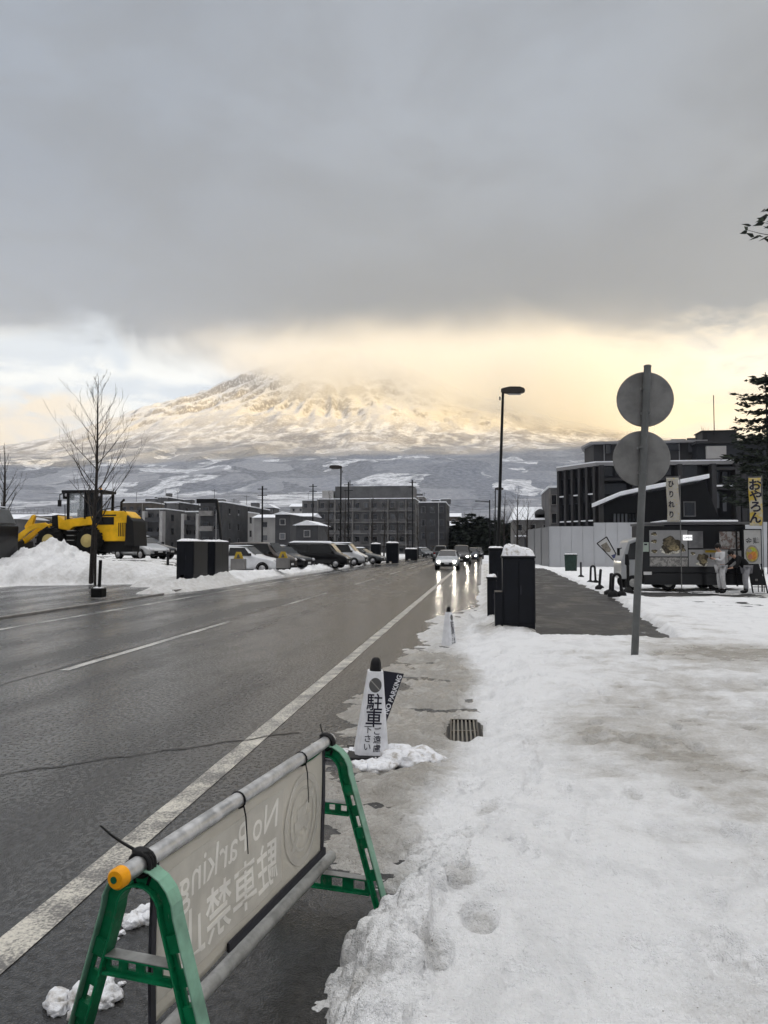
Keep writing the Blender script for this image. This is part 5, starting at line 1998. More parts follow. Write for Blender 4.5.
PAINT = {'silver': paint('silver_paint', (0.42, 0.43, 0.44), .55), 'white': paint('white_paint', (0.62, 0.63, 0.65), 0), 'black': paint('black_paint', (0.010, 0.010, 0.012), .2),
         'brown': paint('dark_brown_paint', (0.030, 0.022, 0.018), .4), 'grey': paint('grey_paint', (0.10, 0.105, 0.11), .5), 'blue': paint('dark_blue_paint', (0.012, 0.016, 0.032), .4)}

SPEC = {   # L, W, H, belt, hood front/back height, x of windscreen base, roof front, roof rear, tail base (from the nose)
    'suv': (4.6, 1.84, 1.66, 1.02, .88, 1.02, 1.25, 1.95, 3.95, 4.50),
    'wagon': (4.6, 1.78, 1.50, .95, .78, .95, 1.25, 2.05, 3.85, 4.50),
    'hatch': (4.1, 1.74, 1.50, .94, .78, .95, 1.05, 1.80, 3.55, 4.02),
    'van': (4.7, 1.82, 1.92, 1.10, .95, 1.12, .70, 1.35, 4.45, 4.66),
    'sedan': (4.6, 1.78, 1.45, .92, .74, .92, 1.35, 2.15, 3.25, 4.05),
}


def make_car(name, kind, color, loc, rz, label, cat, group=None, lit=False, snow=0.0):
    L, Wd, H, belt, hf, hb, xw, xr0, xr1, xt = SPEC[kind]
    root = empty(name, loc, rz, label, cat, group)
    hw = Wd / 2
    zb = .22
    # hull: stations from nose (x = 0) to tail; local x runs backward
    def sec(x, z0, zbelt, ztop, wb, wt):
        q = [(-wb * .93, z0), (-wb, z0 + .22), (-wb, zbelt - .12), (-wb * .97, zbelt), (-wt, max(ztop - .05, zbelt)), (-wt * .8, max(ztop, zbelt + .01))]
        return [Vector((x, a, c)) for a, c in q] + [Vector((x, -a, c)) for a, c in reversed(q)]
    hood = lambda x: hf + (hb - hf) * min(1, x / xw)
    st = [sec(0.0, .32, hf - .22, hf - .20, hw * .80, hw * .66), sec(.06, .25, hf - .12, hf - .08, hw * .92, hw * .74), sec(.35, zb, hood(.35) - .05, hood(.35), hw * .99, hw * .80), sec(xw, zb, belt, hb + .02, hw, hw * .84)]
    for f in (.5, 1.0):
        x = xw + (xr0 - xw) * f
        st.append(sec(x, zb, belt, hb + (H - .03 - hb) * f, hw, hw * (.84 - .10 * f)))
    st.append(sec((xr0 + xr1) / 2, zb, belt + .02, H, hw, hw * .75))
    st.append(sec(xr1, zb, belt + .04, H - .04, hw, hw * .73))
    zt_ = belt + .06 if kind != 'sedan' else belt + .03
    st.append(sec((xr1 + xt) / 2, zb, zt_, (H - .04 + zt_) / 2 + .05, hw * .99, hw * .78))
    st.append(sec(xt, zb + .04, zt_ - .04, zt_, hw * .97, hw * .82))
    st.append(sec(L, .34, zt_ - .16, zt_ - .08, hw * .90, hw * .76))
    mb = MB()
    mb.loft(st, smooth=True)
    body = mb.build('body', PAINT[color], root, sub=1)
    # glass
    def pt(x, f, s=1, out=.014):
        """point on the cabin side at height fraction f between belt and roof"""
        if x < xr0:
            k = (x - xw) / (xr0 - xw); top = hb + (H - .03 - hb) * k; wt = hw * (.84 - .10 * k)
        elif x > xr1:
            k = (x - xr1) / (xt - xr1); top = (H - .04) + (zt_ - H + .04) * k; wt = hw * (.73 + .06 * k)
        else:
            top = H; wt = hw * .745
        b0 = belt + .05
        z = b0 + (max(top - .10, b0) - b0) * f
        w = hw * .975 + (wt - hw * .975) * f + out
        return Vector((x, s * w, z))
    for s in (1, -1):
        g = MB()
        xs_ = [xw + .25 * (xr0 - xw) + .12, xr0 + .05, (xr0 + xr1) / 2 - .05]
        g.face([pt(xs_[0], 0, s), pt(xs_[2], 0, s), pt(xs_[2], .97, s), pt(xr0 + .02, .95, s)] if s > 0 else [pt(xs_[0], 0, s), pt(xr0 + .02, .95, s), pt(xs_[2], .97, s), pt(xs_[2], 0, s)])
        g.build('side_window', M['glass_car'], body)
        g = MB()
        e = xr1 + .02 if kind != 'sedan' else xr1 + .15
        m1, m2 = (xr0 + xr1) / 2 + .02, e
        g.face([pt(m1, 0, s), pt(m2 + .1 * (xt - xr1), 0, s), pt(m2 - .06, .93, s), pt(m1, .97, s)] if s > 0 else [pt(m1, 0, s), pt(m1, .97, s), pt(m2 - .06, .93, s), pt(m2 + .1 * (xt - xr1), 0, s)])
        g.build('side_window', M['glass_car'], body)
    def quad(xa, za, wa, xb, zb_, wb, off):
        d = Vector((xb - xa, 0, zb_ - za)).normalized()
        n = Vector((-d.z, 0, d.x)) if off > 0 else Vector((d.z, 0, -d.x))
        if n.z < 0:
            n = -n
        o_ = n * abs(off)
        return [Vector((xa, -wa, za)) + o_, Vector((xa, wa, za)) + o_, Vector((xb, wb, zb_)) + o_, Vector((xb, -wb, zb_)) + o_]
    g = MB(); g.face(list(reversed(quad(xw + .06, hb + .07, hw * .76, xr0 - .06, H - .09, hw * .66, .02)))); g.build('windscreen', M['glass_car'], body)
    g = MB(); g.face(quad(xt - .04, zt_ + .06, hw * .70, xr1 + .06, H - .13, hw * .62, .03)); g.build('rear_window', M['glass_car'], body)
    # face
    g = MB(); g.box(-.035, .05, -hw * .48, hw * .48, .36, hf - .24); g.box(-.02, .05, -hw * .78, hw * .78, .27, .37)
    g.build('grille', M['trim'], body, bevel=.02)
    g = MB(); g.box(-.05, -.036, -.17, .17, .44, .56); g.build('number_plate', M['plate'], body)
    for s in (1, -1):
        g = MB()
        g.loft([[Vector((x, s * (hw * .52), hf - .24)), Vector((x, s * (hw * .82), hf - .20)), Vector((x + .1, s * (hw * .84), hf - .06)), Vector((x, s * (hw * .54), hf - .13))] for x in (-.02, .12)])
        h = g.build('headlight', M['lens'], body)
        if lit:
            g = MB(); g.lathe([(.075, -.006), (.075, .006)], 14, (-.032, s * hw * .66, hf - .165), M=Matrix.Rotation(math.pi / 2, 3, 'Y')); g.build('bulb', M['lit'], h)
        g = MB(); g.box(L - .12, L + .01, min(s * hw * .62, s * hw * .88), max(s * hw * .62, s * hw * .88), zt_ - .30, zt_ - .10); g.build('tail_light', M['tail'], body)
        g = MB(); g.box(xw + .22, xw + .42, min(s * hw, s * (hw + .16)), max(s * hw, s * (hw + .16)), belt + .04, belt + .20); g.build('side_mirror', M['trim'] if color != 'silver' else PAINT[color], body, bevel=.03)
    # wheels
    for x in (.82, L - .86):
        for s in (1, -1):
            g = MB()
            c = (x, s * (hw - .085), .325)
            g.lathe([(.20, -.105), (.30, -.11), (.325, -.07), (.325, .07), (.30, .11), (.20, .105)], 22, c, M=Matrix.Rotation(math.pi / 2, 3, 'X'))
            w_ = g.build('wheel', M['tyre'], root)
            g = MB(); g.lathe([(.205, -.004), (.19, .012), (.06, .02), (.05, .03)], 18, (c[0], s * (hw + .018), c[2]), M=Matrix.Rotation(-math.pi / 2 * s, 3, 'X')); g.build('rim', M['rim'], w_)
            g = MB()
            arc = [(x + .39 * math.cos(a), .325 + .39 * math.sin(a)) for a in [math.pi * i / 12 for i in range(13)]]
            inn = [(x + .325 * math.cos(a), .325 + .325 * math.sin(a)) for a in [math.pi * i / 12 for i in range(13)]]
            y_ = s * (hw + .008)
            vs = [(p_[0], y_, p_[1]) for p_ in arc] + [(p_[0], y_, p_[1]) for p_ in inn]
            g._add(vs, [((i, i + 1, 14 + i, 13 + i) if s < 0 else (i, 13 + i, 14 + i, i + 1)) for i in range(12)])
            g.build('wheel_arch', M['trim'], body)
    if snow:
        g = MB()
        g.loft([[Vector((x, -hw * .62, H - .01)), Vector((x, hw * .62, H - .01)), Vector((x, hw * .5, H + h_)), Vector((x, -hw * .5, H + h_))] for x, h_ in ((xr0 - .05, .01), (xr0 + .2, snow), (xr1 - .3, snow * 1.2), (xr1 + .05, .01))])
        g.build('roof_snow', M['snow'], root, bevel=.03)
    return root


# traffic coming up the road (nose toward the camera: local +x = +Y)
def oncoming(px, py, kind, color, label, lit=True):
    g = P(px, 560, 56)
    return make_car('oncoming_car', kind, color, (g.x, g.y, 0), R(90), label, 'car', 'cars coming up the road', lit)


oncoming(446.5, 567.2, 'hatch', 'silver', 'silver car with lit headlights leading the oncoming queue')
c2 = P(461, 560, 73); make_car('oncoming_car', 'van', 'black', (c2.x, 73, 0), R(90), 'dark van with lit headlights just behind the leading silver car', 'car', 'cars coming up the road', True)
c2 = P(470.5, 556, 88); make_car('oncoming_car', 'suv', 'blue', (c2.x, 88, 0), R(90), 'third car in the oncoming queue, dark blue with lit headlights', 'car', 'cars coming up the road', True)
c2 = P(477, 553, 108); make_car('oncoming_car', 'suv', 'black', (c2.x, 108, 0), R(90), 'fourth car in the oncoming queue, small and dark by the kerb', 'car', 'cars coming up the road', False)
c2 = P(447, 553, 92); make_car('departing_car', 'van', 'grey', (c2.x - .8, 96, 0), R(-90), 'dark van driving away behind the leading silver car', 'car')

# parked cars on the raised lot
def parked(px, Y, kind, color, rz, label, snow=0.0, dz=0.0):
    q = P(px, 555, Y)
    return make_car('parked_car', kind, color, (q.x, Y, float(lot_z(q.x, Y)) + dz), rz, label, 'car', 'cars in the raised car park', False, snow)


parked(281, 43.5, 'suv', 'white', R(176), 'white estate car parked sideways behind the black cabinets', .03)
parked(292, 47.0, 'van', 'brown', R(168), 'dark brown van parked behind the white estate car')
parked(309, 51.0, 'suv', 'black', R(160), 'black car with snowy bonnet right of the brown van')
parked(300, 58.0, 'wagon', 'grey', R(150), 'grey car behind the black one in the car park', .05)
parked(349, 56.0, 'van', 'black', R(178), 'black van with a snowy roof left of the street lamp', .10)
parked(366, 63.0, 'van', 'white', R(176), 'white van just behind the street lamp on the left', .06)
parked(384, 70.0, 'wagon', 'grey', R(170), 'grey car far along the kerb right of the white van', .08)
parked(160, 46.0, 'hatch', 'silver', R(150), 'pale car nosing out beside the yellow loader', .05)
parked(172, 49.0, 'wagon', 'black', R(165), 'dark car with sloping rear behind the left black cabinet')
parked(430, 118.0, 'wagon', 'grey', R(120), 'small grey car far off by the left kerb', .05)
for v_ in [o for o in bpy.data.objects if o.name.startswith('parked_car') and abs(o.location.y - 118) < 1]:
    v_.location.z = .12
Yv = 32.0
vx = lambda px_: P(px_, 547, Yv).x - P(17, 547, Yv).x
vz = lambda py: P(384, py, Yv).z - .55
root = empty('parked_van', (P(18, 547, Yv + 1.7).x, Yv, .55), 0, 'black box van cut off by the left edge of the picture beside the snow mound', 'van')
mb = MB(); mb.hexa([Vector(q) for q in ((-5.2, 0, .32), (-.06, 0, .32), (-.06, 1.8, .32), (-5.2, 1.8, .32))], [Vector(q) for q in ((-5.2, 0, vz(521)), (0, 0, vz(522.5)), (0, 1.8, vz(522.5)), (-5.2, 1.8, vz(521)))])
vb = mb.build('body', PAINT['black'], root, bevel=.09)
mb = MB(); mb.hexa([Vector(q) for q in ((-4.9, .06, vz(521)), (-.10, .06, vz(522)), (-.10, 1.74, vz(522)), (-4.9, 1.74, vz(521)))], [Vector(q) for q in ((-4.6, .16, vz(503.5)), (-.42, .16, vz(504.5)), (-.42, 1.64, vz(504.5)), (-4.6, 1.64, vz(503.5)))])
cb = mb.build('cabin', PAINT['grey'], root, bevel=.07)
mb = MB(); mb.hexa([Vector(q) for q in ((-1.9, .045, vz(519)), (-.35, .045, vz(520)), (-.35, .06, vz(520)), (-1.9, .06, vz(519)))], [Vector(q) for q in ((-1.9, .122, vz(507)), (-.52, .122, vz(507.5)), (-.52, .14, vz(507.5)), (-1.9, .14, vz(507)))])
mb.build('side_window', M['glass_car'], cb)
mb = MB(); mb.box(-5.0, -.5, .2, 1.6, vz(503.3), vz(502)); mb.build('roof_snow', M['snow'] if 'snow' in M else CLOD_M, cb, bevel=.03)
mb = MB(); mb.box(-.5, .03, -.02, .0, .42, .52); mb.build('bumper', M['trim'], vb)
for x_ in (-1.0, -4.0):
    g = MB(); g.lathe([(.20, -.105), (.30, -.11), (.34, -.07), (.34, .07), (.30, .11), (.20, .105)], 22, (x_, .09, .34), M=Matrix.Rotation(math.pi / 2, 3, 'X')); w_ = g.build('wheel', M['tyre'], root)
    g = MB(); g.lathe([(.205, -.004), (.19, .012), (.06, .02), (.05, .03)], 18, (x_, -.02, .34), M=Matrix.Rotation(math.pi / 2, 3, 'X')); g.build('rim', M['rim'], w_)


# ---------------------------------------------------------------- wheel loader
M['yellow'] = mat('loader_yellow', (0.80, 0.45, 0.014), .42, var=.2, vscale=1.5, coat=.2)
M['loader_dark'] = mat('loader_dark', (0.016, 0.016, 0.017), .6)
Yl = 39.5
q0 = P(22, 553, Yl); q1 = P(139, 553, Yl)
Lx = q1.x - q0.x
root = empty('wheel_loader', (q0.x, Yl, .9), 0, 'yellow wheel loader with black cab parked behind the snow mound', 'wheel loader')
zz = lambda py: P(384, py, Yl).z - .9
xx = lambda px: P(px, 547, Yl).x - q0.x
hy = .62
mb = MB()
pr = [(xx(101), zz(541)), (xx(101), zz(509)), (xx(130), zz(510)), (xx(136), zz(516)), (xx(137), zz(541))]
mb.hexa([Vector((x, -hy, z)) for x, z in pr], [Vector((x, hy, z)) for x, z in pr])
eng = mb.build('engine_hood', M['yellow'], root, bevel=.06)
mb = MB(); mb.box(xx(103), xx(119), -hy - .015, -hy - .001, zz(524), zz(516)); mb.build('vent_grille', M['loader_dark'], eng)
mb = MB(); mb.box(xx(102), xx(121), -hy - .012, -hy - .001, zz(515), zz(513.5)); mb.build('black_stripe', M['loader_dark'], eng)
mb = MB()
pr = [(xx(131), zz(546)), (xx(133), zz(514)), (xx(139), zz(520)), (xx(141), zz(546))]
mb.hexa([Vector((x, -hy - .2, z)) for x, z in pr], [Vector((x, hy + .2, z)) for x, z in pr]); mb.build('counterweight', M['loader_dark'], root, bevel=.05)
mb = MB()
pr = [(xx(65), zz(528)), (xx(64), zz(514)), (xx(70), zz(518.5)), (xx(100), zz(515)), (xx(101), zz(524)), (xx(80), zz(526)), (xx(76), zz(530))]
mb.hexa([Vector((x, -hy - .1, z)) for x, z in pr], [Vector((x, hy + .1, z)) for x, z in pr]); mb.build('fender', M['yellow'], root, bevel=.04)
mb = MB(); mb.box(xx(50), xx(136), -.45, .45, zz(552), zz(525)); mb.build('chassis', M['loader_dark'], root)
# cab: posts, roof, glass
cx0, cx1, cz0, cz1 = xx(74), xx(108), zz(518), zz(491)
cy_ = .66
cab = MB()
for (x, y) in ((cx0, -cy_), (cx0, cy_), (cx1 - .1, -cy_), (cx1 - .1, cy_), ((cx0 + cx1) / 2, -cy_), ((cx0 + cx1) / 2, cy_)):
    cab.box(x - .06, x + .06, y - .06, y + .06, cz0, cz1)
cab.box(cx0 - .06, cx1, -cy_ - .05, cy_ + .05, cz0 - .25, cz0 + .02)
cabo = cab.build('cab_frame', M['loader_dark'], root)
mb = MB(); mb.box(xx(68), cx1 + .05, -cy_ - .12, cy_ + .12, cz1 + .002, cz1 + .16); mb.box(xx(66.5), xx(69), -.5, .5, cz1 - .30, cz1 - .001); mb.build('cab_roof', M['loader_dark'], cabo, bevel=.03)
gl = bpy.data.materials.new('cab_glass'); gl.use_nodes = True
tt = NT(gl.node_tree); bb = tt.n['Principled BSDF']
bb.inputs['Base Color'].default_value = (.55, .6, .62, 1); bb.inputs['Roughness'].default_value = .05; bb.inputs['Alpha'].default_value = .28
mb = MB()
mb.box(cx0 + .06, (cx0 + cx1) / 2 - .06, -cy_ - .01, -cy_, cz0 + .02, cz1); mb.build('cab_window', gl, cabo)
mb = MB(); mb.box((cx0 + cx1) / 2 + .06, cx1 - .16, -cy_ - .01, -cy_, cz0 + .02, cz1); mb.build('cab_window', M['glass_car'], cabo)
mb = MB(); mb.box(cx0 + .3, cx0 + .8, -.25, .25, cz0 - .2, cz0 + .55); mb.box(cx0 + .7, cx0 + .85, -.25, .25, cz0 + .3, cz0 + .95); mb.build('operator_seat', M['loader_dark'], cabo)
mb = MB(); mb.tube([(cx0 - .1, -cy_ - .1, cz1 + .02), (cx0 - .3, -cy_ - .35, cz1 - .1), (cx0 - .3, -cy_ - .35, cz1 - .45)], .03, 6); mb.box(cx0 - .38, cx0 - .22, -cy_ - .42, -cy_ - .3, cz1 - .75, cz1 - .40); mb.build('mirror', M['loader_dark'], cabo)
mb = MB(); mb.tube([(xx(119), .2, zz(510)), (xx(119), .2, zz(500)), (xx(122), .2, zz(497))], .07, 8); mb.build('exhaust', M['loader_dark'], eng)
# wheels
for (px_, lab) in ((58, 0), (96, 1)):
    for s in (-1, 1):
        c = (xx(px_) , s * .72, zz(540.5))
        g = MB(); g.lathe([(.36, -.26), (.62, -.27), (.72, -.20), (.72, .20), (.62, .27), (.36, .26)], 30, c, M=Matrix.Rotation(math.pi / 2, 3, 'X'))
        for k in range(24):
            a = 2 * math.pi * k / 24
            mm = Matrix.Translation(c) @ Matrix.Rotation(a, 4, 'Y') @ Matrix.Rotation(.35 * (1 if k % 2 else -1), 4, 'X')
            g.box(-.045, .045, -.24, .24, .71, .775, M=mm)
        w_ = g.build('wheel', M['tyre'], root)
        g = MB(); g.lathe([(.37, -.02), (.34, .03), (.14, .05), (.12, .09)], 20, (c[0], s * (.72 + .265), c[2]), M=Matrix.Rotation(-math.pi / 2 * s, 3, 'X')); g.build('rim', mat('pale_yellow_rim', (0.50, 0.40, 0.16), .5) if px_ == 58 and s == -1 else bpy.data.materials.get('pale_yellow_rim'), w_)
for (a_, c_) in (((xx(72), -.74, zz(519)), (xx(72), -.80, zz(503))), ((xx(107), -.70, zz(509)), (xx(125), -.70, zz(505))), ((xx(125), -.70, zz(505)), (xx(131), -.66, zz(511)))):
    mb = MB(); mb.tube([a_, c_], .022, 6); mb.build('handrail', M['loader_dark'], root)
for k_ in range(3):
    mb = MB(); mb.box(xx(76), xx(83), -.98, -.72, zz(530 + k_ * 5) - .02, zz(530 + k_ * 5) + .02); mb.build('step', M['steel_dark'], root)
for (px_, py_) in ((72, 493), (105, 493)):
    mb = MB(); mb.lathe([(.02, -.06), (.08, -.05), (.09, .03)], 12, (xx(px_), -.70, zz(py_)), M=Matrix.Rotation(-math.pi / 2, 3, 'Y')); mb.build('work_light', M['lens'], cabo)
mb = MB(); mb.lathe([(.07, 0), (.07, .14), (.03, .18)], 12, (xx(98), .2, cz1 + .16)); mb.build('beacon', M['orange'], cabo)
for y_ in (-.2, .05, .22):
    mb = MB(); mb.tube([(xx(52), y_, zz(520)), (xx(58), y_ - .05, zz(525)), (xx(64), y_, zz(521)), (xx(70), y_, zz(527))], .025, 6); mb.build('hose', M['rubber'], root)
for k_ in range(5):
    mb = MB(); mb.box(xx(123.5 + k_ * 1.7), xx(124.3 + k_ * 1.7), -hy - .014, -hy - .001, zz(536), zz(522)); mb.build('vent_slot', M['loader_dark'], eng)
# lift arms, tilt lever and bucket
def plate(mb, pts, y0, y1):
    mb.hexa([Vector((xx(a), y0, zz(c))) for a, c in pts], [Vector((xx(a), y1, zz(c))) for a, c in pts])
for y in (-.55, .40):
    mb = MB()
    plate(mb, [(16, 540), (24, 533), (33, 526), (40, 522.5), (50, 521.5), (54, 524), (56, 533), (53, 534), (50, 528), (42, 527), (34, 531), (26, 539), (18, 545)], y, y + .15)
    mb.build('lift_arm', M['yellow'], root, bevel=.02)
mb = MB(); plate(mb, [(27, 531), (25, 525), (32, 513.5), (34, 512.5), (35.5, 514), (33.5, 520), (32, 529)], -.12, .12); mb.build('tilt_lever', M['yellow'], root, bevel=.03)
mb = MB(); mb.tube([(xx(34), 0, zz(514)), (xx(45), 0, zz(516)), (xx(62), 0, zz(518))], [.05, .05, .09], 8); mb.build('tilt_cylinder', M['steel_dark'], root)
mb = MB(); plate(mb, [(55, 546), (55, 514), (61, 513), (66, 516), (66, 546)], -.35, .35); mb.build('front_frame', M['loader_dark'], root)
mb = MB()
bp = [(17, 538), (20, 541), (21, 552), (14, 556), (2, 557), (2, 556), (13, 554), (18, 550), (18, 543)]
plate(mb, bp, -1.25, 1.25); mb.build('bucket', M['loader_dark'], root)

# concrete blocks with yellow plates
for i, (px_, Y, lab) in enumerate([(238.5, 38.8, 'concrete block with yellow triangular plate in front of the white parked car'), (283, 41.5, 'concrete block with yellow plate right of the white car, at the lot entrance')]):
    q = P(px_, 566, Y)
    r_ = empty('barrier_weight', (q.x, Y, .62), .1 * i, lab, 'barrier block', 'concrete weights at the car park edge')
    mb = MB(); mb.box(-.36, .36, -.25, .25, -.1, .46); mb.build('concrete_block', M['conc'], r_, bevel=.03)
    mb = MB(); pr = [(-.26, .462), (.26, .462), (.12, .82), (-.12, .82)]; mb.hexa([Vector((x, -.05, z)) for x, z in pr], [Vector((x, .05, z)) for x, z in pr]); yp = mb.build('yellow_plate', mat('sign_yellow', (0.48, .33, .04), .5) if i == 0 else bpy.data.materials['sign_yellow'], r_, bevel=.01)
    mb = MB(); pr = [(-.10, .50), (.10, .50), (.03, .70), (-.03, .70)]; mb.hexa([Vector((x, -.062, z)) for x, z in pr], [Vector((x, -.051, z)) for x, z in pr]); mb.build('grey_symbol', M['ink_grey'], yp)

# kerb bollard and other posts on the left
q = G(98.5, 597, .06)
r_ = empty('kerb_post', (q.x, q.y, .05), 0, 'black post on a square rubber foot at the car park entrance', 'post')
mb = MB(); mb.box(-.19, .19, -.19, .19, 0, .30); mb.build('foot', M['rubber'], r_, bevel=.04)
mb = MB(); mb.tube([(.02, 0, .29), (.05, 0, 1.22)], .055, 10); mb.build('post', M['black'], r_)
mb = MB(); mb.blob((0, 0, .30), (.17, .16, .045), 2, 3, .2); mb.build('snow_cap', CLOD_M, r_)
q = P(225, 576, 38.0)
o = MB(); o.bar((q.x, 38, .5), (P(216.5, 500, 38).x, 38, P(216.5, 500, 38).z), .13, .13); o.box(P(197, 500, 38).x, P(217, 500, 38).x, 37.93, 38.07, P(197, 501, 38).z - .12, P(197, 499, 38).z)
tag(o.build('height_bar', M['dark_metal']), 'black slanting post with a bar on top behind the black cabinets', 'post')
q = G(228, 566, .5); o = MB(); o.tube([(q.x, 37.2, .3), (q.x, 37.2, 1.45)], .07, 8); o.lathe([(.14, 0), (.12, .1)], 10, (q.x, 37.2, .42)); tag(o.build('short_post', M['black']), 'short black post standing beside the right black cabinet', 'post')

# utility poles
for (px_, pt, Y, lab) in ((262.5, 486, 120, 'dark utility pole with short crossarms among the houses on the left'), (313, 484, 150, 'thin utility pole left of the long grey apartment building'), (348.5, 482, 130, 'utility pole right behind the left street lamp'), (412.5, 480, 160, 'utility pole at the right end of the long grey building')):
    q = P(px_, pt, Y)
    r_ = empty('utility_pole', (q.x, Y, 0), 0, lab, 'utility pole', 'utility poles in the village')
    mb = MB(); mb.tube([(0, 0, -1), (0, 0, q.z)], [.17, .13], 8); mb.build('pole', M['dark_metal'], r_)
    for dz in (.5, 1.5):
        mb = MB(); mb.box(-.8, .8, -.06, .06, q.z - dz - .06, q.z - dz + .06); mb.build('crossarm', M['dark_metal'], r_)

# ================================================================== food truck corner
Yt = 29.0
tx = lambda px_, YY=Yt: P(px_, 547, YY).x
tz = lambda py, YY=Yt: P(384, py, YY).z
T0 = tx(690)
gz = .10
root = empty('food_truck', (T0, Yt, gz), 0, 'black food truck with food posters on its side and a snow-edged roof', 'food truck')
lx = lambda px_: tx(px_) - T0
lz = lambda py: tz(py) - gz
M['truck'] = mat('truck_black', (0.008, 0.009, 0.012), .4, coat=.3)
mb = MB(); mb.box(lx(642), lx(746), 0, 1.9, lz(572), lz(526)); body = mb.build('body', M['truck'], root, bevel=.03)
mb = MB(); mb.box(lx(644), lx(744), -.02, 1.8, lz(583), lz(572) - .002); mb.build('skirt', M['truck'], root)
mb = MB(); mb.box(lx(641), lx(750), -.15, 2.0, lz(526) + .002, lz(523.5)); rf = mb.build('roof', mat('truck_roof_grey', (.10, .10, .105), .5), root, bevel=.02)
mb = MB(); mb.box(lx(662), lx(737), -.22, 2.0, lz(523.5) + .002, lz(521.6)); mb.build('roof_snow', M['snow'], rf, bevel=.03)
mb = MB(); mb.box(lx(642), lx(664), -.10, .6, lz(527), lz(524.5)); mb.build('roof_edge', M['sign_back'], rf)
# cab on the left, pale, seen past the pole
mb = MB()
pr = [(lx(621), lz(578)), (lx(621.5), lz(561)), (lx(629), lz(541)), (lx(641), lz(537)), (lx(641.5), lz(578))]
mb.hexa([Vector((x, .1, z)) for x, z in pr], [Vector((x, 1.75, z)) for x, z in pr]); cabt = mb.build('cab', mat('truck_cab_paint', (.30, .31, .32), .35, coat=.5), root, bevel=.06)
mb = MB(); pr = [(lx(627), lz(559)), (lx(630.5), lz(544)), (lx(639), lz(541)), (lx(639), lz(559))]; mb.hexa([Vector((x, .085, z)) for x, z in pr], [Vector((x, .098, z)) for x, z in pr]); mb.build('cab_window', M['glass_car'], cabt)
mb = MB(); mb.tube([(lx(622), .1, lz(548)), (lx(618), -.1, lz(549)), (lx(618), -.1, lz(551))], .02, 6); mb.box(lx(616.5), lx(619), -.16, -.06, lz(555), lz(548)); mb.build('mirror', M['black'], cabt)
for px_ in (633, 668, 716):
    for y_ in (.12, 1.75):
        g = MB(); g.lathe([(.15, -.09), (.25, -.1), (.28, -.06), (.28, .06), (.25, .1), (.15, .09)], 20, (lx(px_), y_, .28), M=Matrix.Rotation(math.pi / 2, 3, 'X')); w_ = g.build('wheel', M['tyre'], root)
        g = MB(); g.lathe([(.155, 0), (.13, .02), (.05, .02)], 14, (lx(px_), y_ - .1 if y_ < 1 else y_ + .1, .28), M=Matrix.Rotation(math.pi / 2 if y_ < 1 else -math.pi / 2, 3, 'X')); g.build('rim', M['steel_dark'], w_)


def picture_mat(name, base, food, sc, seed, thr=.52, accents=((.36, .28, .14), (.10, .09, .07))):
    m = bpy.data.materials.new(name); m.use_nodes = True
    t = NT(m.node_tree); b = t.n['Principled BSDF']
    c = t.coord('Object')
    p_ = t.vscale(c, (1, 0, 1))
    n1 = t.noise(p_, sc, 5, .65, .8); n2 = t.noise(p_, sc * 3.2, 4, .7)
    col = t.mix(t.ss(n1, thr - .03, thr + .05), base, food)
    col = t.mix(t.mul(t.ss(n1, thr, thr + .04), t.ss(n2, .5, .6)), col, accents[0])
    col = t.mix(t.mul(t.ss(n1, thr - .06, thr), t.ss(n2, .56, .62)), col, accents[1])
    t.set(b.inputs['Base Color'], col); b.inputs['Roughness'].default_value = .4
    return m


def poster(parent, name, pa, pb, qa, qb, m, y=-.02, t_=.018):
    mb = MB(); mb.box(lx(pa), lx(pb), y, y + t_, lz(qb), lz(qa)); return mb.build(name, m, parent)


pap = mat('poster_paper', (.30, .30, .30), .45, var=.08, vscale=3)
p1 = poster(body, 'poster', 649.5, 687.5, 531, 556, pap)
def dish(parent, cx_, cz_, rx, rz_, col, seed, y=-.028):
    """printed picture of a plated dish: flat shapes on the poster"""
    for k, (sx, sz, dx_, dz_, cc) in enumerate(((1.0, .32, 0, -.62, (.52, .50, .44)), (.92, .8, .05, 0, (.065, .055, .04)), (.55, .45, -.15, .25, (.12, .10, .065)), (.5, .3, .25, -.3, (.23, .19, .11)))):
        mb = MB()
        n = 30
        pts = []
        for i in range(n):
            a = 2 * math.pi * i / n
            r_ = 1 + .16 * math.sin(a * 3 + seed + k) + .10 * math.sin(a * 7 + seed * 2 + k)
            pts.append((cx_ + rx * (dx_ + sx * r_ * math.cos(a)), y - .0012 * k, cz_ + rz_ * (dz_ + sz * r_ * math.sin(a))))
        mb._add(pts, [tuple(range(n))])
        mb.build('dish_print', mat('dish_tone', cc, .45, var=.6, vscale=14), parent)
dish(p1, lx(671), lz(545), .40, .36, 0, 1)
for k, (a, b_) in enumerate(((654, 534.5), (654, 541.5), (654, 551))):
    dish(p1, lx(a), lz(b_), .11, .08, 0, k + 3)
dish(p1, lx(682.5), lz(549.5), .10, .10, 0, 8)
p2 = poster(body, 'poster', 649.5, 687.5, 557, 565.5, picture_mat('small_dishes_print', (.16, .155, .15), (.33, .32, .30), 9, 1, .48, ((.45, .43, .40), (.03, .03, .03))))
p3 = poster(body, 'poster', 688.5, 703, 532, 548, mat('grey_poster', (.15, .15, .155), .45, var=.35, vscale=2.2))
p4 = poster(body, 'poster', 688.5, 728, 549.5, 565.5, pap)
dish(p4, lx(702), lz(558.5), .20, .27, 0, 5)
dish(p4, lx(692.5), lz(553), .08, .07, 0, 6)
mb = MB(); mb.box(lx(705), lx(716), -.032, -.021, lz(552.3), lz(550)); mb.build('yellow_band', bpy.data.materials['sign_yellow'], p4)
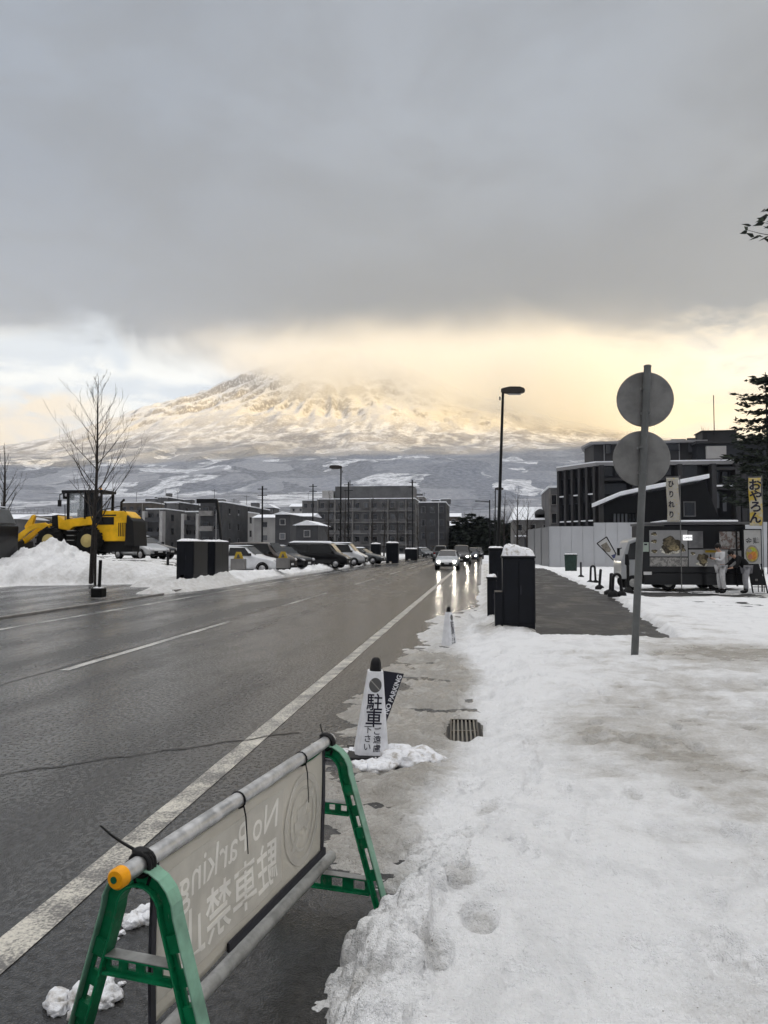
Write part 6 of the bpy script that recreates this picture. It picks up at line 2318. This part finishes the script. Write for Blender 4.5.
p5 = poster(body, 'poster', 719.5, 739.5, 532.5, 549, picture_mat('menu_print', (.30, .295, .285), (.13, .10, .085), 5.5, 3, .50, ((.20, .07, .05), (.04, .035, .03))))
p6 = poster(body, 'poster', 729, 741, 550.5, 565.5, pap)
# serving hatch
mb = MB(); mb.box(lx(703.5), lx(719), -.015, -.002, lz(549), lz(532)); hat = mb.build('serving_hatch', M['hut'], body)
mb = MB(); mb.box(lx(703), lx(719.5), -.25, -.016, lz(549.6), lz(548.7)); mb.build('counter', M['sign_back'], hat)
mb = MB(); mb.box(lx(718.2), lx(719.2), -.04, -.016, lz(549), lz(532)); mb.build('hatch_post', M['black'], hat)
# open sign, notice, number plate
mb = MB(); mb.box(lx(682.8), lx(691.8), -.075, -.045, lz(540.6), lz(535.6)); op = mb.build('lit_sign', mat('lit_white_sign', (.8, .8, .8), .4, emit=(1, 1, 1), estr=.55), body)
mb = MB(); text_mb(mb, 'OPEN', .115, frame((lx(687.3), -.077, lz(538.1)), (1, 0, 0), (0, 0, 1)), .002, .02); mb.build('lettering', mat('sign_letter_grey', (.25, .25, .27), .5), op)
mb = MB(); mb.box(lx(642.3), lx(648.6), -.03, -.001, lz(551.5), lz(542.5)); no = mb.build('notice', mat('pale_green_notice', (.34, .40, .35), .5), body)
mb = MB(); mb.box(lx(644), lx(647), -.033, -.0305, lz(545.3), lz(543.8)); mb.build('notice_print', M['ink'], no)
mb = MB(); mb.box(lx(643), lx(651), -.045, -.023, lz(573.6), lz(570.6)); mb.build('number_plate', M['plate'], root)
mb = MB(); mb.box(lx(735.5), lx(736.6), -.10, .0, lz(584), lz(531)); mb.build('side_post', M['black'], body)

# menu board on the right end with food picture and lettering
r_ = empty('menu_board', (tx(752.5, 28.6), 28.6, .1), 0, 'white upright menu board with an orange food picture at the right end of the truck', 'menu board')
bx = lambda px_: tx(px_, 28.6) - tx(752.5, 28.6)
bz = lambda py: tz(py, 28.6) - .1
mb = MB(); mb.box(bx(744), bx(761), 0, .05, bz(563), bz(531)); bd = mb.build('board', mat('board_white', (.42, .42, .41), .45, var=.06), r_)
mb = MB(); mb.box(bx(743.2), bx(744), -.01, .06, 0, bz(530)); mb.box(bx(761), bx(761.8), -.01, .06, 0, bz(530)); mb.box(bx(744), bx(761), -.005, .055, bz(531), bz(530)); mb.build('frame', M['black'], r_)
mb = MB()
for i, ch in enumerate('金鶏'):
    text_mb(mb, ch, .235, frame((bx(748.8 + i * 7.4), -.004, bz(541)), (1, 0, 0), (0, 0, 1)), .003, .016)
mb.build('lettering', M['ink_grey'], bd)
for k, (rx, rz_, cc, dx_, dz_) in enumerate(((.235, .315, (.24, .23, .20), 0, 0), (.195, .265, (.42, .33, .07), 0, -.01), (.11, .15, (.55, .22, .05), .04, -.06), (.08, .10, (.40, .16, .10), -.07, -.10), (.09, .07, (.35, .42, .06), .02, .15), (.09, .06, (.30, .26, .22), -.09, .12))):
    mb = MB(); mb._add([(bx(752) + dx_ + rx * math.cos(a), -.003 - k * .001, bz(553.5) + dz_ + rz_ * math.sin(a)) for a in [2 * math.pi * i / 26 for i in range(26)]], [tuple(range(26))])
    mb.build('food_print', mat('food_tone', cc, .45, var=.25, vscale=12), bd)
# A-board
r_ = empty('chalk_board', (tx(757.5, 28.0), 28.0, .1), 0, 'black folding pavement board standing on the snow at the right edge', 'pavement board')
ax_ = lambda px_: tx(px_, 28.0) - tx(757.5, 28.0)
az_ = lambda py: tz(py, 28.0) - .1
mb = MB(); mb.hexa([Vector(q) for q in ((ax_(751), -.02, az_(583)), (ax_(765), -.02, az_(583)), (ax_(765), .01, az_(583)), (ax_(751), .01, az_(583)))], [Vector(q) for q in ((ax_(749.5), .2, az_(563)), (ax_(760.5), .2, az_(563)), (ax_(760.5), .23, az_(563)), (ax_(749.5), .23, az_(563)))])
bo = mb.build('board', M['hut'], r_)
mb = MB()
for (a, c) in ((750, 751.5), (763.5, 766)):
    mb.bar((ax_(a - 0.5), .22, az_(563)), (ax_(c), -.06, 0), .035, .035)
mb.bar((ax_(751), -.04, az_(584.5)), (ax_(765), -.04, az_(584.5)), .03, .03)
mb.build('front_leg', M['black'], r_)
mb = MB(); mb.bar((ax_(750), .24, az_(563)), (ax_(752), .55, 0), .03, .03); mb.build('back_leg', M['black'], r_)
mb = MB(); mb.bar((ax_(760), .24, az_(563)), (ax_(763), .55, 0), .03, .03); mb.build('back_leg', M['black'], r_)
mb = MB(); mb.box(ax_(754.5), ax_(757), .02, .03, az_(579), az_(577)); mb.build('chalk_mark', M['sign_back'], bo)
for o_ in list(bo.children):
    o_.location.y = -.03

# nobori banners
def nobori(px0, px1, py0, py1, Y, label, cloth, inkm, chars, pole_px, size, colx=0.5, sx=1.0, extra=None):
    xc = tx(pole_px, Y)
    r_ = empty('banner_flag', (xc, Y, 0), 0, label, 'banner flag', 'tall narrow banner flags by the truck')
    bx_ = lambda q: tx(q, Y) - xc
    bz_ = lambda q: tz(q, Y)
    x0, x1, z0, z1 = bx_(px0), bx_(px1), bz_(py1), bz_(py0)
    mb = MB(); mb.tube([(0, 0, 0), (0, 0, z1 + .08)], .016, 8); mb.tube([(bx_(px0) - .02, 0, z1 + .03), (bx_(px1) + .03, 0, z1 + .03)], .010, 6); mb.build('pole', M['sign_back'], r_)
    nx_, nz_ = 8, 24
    yy = lambda a, c: -.02 + .035 * math.sin(c * 5 + a * 2.5) * (1 - c)
    mb = MB()
    mb._add([(x0 + (x1 - x0) * i / nx_ + .02 * math.sin(k / nz_ * 6), yy(i / nx_, k / nz_), z0 + (z1 - z0) * k / nz_) for k in range(nz_ + 1) for i in range(nx_ + 1)],
            [(k * (nx_ + 1) + i, k * (nx_ + 1) + i + 1, (k + 1) * (nx_ + 1) + i + 1, (k + 1) * (nx_ + 1) + i) for k in range(nz_) for i in range(nx_)], True)
    fl = mb.build('flag', cloth, r_)
    so = fl.modifiers.new('solid', 'SOLIDIFY'); so.thickness = .004
    mb = MB()
    n = len(chars)
    for i, ch in enumerate(chars):
        c = 1 - (i + .62) / (n + .35)
        text_mb(mb, ch, size, frame((x0 + (x1 - x0) * colx, yy(.5, c) - .012, z0 + (z1 - z0) * c), (1, 0, 0), (0, 0, 1)), .004, .03, sx=sx)
    mb.build('lettering', inkm, fl)
    return r_, fl, (x0, x1, z0, z1, yy)


def flagmat(name, a, b_, c_):
    m = bpy.data.materials.new(name); m.use_nodes = True
    t = NT(m.node_tree); b = t.n['Principled BSDF']; c = t.coord('Object')
    n = t.noise(c, 2.4, 3, .6); n2 = t.noise(c, 16, 3, .6)
    col = t.mix(t.ss(n, .42, .56), a, b_)
    col = t.mix(t.ss(n2, .58, .66), col, c_)
    t.set(b.inputs['Base Color'], col); b.inputs['Roughness'].default_value = .8
    return m


nobori(750, 762.5, 482, 527, 28.4, 'yellow banner flag with bold black brush lettering above the menu board', flagmat('yellow_flag', (.50, .36, .05), (.44, .41, .33), (.46, .34, .08)), M['ink'], 'おやろん', 763.3, .43, .5, 1.05)
nobori(667.5, 680, 481, 523, 28.7, 'cream banner flag speckled with gold and thin dark lettering above the big poster', flagmat('cream_flag', (.40, .385, .345), (.36, .34, .30), (.42, .34, .14)), M['ink'], 'ひりれり', 681, .27, .36, .8)


# leaning food sign on the snow
r_ = empty('leaning_sign', (tx(607, 40), 40, .12), 0, 'white food sign in a black frame leaning to the left before the hoarding', 'sign')
sx_ = lambda q: tx(q, 40) - tx(607, 40)
sz_ = lambda q: tz(q, 40) - .12
cor = [(597.5, 543.2), (606.5, 537.5), (618.5, 555.5), (622, 568), (613, 560.5)]
out_ = [(596.8, 543.4), (606.8, 537.0), (624.5, 568.5)]
mb = MB(); q_ = [(598, 543.2), (606.3, 538), (619.5, 558.5), (614, 559.5)]
mb.hexa([Vector((sx_(a), 0, sz_(c))) for a, c in q_], [Vector((sx_(a), .03, sz_(c))) for a, c in q_]); bd = mb.build('panel', mat('sign_white', (.45, .45, .44), .5), r_)
mb = MB()
for (a, c) in (((597, 543.6), (606.8, 537.2)), ((606.8, 537.2), (624, 568.5)), ((597, 543.6), (614.5, 561)), ((614.5, 561), (614.5, 570)), ((618, 558), (618, 570)), ((614.5, 570), (624, 568.5))):
    mb.bar((sx_(a[0]), .01, sz_(a[1])), (sx_(c[0]), .01, sz_(c[1])), .06, .05)
mb.build('frame', M['black'], r_)
mb = MB(); pts = [(600.8, 545.4), (606.5, 542.2), (611, 549.5), (610, 552), (604.5, 551.5)]; mb._add([(sx_(a), -.004, sz_(c)) for a, c in pts], [tuple(range(len(pts)))]); mb.build('food_print', mat('brown_print', (.17, .155, .13), .5, var=.4, vscale=6), bd)
mb = MB(); pts = [(611, 555), (615.5, 553.5), (616.8, 556.8), (613, 558)]; mb._add([(sx_(a), -.004, sz_(c)) for a, c in pts], [tuple(range(len(pts)))]); mb.build('blue_print', mat('blue_print', (.05, .06, .13), .5), bd)
# dark stand in front of the cab
r_ = empty('rope_stand', (tx(630, 27.6), 27.6, .10), 0, 'black stand with round foot beside the truck cab, partly behind the sign pole', 'stand')
r_.location = (tx(627.5, 27.6), 27.6, .10)
mb = MB(); mb.lathe([(.20, 0), (.20, .05), (.10, .16), (.04, .2)], 18); mb.build('foot', M['rubber'], r_)
mb = MB(); mb.tube([(0, 0, .18), (.0, 0, .95), (-.02, 0, 1.0), (-.03, 0, 1.35)], [.05, .05, .085, .06], 10); mb.build('post', M['black'], r_)

# green bin
q = G(565, 571, .12); q2 = G(578, 571, .12)
r_ = empty('garbage_bin', ((q.x + q2.x) / 2, q.y + .3, .06), R(-12), 'dark green storage bin with snow on its lid in front of the hoarding', 'bin')
hw = (q2.x - q.x) / 2 * .92
zt = P(565, 556, q.y).z
mb = MB(); mb.hexa([Vector(v_) for v_ in ((-hw * .9, -hw * .8, 0), (hw * .9, -hw * .8, 0), (hw * .9, hw * .8, 0), (-hw * .9, hw * .8, 0))], [Vector(v_) for v_ in ((-hw, -hw * .9, zt * .95), (hw, -hw * .9, zt * .95), (hw, hw * .9, zt * .95), (-hw, hw * .9, zt * .95))])
mb.build('bin_body', mat('bin_green', (.025, .045, .038), .5, var=.2), r_, bevel=.03)
mb = MB(); mb.box(-hw * 1.04, hw * 1.04, -hw * .95, hw * .95, zt * .952, zt * 1.02); mb.build('lid', bpy.data.materials['bin_green'], r_, bevel=.02)
mb = MB(); mb.box(-hw * .95, hw * .95, -hw * .9, hw * .9, zt * 1.022, zt * 1.10); mb.build('snow_cap', CLOD_M, r_, bevel=.03)

# bollards along the cleared path
def straight(px_, pyb, pyt, label, w=.05, lean=0.0):
    q = G(px_, pyb, .1)
    z = right_z(q.x, q.y) + .01
    q = G(px_, pyb, z)
    h = P(px_, pyt, q.y).z - z
    r_ = empty('path_bollard', (q.x, q.y, z), 0, label, 'bollard', 'black bollards along the cleared path')
    mb = MB(); mb.lathe([(w * 3.2, -.05), (w * 3.2, .04), (w * 2, .09), (w, .12)], 16); mb.build('foot', M['rubber'], r_)
    mb = MB(); mb.tube([(0, 0, .1), (lean, 0, h * .95), (lean, 0, h)], [w, w, w * .5], 10); mb.build('post', M['black'], r_)
def hoop(px_, pyb, pyt, label, gap):
    q = G(px_, pyb, .1)
    z = right_z(q.x, q.y) + .01
    q = G(px_, pyb, z)
    h = P(px_, pyt, q.y).z - z
    r_ = empty('path_bollard', (q.x, q.y, z), R(25), label, 'bollard', 'black bollards along the cleared path')
    g_ = gap / 2
    pts = [(-g_ - .03, 0, .05)] + [(g_ * math.cos(a), 0, h - g_ + g_ * math.sin(a)) for a in [math.pi - math.pi * i / 10 for i in range(11)]] + [(g_ + .03, 0, .05)]
    mb = MB(); mb.tube(pts, .045, 10); mb.build('hoop', M['black'], r_)
    for s in (-1, 1):
        mb = MB(); mb.lathe([(.15, -.05), (.15, .05), (.07, .12)], 14, (s * (g_ + .03), 0, 0)); mb.build('foot', M['rubber'], r_)
straight(581, 577, 562, 'straight black bollard right of the green bin')
hoop(593, 583, 566, 'farther black hoop bollard, right of the straight one by the bin', .20)
straight(599.5, 588, 569, 'straight black bollard between the two hoop bollards', .05, .05)
straight(611, 593, 573, 'thick straight black bollard touching the nearer hoop bollard', .07, .03)
hoop(617, 595, 574, 'nearer black hoop bollard, close to the sign pole', .26)
straight(543, 565, 551, 'far left black bollard at the foot of the hoarding', .06)
straight(548, 565, 553, 'middle of three far black bollards at the hoarding', .06)
straight(553, 565, 552, 'right one of three far black bollards at the hoarding', .06)
q = G(626, 599, .08); t_ = P(619.5, 578, q.y)
o = MB(); o.bar((q.x, q.y, .05), (t_.x, q.y + .1, t_.z), .05, .03); tag(o.build('leaning_stick', M['black']), 'thin black stick leaning against the nearer hoop bollard', 'stick')

# ================================================================== people
SKIN = mat('skin', (.42, .26, .19), .55)
def skinned(name, joints, edges, m, parent=None, sub=1, root=0):
    me = bpy.data.meshes.new(name)
    me.from_pydata([j[:3] for j in joints], edges, [])
    o = bpy.data.objects.new(name, me); COL.objects.link(o)
    sk = o.modifiers.new('skin', 'SKIN'); sk.use_smooth_shade = True
    sv = me.skin_vertices[0].data
    for i, j in enumerate(joints):
        r_ = j[3]
        sv[i].radius = (r_, r_) if not isinstance(r_, tuple) else r_
        sv[i].use_root = (i == root)
    s = o.modifiers.new('sub', 'SUBSURF'); s.levels = s.render_levels = sub
    dg = bpy.context.evaluated_depsgraph_get()
    nm = bpy.data.meshes.new_from_object(o.evaluated_get(dg))
    nm.name = name
    o.modifiers.clear(); o.data = nm
    nm.materials.clear(); nm.materials.append(m)
    nm.polygons.foreach_set('use_smooth', [True] * len(nm.polygons))
    if parent is not None:
        o.parent = parent
    return o


def person(loc, rz, label, pose, jacket, trousers, boots, hair):
    """pose: joint dictionary in local space, facing local -y... every key a Vector"""
    root = empty('person', loc, rz, label, 'person')
    J = pose
    jo, ed, ix = [], [], {}
    def add(k, r_, frm=None):
        ix[k] = len(jo); jo.append((*J[k], r_))
        if frm: ed.append((ix[frm], ix[k]))
    add('pelvis', .125); add('waist', .115, 'pelvis'); add('chest', .135, 'waist'); add('neck', .055, 'chest'); add('chin', .062, 'neck'); add('head', .098, 'chin'); add('crown', .07, 'head')
    for s in 'LR':
        add('sh' + s, .062, 'chest'); add('el' + s, .045, 'sh' + s); add('wr' + s, .03, 'el' + s); add('pa' + s, .036, 'wr' + s)
        d = (Vector(J['pa' + s]) - Vector(J['wr' + s])).normalized()
        sd = d.cross(Vector((0, 0, 1)))
        sd = sd.normalized() if sd.length > .01 else Vector((1, 0, 0))
        for f in range(4):
            b0 = Vector(J['pa' + s]) + sd * (f - 1.5) * .020 + d * .03
            J['f%d' % f + s] = b0; J['g%d' % f + s] = b0 + d * (.035 + .008 * (1.5 - abs(f - 1.5))) - Vector((0, 0, .015))
            add('f%d' % f + s, .009, 'pa' + s); add('g%d' % f + s, .008, 'f%d' % f + s)
        J['th' + s] = Vector(J['wr' + s]) + sd * .045 + d * .045; add('th' + s, .010, 'wr' + s)
        add('hip' + s, .09, 'pelvis'); add('kn' + s, .06, 'hip' + s); add('an' + s, .042, 'kn' + s); add('to' + s, .04, 'an' + s)
    skinned('body', jo, ed, SKIN, root)
    V_ = lambda k: Vector(J[k])
    # jacket
    j2 = [(*V_('pelvis').lerp(V_('waist'), .0), .165), (*V_('waist'), .165), (*V_('chest'), .175), (*V_('chest').lerp(V_('neck'), .75), .085)]
    e2 = [(0, 1), (1, 2), (2, 3)]
    for s in 'LR':
        b_ = len(j2)
        j2 += [(*V_('sh' + s), .092), (*V_('el' + s), .074), (*V_('wr' + s).lerp(V_('el' + s), .1), .056)]
        e2 += [(2, b_), (b_, b_ + 1), (b_ + 1, b_ + 2)]
    skinned('jacket', j2, e2, jacket, root)
    j3 = [(*V_('pelvis'), .158)]; e3 = []
    for s in 'LR':
        b_ = len(j3)
        j3 += [(*V_('hip' + s), .115), (*V_('kn' + s), .090), (*V_('an' + s).lerp(V_('kn' + s), .12), .075)]
        e3 += [(0, b_), (b_, b_ + 1), (b_ + 1, b_ + 2)]
    skinned('trousers', j3, e3, trousers, root)
    for s in 'LR':
        d = (V_('to' + s) - V_('an' + s))
        skinned('boot', [(*(V_('an' + s) + Vector((0, 0, .10))), .062), (*(V_('an' + s) - Vector((0, 0, .02))), .062), (*(V_('to' + s)), .05), (*(V_('to' + s) + d * .25), .035)], [(0, 1), (1, 2), (2, 3)], boots, root)
    # hair cap and face
    hd, ch = V_('head'), V_('chin')
    fw = V_('face')
    hm_ = MB(); hm_.blob(tuple(hd + Vector((0, 0, .035)) - fw * .025), (.112, .118, .115), 2, 4, .05); hm_.build('hair', hair, root)
    sdv = fw.cross(Vector((0, 0, 1))).normalized()
    for s in (1, -1):
        e_ = MB(); e_.blob(tuple(hd + fw * .096 + sdv * .033 * s - Vector((0, 0, .012))), (.011, .011, .009), 1, 2, 0); e_.build('eye', M['ink'], root)
        e_ = MB(); e_.blob(tuple(hd + sdv * .10 * s - Vector((0, 0, .02))), (.016, .02, .03), 1, 2, 0); e_.build('ear', SKIN, root)
    n_ = MB(); n_.blob(tuple(hd + fw * .108 - Vector((0, 0, .035))), (.015, .015, .022), 1, 2, 0); n_.build('nose', SKIN, root)
    n_ = MB(); n_.blob(tuple(hd + fw * .098 - Vector((0, 0, .072))), (.022, .012, .006), 1, 2, 0); n_.build('mouth', mat('lips', (.28, .11, .09), .5), root)
    return root


Yp = 27.9
pz0 = .09
sc = 1.0
# in white: stands turned to the left, head bowed over a phone held in both hands
po = dict(pelvis=(0, 0, .93), waist=(0, 0, 1.08), chest=(-.03, 0, 1.30), neck=(-.05, 0, 1.46), chin=(-.09, 0, 1.53), head=(-.11, 0, 1.585), crown=(-.11, 0, 1.66), face=Vector((-.80, 0, -.6)).normalized(),
          shL=(-.03, .17, 1.38), elL=(-.06, .22, 1.12), wrL=(-.28, .10, 1.20), paL=(-.34, .07, 1.23), shR=(-.03, -.17, 1.38), elR=(-.06, -.22, 1.12), wrR=(-.28, -.10, 1.20), paR=(-.34, -.07, 1.23),
          hipL=(0, .09, .88), knL=(-.02, .12, .48), anL=(.03, .13, .09), toL=(-.12, .15, .045), hipR=(0, -.09, .88), knR=(.0, -.12, .48), anR=(.07, -.12, .09), toR=(-.08, -.14, .045))
WHITE = mat('white_winter_cloth', (.50, .50, .51), .75, var=.12, vscale=9, bump=.3, bscale=25, bdist=.01)
DARKC = mat('black_winter_cloth', (.014, .014, .016), .75, bump=.3, bscale=25, bdist=.01)
GREYC = mat('grey_trousers', (.30, .30, .32), .75, var=.15, vscale=9, bump=.3, bscale=25, bdist=.01)
HAIR = mat('dark_hair', (.012, .010, .009), .5)
pp_ = person((tx(720.5, Yp), Yp, pz0), R(8), 'person in white jacket and trousers looking down at a phone before the truck', po, WHITE, WHITE, DARKC, HAIR)
ph = MB(); ph.box(-.36, -.35, -.045, .045, 1.20, 1.35)
pho = ph.build('phone', M['black']); tag(pho, 'black phone held by the person in white', 'phone')
pho.location = pp_.location; pho.rotation_euler = (0, 0, R(8))
# in black: bending forward to the left over the counter
po2 = dict(pelvis=(.10, 0, .90), waist=(.03, 0, 1.02), chest=(-.17, 0, 1.20), neck=(-.32, 0, 1.30), chin=(-.39, 0, 1.33), head=(-.43, 0, 1.365), crown=(-.45, 0, 1.44), face=Vector((-.85, 0, -.5)).normalized(),
           shL=(-.20, .18, 1.24), elL=(-.40, .24, 1.02), wrL=(-.58, .15, .92), paL=(-.66, .12, .91), shR=(-.20, -.18, 1.24), elR=(-.26, -.25, .98), wrR=(-.44, -.20, .88), paR=(-.52, -.18, .87),
           hipL=(.10, .09, .86), knL=(.07, .11, .47), anL=(.12, .12, .09), toL=(-.04, .14, .045), hipR=(.10, -.09, .86), knR=(.02, -.11, .47), anR=(.06, -.12, .09), toR=(-.10, -.14, .045))
person((tx(743.5, Yp), Yp + .05, pz0), R(0), 'person in black jacket and grey trousers bending forward beside the menu board', po2, DARKC, GREYC, DARKC, HAIR)

# ================================================================== trees
BARK = mat('dark_bark', (.030, .026, .024), .85, var=.3, vscale=12, bump=.5, bscale=40)
BARK2 = mat('twig_bark', (.045, .038, .033), .85)


def bare_tree(loc, H, label, seed, r0=.07, lean=(0, 0), spread=.55, first=.30, nlimb=14, group=None, name='bare_tree', twigs=True):
    rng = random.Random(seed)
    root = empty(name, loc, 0, label, 'tree', group)
    tr = MB()
    pts, rr = [], []
    n = 14
    for i in range(n + 1):
        f = i / n
        pts.append(Vector((lean[0] * f + .03 * H * .12 * math.sin(f * 7 + seed), lean[1] * f + .02 * H * .1 * math.cos(f * 6 + seed), H * f)))
        rr.append(r0 * (1 - f) ** .8 + .006)
    tr.tube(pts, rr, 9)
    tr.build('trunk', BARK, root)
    br = MB()
    def limb(p0, d, L, r, depth):
        k = 5
        q, ps, rs = Vector(p0), [Vector(p0)], [r]
        d = d.normalized()
        for i in range(k):
            d = (d + Vector((rng.uniform(-.14, .14), rng.uniform(-.14, .14), rng.uniform(.0, .13)))).normalized()
            q = q + d * (L / k)
            ps.append(q.copy()); rs.append(max(r * (1 - (i + 1) / k * .8), .004))
            if depth > 0 and i >= 1 and rng.random() < .85:
                s = Vector((rng.uniform(-1, 1), rng.uniform(-1, 1), rng.uniform(.0, .9)))
                limb(q, d * .9 + s * .7, L * rng.uniform(.32, .5), rs[-1] * .75, depth - 1)
        br.tube(ps, rs, 5, cap=False)
    for i in range(nlimb):
        f = first + (0.97 - first) * (i + rng.random() * .6) / nlimb
        j = min(int(f * n), n - 1)
        p0 = pts[j].lerp(pts[j + 1], f * n - j)
        a = i * 2.4 + rng.uniform(-.5, .5)
        Ls = H * spread * (1 - f) ** .75 * rng.uniform(.55, 1.0) + .15
        limb(p0, Vector((math.cos(a), math.sin(a) * .9, rng.uniform(.75, 1.5))), Ls, max(r0 * .42 * (1 - f) + .004, .007), 2 if twigs else 1)
    br.build('crown', BARK2, root)
    return root


Ya = 32.6
q = P(92, 570, Ya)
tp = P(99.5, 376, Ya)
zb = left_z(q.x, Ya) - .1
bare_tree((q.x, Ya, zb), tp.z - zb, 'slender bare tree rising from the snow in front of the yellow loader', 4, .10, (tp.x - q.x, 0), .46, .25, 30)
o = MB(); o.tube([(P(97.5, 566, Ya).x, Ya - .2, zb), (P(98, 530, Ya).x, Ya - .2, P(98, 530, Ya).z)], .06, 8); tag(o.build('tree_stake', BARK), 'wooden stake beside the slender bare tree', 'stake')
q = P(3, 560, 37); tp = P(5, 447, 37)
bare_tree((q.x, 37, .8), tp.z - .8, 'bare tree at the left edge behind the black van', 9, .12, (tp.x - q.x, 0), .40, .25, 16)
row = [(329, 490, 70, 'thin'), (372, 494, 82, 'thin'), (384, 500, 88, 'thin'), (397, 498, 95, 't'), (408, 501, 104, 't'), (418, 505, 112, 't'), (426, 508, 122, 't'), (345, 488, 76, 't')]
labs = ['first bare street tree, left of the left street lamp', 'bare street tree above the left distant cabinet', 'bare street tree above the right distant cabinet', 'bare street tree midway along the long grey building', 'bare street tree before the right end of the long grey building',
        'bare street tree before the dark narrow building', 'farthest bare street tree on the left kerb', 'bare street tree just right of the left street lamp']
for i, (px_, pt, Y, _) in enumerate(row):
    q = P(px_, pt, Y)
    bare_tree((q.x, Y, 0), q.z, labs[i], 20 + i, .10, (.1 * math.sin(i), 0), .26, .28, 13, 'bare street trees on the left kerb', 'street_tree', i < 4)
for i, (px_, pt, Y, lab) in enumerate([(516, 488, 105, 'bare spreading tree beside the snowy-roofed house'), (503, 492, 112, 'bare tree directly behind the tall leaning street lamp'), (526, 500, 108, 'small bare tree in front of the snowy-roofed house')]):
    q = P(px_, pt, Y)
    bare_tree((q.x, Y, 0), q.z, lab, 50 + i, .16, (.3, 0), .5, .25, 16, None, 'bare_tree', True)
for i, (px_, pt, Y, lab, l_) in enumerate([(735, 424, 88, 'bare shrubby tree whose twigs rise over the hotel roof', -2.0), (752, 424, 90, 'bare tree behind the hotel wing beside the spruce', -.5)]):
    q = P(px_, pt, Y)
    bare_tree((q.x, Y + 4, 0), q.z, lab, 60 + i, .22, (l_, 0), .55, .55, 18, None, 'bare_tree', True)


# conifers
NEEDLE = []
for k, c in enumerate(((.018, .026, .018), (.030, .040, .026), (.012, .018, .014))):
    NEEDLE.append(mat('needles_%s' % ('dark', 'mid', 'deep')[k], c, .7, var=.35, vscale=3))


def conifer(loc, H, label, seed, rad=2.4, first=.12, tiers=16, group=None, dense=1.0, leafsize=.16, name='spruce_tree', bm_r=.16, reach=None, pw=.75):
    rng = random.Random(seed)
    root = empty(name, loc, 0, label, 'tree', group)
    tr = MB(); tr.tube([(0, 0, 0), (.05, 0, H * .5), (0, .03, H)], [bm_r, bm_r * .6, .02], 8); tr.build('trunk', BARK, root)
    cr = MB()
    for i in range(tiers):
        f = first + (1 - first) * (i + rng.uniform(-.25, .25)) / tiers
        f = min(max(f, first), .985)
        R_ = rad * (1 - f) ** pw * rng.uniform(.7, 1.05) + .15
        nb = max(4, int((6 + 3 * (1 - f)) * dense))
        for b_ in range(nb + (2 if reach and i == 0 else 0)):
            a = rng.uniform(0, 6.283)
            L = R_ * rng.uniform(.6, 1.08)
            z0 = H * f
            if b_ >= nb:
                z0, L, a = reach[0] + .12 * (b_ - nb), reach[1] - .35 * (b_ - nb), reach[2] + .12 * (b_ - nb)
            k = 7
            prev = Vector((0, 0, z0))
            ps, rs = [prev.copy()], [.03]
            for s in range(1, k + 1):
                g = s / k
                p_ = Vector((math.cos(a) * L * g, math.sin(a) * L * g, z0 - .22 * L * g + .30 * L * g * g))
                ps.append(p_); rs.append(.03 * (1 - g) + .005)
                for _ in range(int(3 * dense) + 1):
                    q_ = p_ + Vector((rng.gauss(0, .12), rng.gauss(0, .12), rng.gauss(-.03, .05))) * (1.2 - .5 * g) * (rad / 2.4)
                    dr = Vector((math.cos(a + rng.uniform(-1.1, 1.1)), math.sin(a + rng.uniform(-1.1, 1.1)), rng.uniform(-.35, .25))).normalized()
                    up = dr.orthogonal().normalized()
                    up = (Matrix.Rotation(rng.uniform(0, 6.28), 3, dr) @ up)
                    ln, wd = leafsize * rng.uniform(.9, 2.0), leafsize * rng.uniform(.25, .5)
                    cr._add([q_ - dr * ln * .4, q_ + up * wd, q_ + dr * ln, q_ - up * wd], [(0, 1, 2, 3)], False, rng.choice((0, 0, 1, 2)))
            cr.tube(ps, rs, 4, cap=False, mi=2)
    cr.build('crown', NEEDLE, root)
    return root


q = P(765.5, 372, 46)
conifer((q.x, 46, 0), q.z, 'dark spruce at the right edge rising above the hotel roof', 3, 3.6, .36, 17, None, 1.05, .19, pw=.42)
q = P(846, 200, 24)
conifer((q.x, 24, 0), 22.0, 'tall spruce beyond the right edge, one branch tip reaching into the sky', 8, 3.4, .50, 13, None, .9, .15, reach=(11.15, 2.9, math.pi))
# wood of evergreens closing the road
i = 0
ev = [(456, 515, 190), (463, 509, 200), (471, 504, 205), (479, 507, 195), (486, 510, 185), (494, 513, 190), (449, 522, 215), (467, 516, 180), (476, 514, 178), (500, 512, 200), (507, 516, 180), (459, 526, 170), (483, 520, 172), (491, 524, 168)]
evl = ['leftmost evergreen of the dark wood closing the road', 'second evergreen from the left in the dark wood, taller', 'tallest evergreen in the middle of the dark wood', 'broad evergreen right of the tallest one', 'evergreen left of the far lamp posts', 'evergreen directly behind the far lamp posts', 'low far evergreen at the left end of the dark wood', 'front evergreen below the second one from the left', 'front evergreen below the tallest one', 'evergreen behind the tall leaning street lamp pole', 'right end evergreen by the snowy-roofed house', 'small evergreen just above the oncoming vans', 'small front evergreen before the far lamp posts', 'small evergreen at the kerb by the far lamp posts']
for (px_, pt, Y), lab in zip(ev, evl):
    q = P(px_, pt, Y)
    conifer((q.x, Y, -.5), (q.z + .5) * .86, lab, 100 + i, 3.4, .04, 13, 'evergreens closing the road', .75, .75, 'evergreen_tree', .25)
    i += 1
